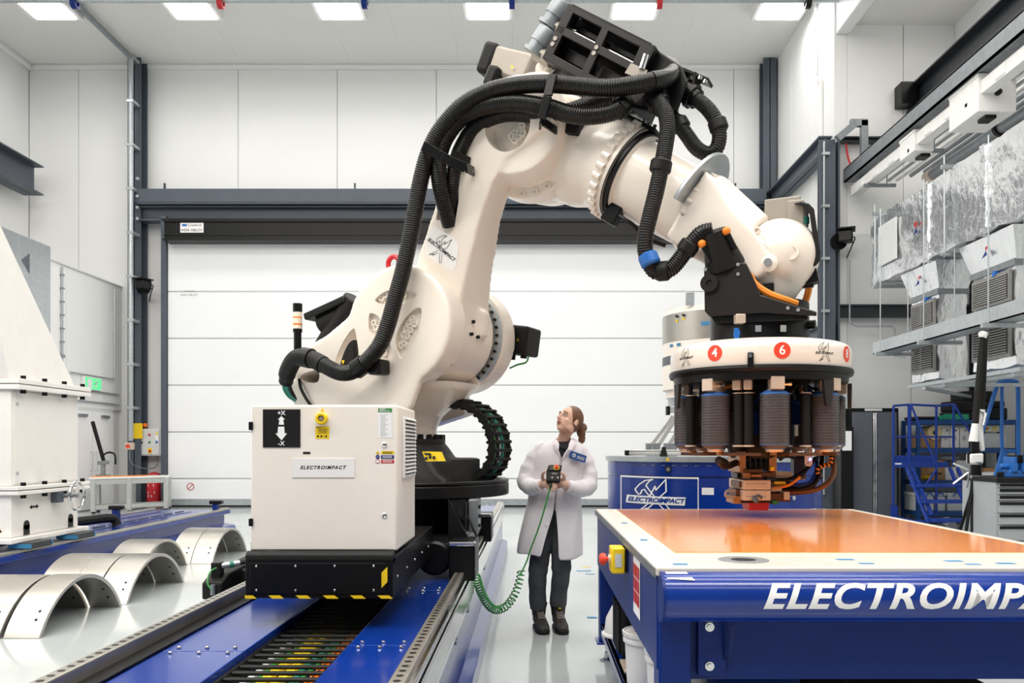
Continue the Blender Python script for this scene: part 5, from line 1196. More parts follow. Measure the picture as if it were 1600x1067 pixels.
hbox('side_block', 1152, 1161, 739, 747, 4.76, 4.9, BLACK); hbox('side_block', 1205, 1213, 730, 752, 4.74, 4.9, BRONZED); hbox('side_block', 1212, 1238, 737, 747, 4.78, 4.95, BEIGE)
hbox('side_block', 1210, 1228, 752, 757, 4.72, 4.9, YEL); hbox('side_block', 1206, 1222, 760, 763, 4.70, 4.9, BRONZE); hbox('valve', 1207, 1216, 782, 788, 4.72, 4.85, GREEN); hbox('valve', 1204, 1210, 729, 735, 4.70, 4.8, YEL)
hbox('side_block', 1225, 1234, 768, 781, 4.72, 4.9, BEIGE); hbox('side_block', 1155, 1162, 752, 762, 4.7, 4.9, BRONZED); hbox('side_block', 1215, 1245, 752, 772, 4.82, 4.98, BROWNBLK)
G().tube(spline([V((hx(x, 4.7), 4.72, hz(y, 4.7))) for x, y in ((1150, 767), (1138, 767), (1135, 772), (1137, 776), (1150, 776))], 4), .008, 8).build('side_handle', GREYB, hd)
lc = V((hx(1124, 4.6), 4.62, hz(719, 4.6))); lc2 = V((hx(1146, 4.6), 4.75, hz(730, 4.6)))
G().lathe(lc, lc2 - lc, [(0, .02), (.005, .024), (.07, .024), (.072, .03), (.11, .03)], 16).build('process_camera', BROWNBLK, hd)
G().bar(lc2, V((hx(1160, 4.7), 4.8, hz(722, 4.7))), .03, .03).build('camera_arm', BROWNBLK, hd)
hbox('suction_cylinder', 1242, 1262, 712, 750, 4.9, 5.0, mat('dark_purple_tube', '#2c2440', 0.35), None, .02)
pl = G().prism([V((hx(x, 4.6), 4.6, hz(y, 4.6))) for x, y in ((1258, 695.5), (1269.5, 695.5), (1269.5, 725), (1267, 728.5), (1261, 728.5), (1258, 725))], [V((hx(x, 4.6), 4.612, hz(y, 4.6))) for x, y in ((1258, 695.5), (1269.5, 695.5), (1269.5, 725), (1267, 728.5), (1261, 728.5), (1258, 725))]).build('sensor_plate', BEIGE, hd, smooth=0)
G().ball(V((hx(1266, 4.6), 4.597, hz(717.5, 4.6))), .007, 10, 6).build('blue_light', LED, pl)
for y in (703, 709, 724): G().cyl(V((hx(1262.5, 4.6), 4.6, hz(y, 4.6))), V((hx(1262.5, 4.6), 4.597, hz(y, 4.6))), .006, n=10).build('plate_hole', GREYB, pl)
def loom(pts, r, m, nm='head_loom', Y=4.75):
    return G().tube(spline([V((hx(x, Yy), Yy, hz(y, Yy))) for x, y, Yy in pts], 6), r, 8).build(nm, m, hd)
loom([(1300, 700, 4.8), (1303, 725, 4.75), (1302, 742, 4.72), (1290, 757, 4.7), (1270, 766, 4.72), (1245, 769, 4.75), (1225, 768, 4.78)], .016, BRONZED)
loom([(1285, 700, 4.8), (1282, 735, 4.75), (1272, 756, 4.72), (1250, 764, 4.75), (1225, 762, 4.78)], .014, BLACK)
loom([(1275, 715, 4.75), (1255, 738, 4.72), (1235, 748, 4.72), (1215, 750, 4.74), (1196, 748, 4.7)], .012, BLACK)
loom([(1290, 698, 4.85), (1278, 712, 4.8), (1274, 740, 4.75), (1262, 755, 4.72), (1235, 758, 4.75)], .009, BLUED)
loom([(1218, 718, 4.8), (1228, 712, 4.78), (1240, 715, 4.8)], .012, BLACK)
loom([(1208, 762, 4.72), (1232, 758, 4.7), (1250, 745, 4.7)], .008, ORNG)
pts = spline([V((hx(x, 4.74), 4.74, hz(y, 4.74))) for x, y in ((1298, 698), (1299, 712), (1297, 724), (1285, 728), (1277, 735), (1283, 748))], 6)
lo = G().tube(pts, .012, 8).build('striped_loom', BLACK, hd)
sp_ = resample(pts, .022)
for i in range(1, len(sp_) - 1): G().lathe(sp_[i], sp_[i + 1] - sp_[i - 1], [(-.005, .0125), (-.004, .0135), (.004, .0135), (.005, .0125)], 8).build('loom_stripe', ORNG, lo)
# black bracket and chute that joins head, wrist and hose
bpx = [(1100, 418), (1152, 410), (1166, 411), (1176, 431), (1189, 461), (1259, 482), (1276, 487), (1276, 494), (1192, 489), (1109, 495), (1101, 486)]
bk = G().prism([LW(q(x, y, .32)) for x, y in bpx], [LW(q(x, y, .10)) for x, y in bpx]).build('hose_bracket', BROWNBLK, hd, bevel=.006, smooth=0)
b2 = [(1110, 494), (1192, 488), (1262, 492), (1262, 500), (1130, 505), (1118, 507)]
G().prism([LW(q(x, y, .30)) for x, y in b2], [LW(q(x, y, -.1)) for x, y in b2]).build('bracket_foot', BLACK, hd, bevel=.006, smooth=0)
c0, c1 = LW(q(1116, 361, .33)), LW(q(1133, 416, .24)); cd_ = c1 - c0
G().loft([G().ring_pts(c0, cd_, .066, 24), G().ring_pts(c0 + cd_ * .12, cd_, .072, 24), G().ring_pts(c1, cd_, .115, 24)]).build('hose_chute', BLACKM, bk)
for x, y in ((1102, 421), (1102, 434), (1153, 413), (1153, 428), (1231, 481), (1247, 484)): G().cyl(LW(q(x, y, .32)), LW(q(x, y, .327)), .01, n=8).build('bracket_bolt', GALV, bk)
G().lathe(LW(q(1109, 443, .32)), NN, [(0, .05), (.02, .05), (.02, .018), (.012, .016)], 18).build('bracket_knob', BROWNBLK, bk)
for k, (m, r) in enumerate(((ORNG, .02), (ORNG, .014), (GREEN, .008))):
    G().tube(spline([LW(q(x, y, w)) for x, y, w in ((1171, 430 + 2 * k, .26), (1180, 444 + k, .27), (1200, 458 - k, .27), (1225, 468 - 2 * k, .26), (1245, 475 - 2 * k, .22))], 6), r, 8).build('power_cable', m, hd)
G().obox(LW(q(1195, 451, .25)), UU * .05, NN * .02, ZU * .03).build('cable_clamp', BLACK, hd, bevel=.006)
for x, y in ((1135, 361), (1097, 381)):
    c = LW(q(x, y, .36)); lt_ = G().ball(c, .024, 12, 8).build('orange_cap', ORNG, hd); G().cyl(c, c + (V((.05, 0, -.10))), .014, n=10).build('cap_bracket', BLACK, lt_)
c = V((1.20, 4.60, 2.06)); kb = G().box(hx(1149, 4.58), hx(1164, 4.58), 4.56, 4.62, hz(505, 4.58), hz(491, 4.58)).build('socket_block', BEIGE, hd, bevel=.004)
G().prism([V((hx(x, 4.55), 4.555, hz(y, 4.55))) for x, y in ((1148, 512), (1154, 512), (1157, 518), (1155, 530), (1150, 532), (1147, 524))], [V((hx(x, 4.55), 4.565, hz(y, 4.55))) for x, y in ((1148, 512), (1154, 512), (1157, 518), (1155, 530), (1150, 532), (1147, 524))]).build('key_tag', BLUEBR, hd, smooth=0)
for a, z, m in ((-16, 2.02, GALV), (12, 2.02, WHITE)):
    G().obox(hp(a, .283, z), (hp(a, 1, 0) - HB).cross(ZU) * .016, (hp(a, 1, 0) - HB) * .004, ZU * .018).build('drum_label', m, hd)
G().cyl(hp(60, .28, 2.06), hp(60, .32, 2.06), .025, n=14).build('drum_knob', BLACK, hd)

# ================================================================ BLUE WORKTABLE
TX0, TX1, TY0, TY1, TZ = .42, 2.10, 2.80, 5.43, .96
tb = thing('worktable', 'large blue steel worktable topped with a glossy orange sheet', 'table', (1.26, 4.1, 0))
G().box(TX0, TX1, TY0, TY1, TZ - .03, TZ).build('table_top', STONE, tb, bevel=.006, smooth=0)
G().box(TX0 - .004, TX0, TY0 + .01, TY1, TZ - .035, TZ - .004).build('edge_strip', GALVD, tb, smooth=0)
OX0, OX1, OY0, OY1 = .545, 2.02, 3.17, 5.33
G().box(OX0, OX1, OY0, OY1, TZ, TZ + .005).build('orange_sheet', ORANGE, tb, smooth=0)
G().box(OX0 - .03, OX1 + .03, OY0 - .03, OY1 + .03, TZ, TZ + .002).build('sealing_tape', mat('pale_tape', '#efdcc4', .5), tb, smooth=0)
ft = G().cyl((TX0 + .02, TY0, .862), (TX1, TY0, .862), .083, n=48).build('front_tube', BLUE, tb)
tmap = lambda x, y: V((.75 + x, TY0 - .0838 * math.cos(y / .083), .862 + .0838 * math.sin(y / .083)))
put_text('ELECTROIMPACT', 'lettering', PLATEW, ft, lambda x, y: tmap(x * 1.17 + .004, y + .012), size=.117, shear=.34, bold=.0034, align='LEFT', space=1.08, cuts=10)
G().cyl((TX0 + .012, TY0, .862), (TX0 + .022, TY0, .862), .085, n=40).build('tube_cap', BLUED, ft)
G().add([(TX0 + .03, TY0 - .05, .93), (TX0 + .12, TY0 - .06, .926), (TX0 + .10, TY0 - .01, .947), (TX0 + .03, TY0 - .01, .947)], [(0, 1, 2, 3)]).build('white_tape', WHITE, ft, smooth=0)
G().box(TX0 + .05, TX1 - .05, TY0 + .10, TY0 + .16, .555, .93).build('front_apron', BLUED, tb, bevel=.006, smooth=0)  # same blue as the table, shade below the tube put into the colour
G().box(TX0 + .01, TX0 + .06, TY0 + .05, TY1 - .02, .60, .93).build('side_apron', BLUED, tb, bevel=.006, smooth=0)  # darker blue here too, shade under the top painted in
G().box(TX1 - .06, TX1 - .01, TY0 + .05, TY1 - .02, .60, .93).box(TX0 + .05, TX1 - .05, TY1 - .08, TY1 - .02, .6, .93).build('rear_apron', BLUE, tb, bevel=.006, smooth=0)
for x in (TX0 + .015, TX1 - .125):
    for y in (TY0 + .03, TY1 - .16):
        lg = G().box(x, x + .11, y, y + .13, .13, .93).build('leg', BLUED, tb, bevel=.008)  # leg colour darkened to carry the shade under the table
        G().box(x - .02, x + .12, y - .02, y + .14, .115, .13).build('foot_plate', BLUE, lg, bevel=.004)
        G().cyl((x + .055, y + .065, .02), (x + .055, y + .065, .12), .014, n=12).lathe((x + .055, y + .065, 0), ZU, [(0, .05), (.008, .05), (.02, .02), (.05, .02), (.055, .014)], 20).build('levelling_foot', CHROME, lg)
G().box(TX0 + .02, TX1 - .02, TY0 + .06, TY1 - .05, .215, .245).box(TX0 + .02, TX0 + .05, TY0 + .1, TY1 - .1, .17, .245).build('lower_shelf', BLUE, tb, bevel=.005, smooth=0)
gs = [(.59, 2.885, .76), (.70, 2.885, .76), (.675, 2.885, .57), (.59, 2.885, .57)]
gu = G().box(.575, .672, 2.87, 2.90, .575, .78).prism([(.66, 2.80, .76), (.695, 2.80, .76), (.672, 2.90, .575), (.66, 2.90, .575)], [(.667, 2.80, .76), (.70, 2.80, .76), (.68, 2.90, .575), (.667, 2.90, .575)]).build('tube_bracket', BLUED, tb, bevel=.003, smooth=0)
for z in (.61, .745): G().lathe((.615, 2.87, z), (0, -1, 0), [(0, .016), (.005, .016), (.005, .010), (.012, .010)], 14).build('bracket_bolt', CHROME, gu)
# top details
for cx, cy, r in ((.76, 2.98, .045), (1.87, 5.38, .03)):
    G().annulus((cx, cy, TZ), ZU, 0, .0025, r, r * 2.0, 32).build('vacuum_ring', GALV, tb, smooth=0); G().cyl((cx, cy, TZ), (cx, cy, TZ + .002), r, n=24).build('vacuum_port', INK, tb)
for x, y, w, h in ((.49, 2.86, .05, .03), (.475, 3.6, .03, .05), (1.1, 2.98, .06, .03), (1.14, 2.88, .05, .025), (1.47, 2.94, .06, .03), (1.62, 2.88, .06, .03), (1.50, 2.86, .05, .025), (.48, 4.4, .03, .05)):
    G().box(x, x + w, y, y + h, TZ, TZ + .0012).build('blue_tape', TAPE, tb, smooth=0)
mp = plane_map((TX0 + .01, 3.38, .81), (0, -1, 0), (0, 0, 1), .002)
pl = G(); quad(pl, mp, -.105, .105, -.13, .115); pl = pl.build('warning_sheet', WHITE, tb, smooth=0)
mp = plane_map((TX0 + .01, 3.38, .81), (0, -1, 0), (0, 0, 1), .004)
g = G(); [quad(g, mp, x0, x0 + .085, y0, y0 + .05) for x0 in (-.09, .005) for y0 in (-.085, -.03, .025)]; g.build('warning_print', RED, pl, smooth=0)
EX = TX0 + .028
es = thing('emergency_stop', 'yellow emergency stop box with red mushroom button on the side of the blue table', 'switch', (EX - .02, 3.75, .84))
G().box(EX - .09, EX - .03, 3.70, 3.83, .80, .915).build('box', YEL, es, bevel=.006)
G().box(EX - .03, EX + .01, 3.70, 3.84, .805, .91).build('back_plate', BLACK, es, bevel=.004)
bt = G().lathe((EX - .09, 3.765, .858), (-1, 0, 0), [(0, .012), (.02, .012), (.022, .026), (.04, .028), (.05, .018)], 24).build('red_button', REDO, es)
G().cyl((EX - .088, 3.765, .858), (EX - .10, 3.765, .858), .022, n=20).build('button_collar', BEIGE, es)
mp = plane_map((EX - .06, 3.70, .86), (1, 0, 0), (0, 0, 1), .002); g = G(); quad(g, mp, -.015, .015, -.03, .03); g.build('label', GREYP, es, smooth=0)
g = G(); mp = plane_map((EX - .01, 3.70, .86), (1, 0, 0), (0, 0, 1), .002); quad(g, mp, -.008, .008, -.025, .025); g.build('label', GREYP, es, smooth=0)
# things on the table's lower shelf
def bucket(x, y, r, h, label):
    b = thing('bucket', label, 'bucket', (x, y, .245), 0, 'white buckets under the table')
    G().lathe((x, y, .245), ZU, [(0, r * .88), (h * .8, r * .96), (h * .8, r * 1.03), (h * .86, r * 1.03), (h * .86, r), (h * .95, r)], 36).build('pail', PLASTW, b)
    G().lathe((x, y, .245), ZU, [(h * .92, r * 1.05), (h * .99, r * 1.06), (h, r * 1.03), (h, r * .97), (h * .985, r * .95), (h * .985, 0)], 36).build('lid', PLASTW, b)
    G().lathe((x, y, .245 + h * .985), ZU, [(0, r * .6), (.002, r * .6)], 24).build('lid_label', RED if r > .12 else GREYP, b)
bucket(.565, 3.95, .125, .25, 'white lidded bucket under the table, farthest back of three')
bucket(.60, 3.56, .11, .26, 'white lidded bucket under the table, middle of three')
bucket(.585, 3.27, .10, .24, 'white lidded bucket under the table, half hidden by the front leg')
ct = thing('black_crate', 'black ribbed plastic crate on the lower shelf of the blue table', 'crate', (.68, 4.3, .245))
G().box(.475, .80, 4.36, 4.72, .25, .58).build('crate_body', BLACKM, ct, bevel=.02)
for k in range(8): G().box(.495 + k * .036, .507 + k * .036, 4.345, 4.36, .27, .52).build('crate_rib', BLACK, ct, bevel=.003, smooth=0)
for k in range(6): G().box(.46, .475, 4.4 + k * .055, 4.415 + k * .055, .27, .52).build('crate_rib', BLACK, ct, smooth=0)
hm = thing('white_helmet', 'white rounded helmet beside the black crate under the table', 'helmet', (.58, 4.85, .245))
G().lathe((.57, 4.96, .245), ZU, [(0, .13), (.02, .135), (.1, .125), (.17, .09), (.21, .04), (.22, .005)], 28).build('shell', PLASTW, hm)
G().lathe((.57, 4.96, .245), ZU, [(0, .15), (.012, .15), (.02, .13)], 28).build('brim', PLASTW, hm)
tag(G().box(.46, .62, 4.1, 4.33, .246, .262).build('board_offcut', BEIGE, bevel=.003), 'beige offcut board lying on the table shelf edge', 'board')
lb = thing('plastic_bundle', 'bundle of crumpled clear plastic sheet on the table shelf behind the front leg', 'plastic bag', (.95, 3.15, .245))
G().ball((.78, 3.15, .36), .14, 18, 12, (1.2, 1, .75)).build('sheet', CLEARB, lb); G().tube(spline([(.62, 3.0, .42), (.75, 2.98, .45), (.9, 3.0, .40), (1.1, 3.02, .40)], 6), .012, 8).build('black_strap', BLACK, lb)
dk = thing('black_case', 'black case lying on the lower table shelf under the big lettering', 'case', (1.5, 3.3, .245))
G().box(1.15, 1.75, 3.1, 3.6, .246, .47).build('shell', FABRIC, dk, bevel=.04, seg=3); G().box(1.4, 1.5, 3.08, 3.1, .35, .38).build('handle', BLACK, dk, bevel=.006)

# ================================================================ BLUE DRUM STAND WITH MANDREL
dr = thing('mandrel_stand', 'round blue rotary stand with white line logo behind the orange table', 'stand', (1.74, 8.0, 0))
DC = V((1.74, 8.0, 0)); DR = 1.0
G().lathe(DC, ZU, [(.0, DR), (1.10, DR), (1.10, DR - .015), (1.115, DR - .015), (1.115, DR), (1.235, DR)], 96).build('drum_body', BLUE, dr)
G().lathe(DC + ZU * 1.235, ZU, [(0, DR + .02), (.045, DR + .02)], 96).build('top_plate', GALV, dr)
dm = lambda r=DR + .003: (lambda x, y: DC + V((r * math.sin(x), -r * math.cos(x), y)))
m0 = dm()
za, zb = .70, 1.10
def la(t):                                               # the printed panel is spread evenly to the eye across the drum's side
    lo, hi = -1.4, 0.2; tgt = 971 + 120 * t
    for _ in range(40):
        m = (lo + hi) / 2; p = VX + F * (DC.x + DR * math.sin(m)) / (DC.y - DR * math.cos(m))
        if p < tgt: lo = m
        else: hi = m
    return lo
LA = [la(k / 60) for k in range(-3, 64)]
def lx(t): k = (t * 60) + 3; i = max(0, min(len(LA) - 2, int(k))); return LA[i] + (LA[i + 1] - LA[i]) * (k - i)
pm_ = lambda r: (lambda t, z: dm(r)(lx(t), z))
g = G(); ribbon(g, [(.0, za), (.0, zb), (1.0, zb), (1.0, za), (.0, za)], .014, pm_(DR + .004), 12); fr = g.build('logo_frame', WHITE, dr, smooth=0)
logo('logo', WHITE, fr, lambda x, y: pm_(DR + .004)(.04 + .8 * x, .775 + y * .31), .024, 3)
g = G(); lmt = pm_(DR + .007)
for i in range(12):
    x0, x1 = .065 + i * .0635, .065 + (i + 1) * .0635; g.add([lmt(x0, .865), lmt(x1, .865), lmt(x1 + .014, .935), lmt(x0 + .014, .935)], [(0, 1, 2, 3)])
bn = g.build('name_band', WHITE, fr, smooth=0); lmt2 = pm_(DR + .010)
put_text('ELECTROIMPACT', 'lettering', BLUE, bn, lambda x, y: lmt2(.452 + x * 1.0, .899 + y * .55), size=.1, shear=.3, bold=.003, space=.92, xcuts=10)
g = G(); quad(g, m0, -.30, -.20, .96, 1.02); g.build('data_plate', PLATEW, dr, smooth=0)
g = G(); quad(g, m0, -.62, -.565, 1.145, 1.20); ds = g.build('socket', INK, dr, smooth=0)
c = m0(-.59, 1.172); G().cyl(c, c + V((-.3, -1, 0)).normalized() * .02, .016, n=12).build('socket_plug', CHROME, ds)
g = G(); quad(g, dm(DR + .023), -.60, -.575, 1.245, 1.27); g.build('yellow_tag', YEL, dr, smooth=0)
for k in range(12):
    for j in (0, 1): 
        c = m0(-.95 + k * .1 + .02 * j, 1.205); G().cyl(c, c + V((0, -.004, 0)), .005, n=6).build('rivet', GALV, dr)
for z in (.93, .98): c = m0(.5, z); G().cyl(c - V((0, .0, 0)), c + V((.02, -.03, 0)), .02, n=12).build('pipe_port', CHROME, dr)
ms = thing('extrusion_frame', 'aluminium extrusion frame with slanted legs standing on the blue drum', 'frame', (1.6, 7.9, 1.28))
def P8(x, y, Y): return at(x, y, Y)
for (x0, y0, Y0_, x1, y1, Y1_) in ((977, 705, 7.4, 1122, 705, 7.4), (977, 709.5, 7.4, 1122, 709.5, 7.4)):
    G().bar(P8(x0, y0, Y0_), P8(x1, y1, Y1_), .028, .026).build('profile_bar', ALUP, ms, bevel=.004, smooth=0)
G().box(at(976, 700, 7.4).x, at(982, 700, 7.4).x, 7.35, 7.42, 1.29, 1.335).build('profile_end', BLACKM, ms, bevel=.004)
for (x0, y0, x1, y1) in ((1014, 700, 1052, 650), (1026, 700, 1060, 648), (1042, 700, 1075, 648), (1052, 700, 1085, 655)):
    G().bar(P8(x0, y0, 7.7), P8(x1, y1, 7.7), .035, .035, (0, 1, 0)).build('slanted_leg', ALUP, ms, bevel=.004, smooth=0)
    G().box(P8(x0, y0, 7.7).x - .03, P8(x0, y0, 7.7).x + .03, 7.67, 7.73, 1.28, 1.40).build('leg_foot', GALVD, ms, bevel=.004)
G().bar(P8(1042, 640, 7.7), P8(1150, 640, 7.7), .06, .06).build('cross_beam', ALUP, ms, bevel=.004, smooth=0)
G().box(P8(1041, 640, 7.7).x, P8(1046, 640, 7.7).x, 7.66, 7.74, 1.66, 1.74).build('profile_end', BLACKM, ms)
cn = G().lathe(P8(1037, 716, 7.3), ZU, [(0, .036), (.02, .036), (.09, .018), (.1, .018)], 16).build('cone_stop', BLACKM, ms)
G().box(1.5, 2.2, 7.55, 7.9, 1.28, 1.34).build('profile_stack', ALUP, ms, bevel=.004, smooth=0)
md_ = thing('mandrel', 'pale cylindrical mandrel with grey bands standing behind the robot head', 'mandrel', (1.78, 8.0, 1.9))
MC = V((1.79, 8.0, 0))
G().lathe(MC, ZU, [(1.83, .49), (1.90, .49), (1.905, .52), (2.60, .52), (2.62, .50), (2.66, .50)], 72).build('mandrel_body', CABW, md_)
G().lathe(MC, ZU, [(2.35, .523), (2.61, .523)], 72).build('upper_sleeve', ALU, md_)
G().lathe(MC, ZU, [(2.14, .523), (2.22, .523)], 72).build('grey_band', GREYC, md_)
G().lathe(MC, ZU, [(1.74, .47), (1.83, .47)], 72).build('mandrel_foot', GALV, md_)
mm = lambda x, y: MC + V((.526 * math.sin(x), -.526 * math.cos(x), y))
for x0, x1, z0, z1, m in ((-.5, -.1, 2.465, 2.50, TAPE), (-1.2, -1.1, 2.30, 2.325, TAPE), (-1.0, -.9, 2.30, 2.325, TAPE), (-1.2, -1.12, 2.0, 2.02, TAPE), (-1.02, -.97, 2.52, 2.545, YEL), (-.86, -.81, 2.53, 2.555, YEL)):
    g = G()
    for k in range(4): quad(g, mm, x0 + (x1 - x0) * k / 4, x0 + (x1 - x0) * (k + 1) / 4, z0, z1)
    g.build('tape_mark', m, md_, smooth=0)
for x in (-1.0, -.84): c = mm(x, 2.575); G().cyl(c, c + V((-.3, -1, 0)).normalized() * .02, .012, n=8).build('mandrel_pin', INK, md_)
c = mm(-.7, 2.66); G().box(c.x - .04, c.x + .04, c.y, c.y + .02, 2.66, 2.78).build('top_bracket', GALV, md_, bevel=.004)

# ================================================================ RIGHT BACKGROUND
gc = thing('steel_cabinet', 'slate grey double-door steel cabinet standing against the grey wall', 'cabinet', (6.1, 14.9, 0))
def fy(y, Y): return EYE - (y - VY) / F * Y
def fx(x, Y): return (x - VX) / F * Y
G().box(5.64, 6.5, 14.72, 15.3, 0.0, 2.05).build('carcass', BLACK, gc, bevel=.006, smooth=0)
for x0, x1 in ((5.67, 6.03), (6.10, 6.46)): G().box(x0, x1, 14.69, 14.72, .06, 1.98).build('door', GREYC, gc, bevel=.006, smooth=0)
for x in (6.035, 6.07): G().box(x, x + .025, 14.67, 14.72, .08, 1.97).build('door_pull', CHROME, gc, bevel=.006)
G().box(5.9, 6.2, 14.7, 14.72, 2.0, 2.04).build('top_plate', GREYP, gc, smooth=0)
bp_ = tag(G().box(5.40, 5.62, 14.5, 14.9, 0, 1.72).build('black_locker', BLACK, bevel=.01, smooth=0), 'narrow black locker beside the slate grey steel cabinet', 'locker')
lb_ = G().box(5.42, 5.58, 14.485, 14.5, 1.30, 1.64).build('notice', WHITE, bp_, smooth=0)
# mobile step platform
mpf = thing('step_platform', 'dark blue mobile platform steps with guard rails in front of the shelving', 'platform', (6.8, 14.2, 0))
def tb_(pts, r=.02, name='rail', m=BLUEST, par=mpf): return G().tube([at(*p) for p in pts], r, 8).build(name, m, par)
YA, YC = 14.45, 13.9
tb_([(1396, 634, YA), (1396, 806, YA)], .022, 'post'); tb_([(1421, 634, YA), (1421, 728, YA)], .035, 'post'); tb_([(1463, 634, YA), (1463, 806, YA)], .022, 'post'); tb_([(1490, 633, YA), (1490, 728, YA)], .022, 'post')
tb_([(1396, 634, YA), (1423, 632, YA), (1463, 634, YA), (1491, 632, YA)], .02, 'guard_rail'); tb_([(1396, 682.5, YA), (1490, 682.5, YA)], .016, 'guard_rail')
tb_([(1423, 632, YC), (1465, 730, YC), (1440, 768, YC)], .02, 'handrail'); tb_([(1491, 632, YC), (1515, 674, YC)], .02, 'handrail')
a0, a1 = fx(1396, YA), fx(1494, YC)
G().box(a0, a1, 14.15, YA + .03, fy(731, YC), fy(722, YC)).build('platform_deck', BLUEST, mpf, bevel=.006, smooth=0)
G().box(fx(1420, YC), fx(1489, YC), YA, YA + .02, fy(730, YC), fy(712, YC)).build('kick_plate', BLUEST, mpf, smooth=0)
for (x0, y0, x1, y1) in ((1417, 731, 1451, 816), (1425, 731, 1456, 805), (1484, 731, 1513, 800), (1496, 731, 1522, 790)): G().bar(at(x0, y0, YC), at(x1, y1, 13.4), .045, .045).build('stringer', BLUEST, mpf, smooth=0)
for y, x0, x1, Yt in ((758, 1428, 1511, 13.75), (783, 1439, 1513, 13.55), (812, 1455, 1520, 13.35)): G().box(fx(x0, Yt), fx(x1, Yt), Yt - .1, Yt + .15, fy(y + 3, Yt), fy(y - 2, Yt)).build('tread', BLUEST, mpf, bevel=.005, smooth=0)
G().bar(V((fx(1400, 14), 13.7, .14)), V((fx(1520, 14), 13.7, .14)), .06, .05).bar(V((fx(1396, YA), 13.4, .14)), V((fx(1396, YA), YA, .14)), .06, .05).build('base_frame', BLUEST, mpf, smooth=0)
for x, y in ((6.85, 13.55), (6.2, 14.4), (7.2, 14.4)): G().cyl((x, y - .03, .075), (x, y + .03, .075), .075, n=18).build('caster', GREYP, mpf)
G().box(fx(1391, YA), fx(1399, YA), YA - .1, YA, 0, .35).build('brake_foot', BLUEST, mpf, smooth=0)
g = G(); mp = plane_map((fx(1403, YC), YC, fy(724.5, YC)), (1, 0, 0), (0, 0, 1), .003); quad(g, mp, -.05, .06, -.012, .012); g.build('white_sticker', WHITE, mpf, smooth=0)
# shelving and what stands on it
sh = thing('shelving_unit', 'blue steel shelving unit full of boxes behind the platform steps', 'shelf', (7.7, 14.9, 0))
SX = (6.80, 8.55); ST = (1.84, 1.345, .775, .235)
for x in SX:
    for y in (14.62, 15.2): G().box(x - .03, x + .03, y - .03, y + .03, 0, 1.84).build('upright', BLUESH, sh, smooth=0)
for z in ST: G().box(SX[0], SX[1], 14.6, 15.22, z - .085, z).build('shelf_board', BLUESH, sh, bevel=.005, smooth=0)
def shelf_box(name, label, cat, x0, x1, y0, y1, z, m, Y=14.7, dep=.4, group=None, lidm=None):
    t = thing(name, label, cat, (fx((x0 + x1) / 2, Y), Y, z), 0, group)
    h = fy(y0, Y) - fy(y1, Y)
    G().box(fx(x0, Y), fx(x1, Y), Y, Y + dep, z + .001, z + h).build('body', m, t, bevel=.008, smooth=0)
    if lidm: G().box(fx(x0, Y) - .012, fx(x1, Y) + .012, Y - .012, Y + dep, z + h - .04, z + h + .015).build('lid', lidm, t, bevel=.008, smooth=0)
    return t
t = shelf_box('carton', 'brown cardboard box at the end of the second shelf, below the black mat', 'box', 1437, 1452, 678, 699, ST[1], CARD)
t = thing('packing_roll', 'cream roll of packing material on the second shelf', 'roll', (7.2, 14.9, ST[1])); G().cyl((fx(1461, 14.7), 14.7, ST[1] + .27), (fx(1461, 14.7), 15.1, ST[1] + .27), .13, n=24).build('roll', mat('cream_paper', '#e3cf9c', .7), t); G().cyl((fx(1461, 14.7), 14.69, ST[1] + .27), (fx(1461, 14.7), 14.7, ST[1] + .27), .04, n=16).build('core_hole', INK, t)
G().box(fx(1454, 14.7), fx(1470, 14.7), 14.75, 15.1, ST[1] + .001, ST[1] + .15).build('support_box', CARD, t, smooth=0)
for i, (x0, x1, s) in enumerate(((1472, 1484, 'white carton on the second shelf, next to the cream roll'), (1485, 1499, 'white carton on the second shelf, middle of three'), (1500, 1514, 'white carton on the second shelf, beside the black measuring arm'))):
    t = shelf_box('white_carton', s, 'box', x0, x1, 667, 699, ST[1], BOXW, group='white cartons on the second shelf')
    mp = plane_map((fx((x0 + x1) / 2, 14.7), 14.7, ST[1] + .18), (1, 0, 0), (0, 0, 1), .003); g = G()
    for k in range(4): quad(g, mp, -.04, .02 + .01 * (k % 2), .02 * k - .04, .02 * k - .032)
    disc(g, mp, .02, .13, .018, 12); g.build('carton_print', GREYC, t, smooth=0)
t = shelf_box('plastic_tote', 'wide white tote on the second shelf with a blue mark', 'box', 1534, 1573, 676, 699, ST[1], CLEARB)
t2 = shelf_box('labelled_carton', 'white box covered in yellow and red warning labels, standing on the white tote', 'box', 1534, 1562, 664, 674, ST[1] + .285, BOXW, 14.72)
for i, (x, y, m) in enumerate(((1540, 666.5, YEL), (1540, 669, RED), (1540, 671.5, YEL), (1554, 667, YEL), (1554, 671, YEL))):
    g = G(); mp = plane_map((fx(x, 14.72), 14.72, ST[1] + .285 + (674 - y) * .0113), (1, 0, 0), (0, 0, 1), .003); quad(g, mp, -.05, .05, -.011, .012); g.build('warning_label', m, t2, smooth=0)
t = shelf_box('carton', 'open cardboard box with dark lettering on the third shelf', 'box', 1450, 1476, 718, 749, ST[2], CARD)
mp = plane_map((fx(1463, 14.7), 14.7, ST[2] + .12), (1, 0, 0), (0, 0, 1), .004); g = G()
for k in range(6): quad(g, mp, -.1 + k * .033, -.075 + k * .033, -.02, .015)
g.build('carton_print', INK, t, smooth=0)
t = shelf_box('white_carton', 'tall white carton on the third shelf beside the cardboard box', 'box', 1477, 1495, 729, 749, ST[2], BOXW)
t = shelf_box('grey_carton', 'light grey carton on the third shelf behind the measuring arm tripod', 'box', 1496, 1517, 718, 749, ST[2], GREYP)
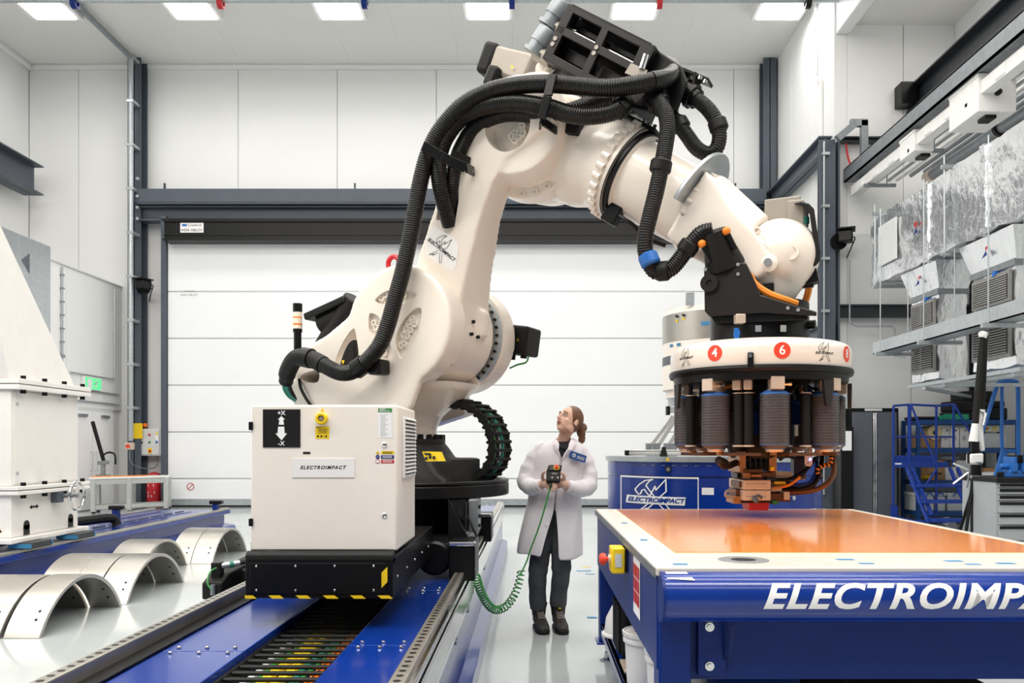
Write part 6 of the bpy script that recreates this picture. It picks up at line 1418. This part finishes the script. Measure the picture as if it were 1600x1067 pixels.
t = shelf_box('carton', 'flat cardboard box at the far right of the third shelf', 'box', 1538, 1565, 730, 749, ST[2], CARD)
tag(G().ball((fx(1450, 14.65), 14.7, ST[2] + .05), .05, 10, 6, (2.0, 1, .8)).build('yellow_bag', YEL), 'yellow crumpled bag on the third shelf edge', 'bag')
tag(G().ball((fx(1490, 14.7), 14.9, ST[2] + .40), .1, 12, 8, (2.2, 1, .5)).build('plastic_wrap', CLEARB), 'crumpled clear plastic wrap on top of the third shelf cartons', 'plastic sheet')
for i, (x0, x1, s) in enumerate(((1429, 1443, 'clear storage tub with blue handle on the bottom shelf, closest to the slate cabinet'), (1445, 1459, 'clear storage tub with blue handle on the bottom shelf, second from the slate cabinet'), (1462, 1477, 'clear storage tub with blue handle on the bottom shelf, third from the slate cabinet'), (1481, 1508, 'wider clear storage tub with blue handle on the bottom shelf'))):
    t = shelf_box('storage_tub', s, 'tub', x0, x1, 769, 796, ST[3], CLEARB, group='clear tubs on the bottom shelf', lidm=GREYP)
    c = V((fx((x0 + x1) / 2, 14.68), 14.68, ST[3] + .25)); G().tube([c + V((-.06 * math.cos(a), -.01, .07 * math.sin(a))) for a in [PI * k / 8 for k in range(9)]], .012, 6).build('handle', BLUEBR, t)
for i, (x0, x1, z, s) in enumerate(((1486, 1530, 1.842, 'black foam case at the bottom of the stack on the shelving'), (1530, 1574, 1.842, 'black foam case beside the lowest one on the shelving'), (1488, 1535, 1.99, 'black foam case second in the stack on the shelving'), (1532, 1570, 2.06, 'thick black foam case on the upper level of the stack'), (1504, 1552, 2.18, 'black foam case topmost of the stack on the shelving'))):
    h = (.145, .215, .185, .115, .17)[i]
    c = thing('foam_case', s, 'case', (fx((x0 + x1) / 2, 14.7), 14.8, z), 0, 'black foam cases')
    G().box(fx(x0, 14.7), fx(x1, 14.7), 14.68, 15.15, z, z + h).build('case_body', FABRIC, c, bevel=.03, seg=2); G().box(fx(x0 + 12, 14.68), fx(x0 + 20, 14.68), 14.665, 14.68, z + h * .4, z + h * .6).build('handle', BLACK, c, smooth=0)
tag(G().box(fx(1428, 14.7), fx(1470, 14.7), 14.65, 15.1, 1.842, 1.90).build('black_mat', FABRIC, bevel=.02), 'folded black mat on the end of the top shelf', 'mat')
tag(G().box(fx(1468, 14.62), fx(1514, 14.62), 14.62, 14.66, 1.842, 1.92).box(fx(1476, 14.62), fx(1514, 14.62), 14.62, 14.66, 1.91, 1.94).build('green_sheet', mat('green_plastic', '#1f9c78', .5), bevel=.008, smooth=0), 'green plastic sheet standing on the front of the top shelf', 'sheet')
t = thing('storage_bin', 'tall grey bin with hazard diamond behind the bright blue ladder', 'bin', (7.6, 13.3, 0)); G().lathe((7.45, 13.3, .0), ZU, [(0, .2), (.85, .24), (.95, .25), (.96, .2)], 24).build('bin_body', CLEARB, t)
mp = plane_map((7.36, 13.06, .72), (1, 0, 0), (0, 0, 1), .01); g = G(); g.add([mp(-.06, 0), mp(0, -.08), mp(.06, 0), mp(0, .08)], [(0, 1, 2, 3)]); d = g.build('hazard_diamond', RED, t, smooth=0)
mp = plane_map((7.36, 13.06, .72), (1, 0, 0), (0, 0, 1), .014); g = G(); g.add([mp(-.045, 0), mp(0, -.06), mp(.045, 0), mp(0, .06)], [(0, 1, 2, 3)]); g.build('diamond_center', WHITE, d, smooth=0)
# bright blue ladder
ld = thing('step_ladder', 'bright blue tubular step ladder with a looped handrail', 'ladder', (6.6, 12.0, 0))
YL = 12.0
def tl(pts, r=.03, nm='handrail'): return G().tube(spline([at(x, y, Yy) for x, y, Yy in pts], 4), r, 10).build(nm, BLUEBR, ld)
tl([(1533, 682, YL), (1545, 643, YL), (1558, 603, YL), (1566, 596, YL), (1584, 595.5, YL), (1590, 602, YL), (1591, 640, YL), (1591, 746, YL)])
tl([(1565.5, 602, YL + .02), (1565.5, 650, YL + .02), (1565.5, 695, YL + .02), (1570, 704.5, YL + .02), (1591, 704.5, YL + .02)], .024)
G().bar(at(1569, 706, YL), at(1535, 822, 11.4), .09, .05, (0, 1, 0)).build('stringer', BLUEBR, ld, bevel=.006, smooth=0)
G().bar(at(1606, 706, YL), at(1572, 822, 11.4), .09, .05, (0, 1, 0)).build('stringer', BLUEBR, ld, bevel=.006, smooth=0)
for y, x0, x1, Yt in ((732, 1563, 1598, 11.9), (765, 1552, 1588, 11.75), (790, 1546, 1580, 11.6), (815, 1538, 1573, 11.45)): G().box(fx(x0, Yt), fx(x1, Yt), Yt - .1, Yt + .12, fy(y + 2.5, Yt), fy(y - 2, Yt)).build('tread', BLUEBR, ld, bevel=.004, smooth=0)
G().tube([at(1591, 746, YL), V((at(1591, 746, YL).x, YL, .03))], .03, 8).tube([V((at(1591, 746, YL).x, YL, .03)), at(1535, 822, 11.4)], .03, 8).build('rear_leg', BLUEBR, ld)
G().cyl((fx(1535, 11.4), 11.4, 0.0), (fx(1535, 11.4), 11.4, .3), .02, n=8).build('foot', RUBBER, ld)
# articulated measuring arm on its stand
ma = thing('measuring_arm', 'black articulated measuring arm with white joints on a tripod post', 'measuring arm', (4.8, 9.0, 0))
YM = 9.0
def tm_(pts, r, m, nm): return G().tube([at(x, y, YM + d) for x, y, d in pts], r, 14).build(nm, m, ma)
G().cyl((fx(1525, YM), YM, 0.0), (fx(1525, YM), YM, fy(726, YM)), .056, n=24).build('post', BLACK, ma)
G().lathe((fx(1525, YM), YM, fy(747, YM)), ZU, [(0, .06), (.03, .06)], 24).lathe((fx(1525, YM), YM, fy(730, YM)), ZU, [(0, .05), (.05, .055), (.06, .06)], 24).build('clamp_ring', GALV, ma)
tm_([(1518, 724, 0), (1518, 706, 0)], .045, BLACK, 'shoulder'); G().box(fx(1513, YM), fx(1534, YM), YM - .05, YM + .06, fy(725, YM), fy(708, YM)).build('base_joint', PLASTW, ma, bevel=.02)
tm_([(1524, 708, 0), (1523, 690, 0)], .045, BLACK, 'elbow_joint'); tm_([(1521, 690, 0), (1524, 662, 0)], [.05, .035], PLASTW, 'joint_cover')
tm_([(1523, 672, 0), (1531, 580, 0), (1536, 525, 0)], .034, BLACKM, 'lower_tube')
tm_([(1535, 528, 0), (1538, 519, 0)], .04, PLASTW, 'elbow_cap'); G().cyl(at(1533, 522, YM - .06), at(1533, 522, YM + .08), .03, n=16).build('elbow_pin', PLASTW, ma)
tm_([(1540, 524, .05), (1537, 590, .06), (1535, 640, .06)], .026, BLACKM, 'upper_tube')
tm_([(1535, 640, .06), (1531, 660, .06), (1532, 690, .05), (1536, 704, .05)], [.03, .03, .035, .02], PLASTW, 'probe_grip')
tm_([(1532, 643, .04), (1540, 646, 0), (1536, 664, -.02)], .016, CHROME, 'wrist_joint')
for pts in (((1513, 738), (1489, 756)), ((1513, 734), (1490, 724)), ((1515, 738), (1511, 762))): G().tube([at(x, y, YM - .05) for x, y in pts], .012, 8).build('tommy_bar', CHROME, ma)
for (x0, y0, x1, dy) in ((1519, 757, 1490, -.15), (1521, 760, 1504, .3), (1533, 760, 1573, .1)):
    p = at(x0, y0, YM); G().tube([p, V((fx(x1, YM), YM + dy, .02))], .018, 8).build('tripod_leg', BLACK, ma)
# drawer cabinet
dc = thing('drawer_cabinet', 'grey tool cabinet with black-edged drawers beside the blue table', 'cabinet', (5.3, 8.8, 0))
DX0, DX1, DY = 4.765, 5.75, 8.5
G().box(DX0, DX1, DY + .03, DY + .7, .05, 1.03).build('carcass', GREYD, dc, bevel=.006, smooth=0); G().box(DX0 + .03, DX1 - .03, DY + .06, DY + .66, 0, .05).build('plinth', BLACK, dc, smooth=0)
G().box(DX0 - .01, DX1 + .01, DY - .01, DY + .71, 1.0, 1.05).build('worktop', BLACKM, dc, bevel=.008, smooth=0)
zz_ = [1.0, .945, .875, .81, .685, .565, .40, .2, .06]
for a, b in zip(zz_, zz_[1:]):
    d = G().box(DX0 + .02, DX1 - .02, DY, DY + .04, b + .005, a - .005).build('drawer', GREYD, dc, bevel=.004, smooth=0)
    G().prism([(DX0 + .02, DY - .018, a - .01), (DX0 + .02, DY - .018, a - .028), (DX0 + .02, DY, a - .04), (DX0 + .02, DY, a - .008)], [(DX1 - .02, DY - .018, a - .01), (DX1 - .02, DY - .018, a - .028), (DX1 - .02, DY, a - .04), (DX1 - .02, DY, a - .008)]).build('handle', BLACKM, d, smooth=0)
vs_ = thing('bench_vise', 'blue vise on the drawer cabinet at the frame edge', 'vise', (5.08, 8.7, 1.05))
G().box(4.98, 5.2, 8.66, 8.8, 1.05, 1.12).box(5.0, 5.06, 8.64, 8.82, 1.1, 1.26).box(5.1, 5.2, 8.64, 8.82, 1.1, 1.26).cyl((4.92, 8.73, 1.16), (5.2, 8.73, 1.16), .03).build('vise_body', BLUEBR, vs_, bevel=.008)
G().box(5.045, 5.055, 8.63, 8.83, 1.2, 1.28).box(5.095, 5.105, 8.63, 8.83, 1.2, 1.28).build('jaw', BLACK, vs_, smooth=0)
tag(G().lathe((4.86, 8.62, 1.05), ZU, [(0, .035), (.05, .035), (.055, .03), (.055, .02)], 18).build('black_pot', BLACK), 'small black pot on the corner of the drawer cabinet', 'pot')

# ================================================================ WOMAN WITH THE PENDANT
YW = 6.19
def w(px, py, dy=0.0): return V(((px - VX) / 210, YW + dy, EYE + (VY - py) / 210))
wo = thing('person', 'woman in white lab coat and dark jeans looking up, holding a black pendant', 'person', (.167, YW, 0))
yaw, pit = math.radians(50), math.radians(24)
fh = V((-math.sin(yaw), -math.cos(yaw), 0)); f_ = fh * math.cos(pit) + ZU * math.sin(pit); u_ = ZU * math.cos(pit) - fh * math.sin(pit); s_ = f_.cross(u_).normalized()
HR = Matrix((s_, f_, u_)).transposed()
C = w(890, 656, .0)
def hd_(a, b, c): return C + s_ * a + f_ * b + u_ * c       # side, forward, up
g = G()
g.ball(C + u_ * .01 - f_ * .01, 1, 24, 16, (.073, .094, .098), HR)
g.ball(hd_(0, .035, -.045), 1, 20, 14, (.058, .058, .070), HR)
g.ball(hd_(0, .058, -.095), 1, 14, 10, (.030, .026, .020), HR)
for sg in (1, -1):
    g.ball(hd_(sg * .035, .055, -.035), 1, 12, 8, (.022, .026, .022), HR)
    g.ball(hd_(sg * .045, .01, -.075), 1, 12, 8, (.02, .04, .028), HR)
    g.ball(hd_(sg * .074, -.012, -.02), 1, 12, 8, (.008, .017, .030), HR)
    g.ball(hd_(sg * .028, .077, .022), 1, 10, 6, (.022, .012, .009), HR)
g.tube([hd_(0, .082, .014), hd_(0, .100, -.012), hd_(0, .114, -.031), hd_(0, .092, -.040)], [.009, .010, .012, .010], 10)
for sg in (1, -1): g.ball(hd_(sg * .010, .094, -.033), .009, 8, 6)
g.ball(hd_(0, .083, -.058), 1, 12, 8, (.024, .012, .008), HR); g.ball(hd_(0, .081, -.068), 1, 12, 8, (.020, .012, .008), HR)
g.tube([hd_(0, -.02, -.06), w(884, 676, .01), w(880, 690, .03), w(878, 700, .04)], [.050, .046, .048, .07], 16)
# torso, legs
g.loft([g.ring_pts(w(878, 697, .03), ZU, .06, 16), g.ring_pts(w(875, 714, .03), ZU, .10, 16), g.ring_pts(w(870, 750, .03), ZU, .11, 16), g.ring_pts(w(865, 785, .03), ZU, .10, 16), g.ring_pts(w(864, 803, .03), ZU, .09, 16)])
for pts, rr in (((w(852, 800), w(846, 845), w(839, 895), w(840, 925, .02), w(841, 940, .03)), (.07, .06, .045, .04, .036)), ((w(876, 800), w(876, 845), w(876, 892), w(873.5, 922, .02), w(872, 937, .03)), (.07, .06, .045, .04, .036))): g.tube(pts, list(rr), 14)
# arms
AL = [w(846, 700, .04), w(828, 728, .02), w(819, 756, -.02), w(834, 758, -.13), w(847, 756, -.21)]
AR = [w(908, 705, .04), w(921, 735, .03), w(921, 764, 0), w(900, 763, -.11), w(881, 757, -.21)]
for A in (AL, AR): g.tube(A, [.04, .038, .036, .033, .027], 12)
# hands: palm, four fingers of unequal length, thumb from the side of the palm
g.tube([w(846, 756, -.21), w(850, 753, -.235), w(855, 751, -.245)], [.027, .034, .028], 12)
g.tube([w(882, 757, -.21), w(878, 753, -.235), w(874, 750, -.245)], [.027, .034, .028], 12)
for i in range(4):
    L = (1.0, 1.12, 1.05, .85)[i]
    g.tube(spline([w(853, 747.5 + 4.0 * i, -.25), w(857, 749.5 + 3.9 * i, -.285), w(862 * 1.0 + (L - 1) * 12, 752 + 3.4 * i, -.305), w(867 + (L - 1) * 16, 753 + 3.2 * i, -.295)], 3), .0092, 8)
    g.tube(spline([w(876, 746 + 3.8 * i, -.25), w(872.5, 747 + 3.9 * i, -.225), w(867 - (L - 1) * 10, 749 + 3.6 * i, -.215), w(862 - (L - 1) * 14, 751 + 3.4 * i, -.22)], 3), .0092, 8)
g.tube(spline([w(849, 750, -.24), w(846.5, 743, -.27), w(848, 737, -.30), w(852, 734, -.315)], 3), [.013] * 4 + [.011] * 4 + [.009] * 2, 8)
g.tube(spline([w(879, 749, -.24), w(879.5, 743, -.27), w(877, 738, -.295), w(873.5, 736, -.305)], 3), [.013] * 4 + [.011] * 4 + [.009] * 2, 8)
body = cast(g, 'body', SKIN, wo, .0055, 3, (), .4, 60)
# face details
for sg in (1, -1):
    e = hd_(sg * .029, .0815, -.001)
    ey = G().ball(e, 1, 12, 8, (.0125, .008, .0065), HR).build('eye', PLATEW, wo)
    G().ball(e + f_ * .006 + u_ * .002, 1, 10, 6, (.0055, .004, .0055), HR).build('iris', mat('iris_%d' % (sg + 1), '#3b4a50', .3), ey)
    G().tube(spline([hd_(sg * .044, .072, .002), hd_(sg * .030, .088, .0065), hd_(sg * .016, .086, .001)], 4), .0022, 6).build('eyelash', HAIR, ey)
    G().tube(spline([hd_(sg * .048, .074, .022), hd_(sg * .030, .0905, .027), hd_(sg * .014, .0905, .022)], 4), [.003] * 9, 6).build('eyebrow', HAIR, wo)
G().tube(spline([hd_(-.022, .083, -.0625), hd_(-.008, .094, -.058), hd_(.008, .094, -.058), hd_(.022, .083, -.0625)], 4), [.002] + [.0045] * 11 + [.002], 8).tube(spline([hd_(-.018, .084, -.065), hd_(0, .093, -.0685), hd_(.018, .084, -.065)], 4), [.002] + [.005] * 7 + [.002], 8).build('lips', LIPS, wo)
g = G(); g.ball(C + u_ * .016 - f_ * .020, 1, 28, 18, (.079, .095, .101), HR); g.ball(hd_(0, -.085, .0), 1, 12, 8, (.03, .03, .035), HR)
for sg in (1, -1): g.ball(hd_(sg * .066, -.03, .0), 1, 10, 8, (.014, .04, .05), HR)
hair = cast(g, 'hair', HAIR, wo, .006, 4, (), .4, 60)
pt = hd_(0, -.105, .0)
G().tube(spline([pt, pt + V((.035, .03, -.01)), w(908, 672, .06), w(910, 684, .06), w(907, 694, .05)], 5), [.022] + [.03] * 5 + [.032] * 8 + [.026] * 4 + [.02, .014, .006], 12).build('ponytail', HAIR, wo)
G().annulus(pt, V((.8, .6, 0)), -.006, .01, .02, .026, 16).build('hair_tie', BLACK, wo)
# clothes
G().loft([G().ring_pts(w(880.5, 690, .025), ZU, .064, 18), G().ring_pts(w(879, 695, .025), ZU, .08, 18), G().ring_pts(w(876, 705, .01), ZU, .105, 18), G().ring_pts(w(873, 725, .0), ZU, .112, 18)]).build('shirt', SHIRT, wo)
co = G().prism([w(869, 689, -.05), w(876, 699, -.095), w(870, 702, -.105)], [w(869, 689, -.04), w(876, 699, -.085), w(870, 702, -.095)]).prism([w(890, 689, -.05), w(877, 699, -.095), w(884, 703, -.105)], [w(890, 689, -.04), w(877, 699, -.085), w(884, 703, -.095)]).build('shirt_collar', SHIRT, wo, smooth=0)
rows = [(684, 881, 14.5, .07, .035, 868.5, 893), (687, 880, 20, .085, .035, 866, 895), (691, 879, 28, .10, .03, 867, 893), (697, 878, 36, .115, .025, 870, 888), (706, 876, 40, .13, .02, 873.5, 882), (712, 875, 42, .135, .015, 876, 878), (730, 872, 42, .14, .01, 873, 874), (750, 869, 42, .135, .01, 870, 871), (768, 867, 40, .13, .01, 868, 869), (785, 866, 42, .135, .01, 866, 867.5), (797, 865, 44, .14, .01, 865, 867.5), (815, 863, 46.5, .15, .01, 859, 869.5), (835, 861, 49, .16, .01, 853, 871), (855, 859, 51, .168, .01, 848, 872), (870, 858, 51.5, .172, .01, 845, 872.5)]
n = 56; vs, fs = [], []
for ri, (py, c, hw_, d, yo, gl_, gr) in enumerate(rows):
    p0 = math.asin(max(-1, min(1, (gr - c) / hw_))); p1 = 2 * PI + math.asin(max(-1, min(1, (gl_ - c) / hw_)))
    for j in range(n + 1):
        ph = p0 + (p1 - p0) * j / n
        k = max(0, (ri - 7) / 7.0)
        fold = 1 + .035 * k * math.sin(ph * 7 + ri * .2) + .012 * math.sin(ph * 11 + ri)
        hemdy = -8 * (math.sin(ph) < -.2) * k * (-math.sin(ph)) * .9
        vs.append(w(c + hw_ * math.sin(ph) * fold, py + hemdy + 2 * k * math.sin(ph * 3), yo - d * math.cos(ph) * fold))
for i in range(len(rows) - 1):
    for j in range(n):
        a = i * (n + 1) + j; fs.append((a, a + 1, a + n + 2, a + n + 1))
coat = G().add(vs, fs).build('lab_coat', COAT, wo, smooth=60)
so = coat.modifiers.new('thick', 'SOLIDIFY'); so.thickness = .006; so.offset = -1
sub = coat.modifiers.new('sub', 'SUBSURF'); sub.levels = 1; sub.render_levels = 1
def sleeve(A, rr, name='sleeve'):
    P = resample(spline(A, 8), .018); m = len(P); rads = []
    for i in range(m):
        t = i / (m - 1) * (len(rr) - 1); k = min(int(t), len(rr) - 2); r = rr[k] + (rr[k + 1] - rr[k]) * (t - k)
        rads.append(r * (1 + .05 * math.sin(i * 1.15) + .03 * math.sin(i * 2.7)))
    return G().tube(P, rads, 20).build(name, COAT, coat, smooth=70)
sleeve([w(853, 697, .03), w(843, 704, .025), w(832, 724, .02), w(822, 750, -.01), w(830, 760, -.10), w(843, 757, -.19)], [.045, .062, .068, .067, .060, .043])
sleeve([w(902, 700, .03), w(910, 708, .025), w(918, 732, .02), w(919, 757, -.02), w(904, 763, -.10), w(886, 758, -.19)], [.045, .060, .067, .067, .060, .043])
for a, b in ((w(841, 757, -.185), w(845, 756.5, -.205)), (w(888, 758.5, -.185), w(884, 758, -.205))): G().cyl(a, b, .044, .041, n=20).build('cuff', COAT, coat)
for pts in (((868, 684, -.03), (864, 692, -.075), (866, 700, -.112), (875.5, 714, -.132), (872, 702, -.125), (873, 693, -.1)), ((893, 684, -.03), (898, 692, -.075), (893, 702, -.112), (877.5, 714, -.132), (886, 702, -.125), (888, 693, -.1))):
    P = [w(x, y, d - .004) for x, y, d in pts]; G().prism([p + V((0, .004, 0)) for p in P], [p + V((0, -.016, -.003)) for p in P]).build('lapel', COAT, coat, bevel=.003, smooth=0)
G().tube([w(876.5, 714, -.132), w(873.5, 730, -.137), w(870.5, 750, -.132), (w(867, 796, -.137))], .003, 6).build('placket', COAT, coat)
for x, y in ((852.5, 817), (872, 744)): G().cyl(w(x, y, -.135), w(x, y, -.155), .006, n=10).build('button', GREYP, coat)
o = w(902, 713.5, -.125); ex = (w(915, 716.5, -.085) - w(889, 708, -.145)).normalized(); ey = (ZU - ex * ex.z).normalized()
bm_ = plane_map(o, ex, ey, .006); bm2 = plane_map(o, ex, ey, .009)
g = G(); slab(g, plane_map(o, ex, ey, -.02), bm_, -.064, .064, -.026, .026); bd = g.build('name_badge', BLUEBR, coat, smooth=0)
bd.data.materials.clear(); bd.data.materials.append(mat('badge_blue', '#2a5a9c', .5))
put_text('ncc', 'lettering', WHITE, bd, lambda x, y: bm2(x + .018, y - .001), size=.042, bold=.0006, space=1.1)
g = G(); g.annulus(bm2(-.042, 0), ex.cross(ey), -.0005, .0005, .009, .014, 16); ribbon(g, [(-.054, .002), (-.040, .004), (-.032, -.004)], .004, bm2); g.build('emblem', WHITE, bd, smooth=0)
def leg(P, rr):
    P = resample(spline(P, 8), .02); m = len(P); rads = []
    for i in range(m):
        t = i / (m - 1) * (len(rr) - 1); k = min(int(t), len(rr) - 2); r = rr[k] + (rr[k + 1] - rr[k]) * (t - k)
        rads.append(r * (1 + .03 * math.sin(i * .9) + (.07 if abs(i / m - .62) < .03 else 0)))
    return G().tube(P, rads, 18)
tro = leg([w(853, 785, .02), w(848, 840, .01), w(840.5, 893, -.01), w(840, 930, .02), w(841, 951, .035)], [.105, .092, .074, .066, .062]).build('trouser_leg', JEAN, wo, smooth=60)
leg([w(873, 785, .02), w(875, 840, .01), w(877, 888, -.01), w(873.5, 925, .02), w(872, 946, .035)], [.105, .092, .074, .066, .062]).build('trouser_leg', JEAN, wo, smooth=60)
def boot(hx_, toe_dx, lab_dy):
    x0 = (hx_ - VX) / 210; Y0 = YW + .05
    d = V((toe_dx, -.25, 0)).normalized(); sd = V((-d.y, d.x, 0)) * -1
    def ring(t, hw, h0, h1, n=16):
        c = V((x0, Y0, 0)) + d * t
        return [c + sd * (hw * math.copysign(abs(math.cos(a)) ** .7, math.cos(a))) + ZU * ((h0 + h1) / 2 + (h1 - h0) / 2 * math.sin(a)) for a in [2 * PI * i / n for i in range(n)]]
    t = G().loft([ring(-.075, .02, .03, .08), ring(-.06, .036, .025, .125), ring(-.02, .042, .025, .15), ring(.04, .044, .022, .135), ring(.09, .048, .02, .10), ring(.14, .050, .018, .078), ring(.18, .044, .018, .066), ring(.205, .026, .02, .05)])
    t.loft([G().ring_pts(V((x0, Y0, .10)), ZU, .050, 18), G().ring_pts(V((x0, Y0, .16)), ZU, .056, 18), G().ring_pts(V((x0, Y0, .20)), ZU, .068, 18), G().ring_pts(V((x0, Y0, .205)), ZU, .055, 18)])
    b = cast(t, 'boot', BOOT, wo, .006, 3, (), .4, 60)
    so = G()
    o = [(-.085, .0), (-.075, .03), (-.03, .042), (.04, .044), (.1, .052), (.16, .050), (.205, .034), (.22, .0)]
    lo = [V((x0, Y0, 0)) + d * a + sd * b_ for a, b_ in o] + [V((x0, Y0, 0)) + d * a - sd * b_ for a, b_ in reversed(o[1:-1])]
    so.prism(lo, [p + ZU * .03 for p in lo]); so.build('sole', BLACKM, b, bevel=.006)
    for k in range(5):
        c = V((x0, Y0, .135 - .009 * k + .006)) + d * (.05 + .018 * k); G().tube([c - sd * .026, c + ZU * .006, c + sd * .026], .0035, 6).build('lace', GREYB, b)
    c = V((x0, Y0, .175)) + d * .062; G().prism([c + sd * .012 - ZU * .012, c - sd * .012 - ZU * .012, c + ZU * .014], [p + d * .006 for p in (c + sd * .012 - ZU * .012, c - sd * .012 - ZU * .012, c + ZU * .014)]).build('boot_badge', YEL, b, smooth=0)
boot(842, .05, 0); boot(872.5, .04, 0)
# the pendant in her hands with its coiled cable
pd = thing('teach_pendant', 'black hand-held pendant with red stop button and green coiled cable held by the woman', 'pendant', tuple(w(862, 742, -.26)))
pc = w(862.5, 741.5, -.262); px_ = V((1, 0, 0)); py_ = V((.06, .45, .89)).normalized(); pn = px_.cross(py_).normalized()
P = [pc + px_ * a + py_ * b for a, b in ((-.044, -.062), (.050, -.062), (.056, .02), (.060, .066), (-.034, .066), (-.048, .02))]
G().prism([p + pn * .0 for p in P], [p + pn * .045 for p in P]).build('pendant_body', BLACKM, pd, bevel=.006, seg=2)
fc = pc + pn * .0455
G().prism([fc + px_ * a + py_ * b for a, b in ((-.03, .018), (.05, .018), (.052, .062), (-.026, .062))], [fc + pn * .008 + px_ * a + py_ * b for a, b in ((-.03, .018), (.05, .018), (.052, .062), (-.026, .062))]).build('top_panel', BLACK, pd, bevel=.002)
b0 = fc + px_ * .022 + py_ * .04 + pn * .008
rg = G().lathe(b0, pn, [(0, .021), (.004, .021), (.004, .012)], 20).build('stop_ring', YEL, pd); G().lathe(b0 + pn * .004, pn, [(0, .008), (.008, .009), (.008, .015), (.016, .014), (.02, .005)], 20).build('stop_button', REDO, rg)
G().prism([fc + px_ * a + py_ * b for a, b in ((-.01, -.012), (.03, -.012), (.03, .004), (-.01, .004))], [fc + pn * .002 + px_ * a + py_ * b for a, b in ((-.01, -.012), (.03, -.012), (.03, .004), (-.01, .004))]).build('key_strip', GREYC, pd, smooth=0)
for k in range(4): G().cyl(fc + px_ * (-.025 + .02 * k) + py_ * -.035, fc + pn * .004 + px_ * (-.025 + .02 * k) + py_ * -.035, .006, n=10).build('push_button', GREYP if k % 2 else BLACK, pd)
st = [pc - py_ * .062 + pn * .02 + px_ * -.012, w(853, 778, -.32), w(842, 815, -.32), w(829, 850, -.33), w(823, 868, -.34), w(815, 880, -.36)]
cl = [w(815, 880, -.36), w(813, 893, -.38), w(806, 913, -.42), w(794, 927, -.5), w(780, 928, -.6), w(769, 914, -.72), w(761, 890, -.85), w(757, 868, -.98)]
G().cyl(st[0], st[0] - py_ * .03, .010, n=10).build('cable_gland', BLACK, pd)
straight = G().tube(spline(st[:-1] + [w(814, 886, -.37)], 8), .0055, 8).build('pendant_cable', GREEN, pd)
ctr_ = resample(spline(cl, 20), .0014); helix = []; turns = 30; ref = V((0, 1, 0))
for i, p in enumerate(ctr_):
    d = (ctr_[min(i + 1, len(ctr_) - 1)] - ctr_[max(i - 1, 0)]).normalized(); a = d.cross(ref).normalized(); b = d.cross(a); th = 2 * PI * turns * i / len(ctr_)
    helix.append(p + (a * math.cos(th) + b * math.sin(th)) * .025)
G().tube(helix, .0046, 6).build('coiled_cable', GREEN, pd)
G().tube(spline([helix[-1], w(757, 862, -1.0), w(752, 850, -1.0), w(748, 842, -.95)], 5), .005, 6).build('pendant_lead', GREEN, pd)
# floor marks
for i, (x, y, a, b, m, s) in enumerate(((912, 892, .16, .05, TAPE, 'strip of blue tape on the floor between the woman and the table'), (922, 897, .10, .04, TAPE, 'short blue tape mark on the floor, nearer the table'), (925, 965, .08, .06, TAPE, 'blue tape square on the floor by the table foot'), (916, 886, .10, .04, YEL, 'small yellow tape mark on the floor behind the blue strip'), (365, 880, .10, .10, YEL, 'round yellow floor marker beside the far curved sections'))):
    Y = F * EYE / (y - VY); c = at(x, y, Y)
    tag((G().cyl((c.x, c.y, .001), (c.x, c.y, .002), .13, n=24) if i == 4 else G().box(c.x - a / 2, c.x + a / 2, c.y - b / 2, c.y + b / 2, .001, .002)).build('floor_tape', m, smooth=0), s, 'tape')
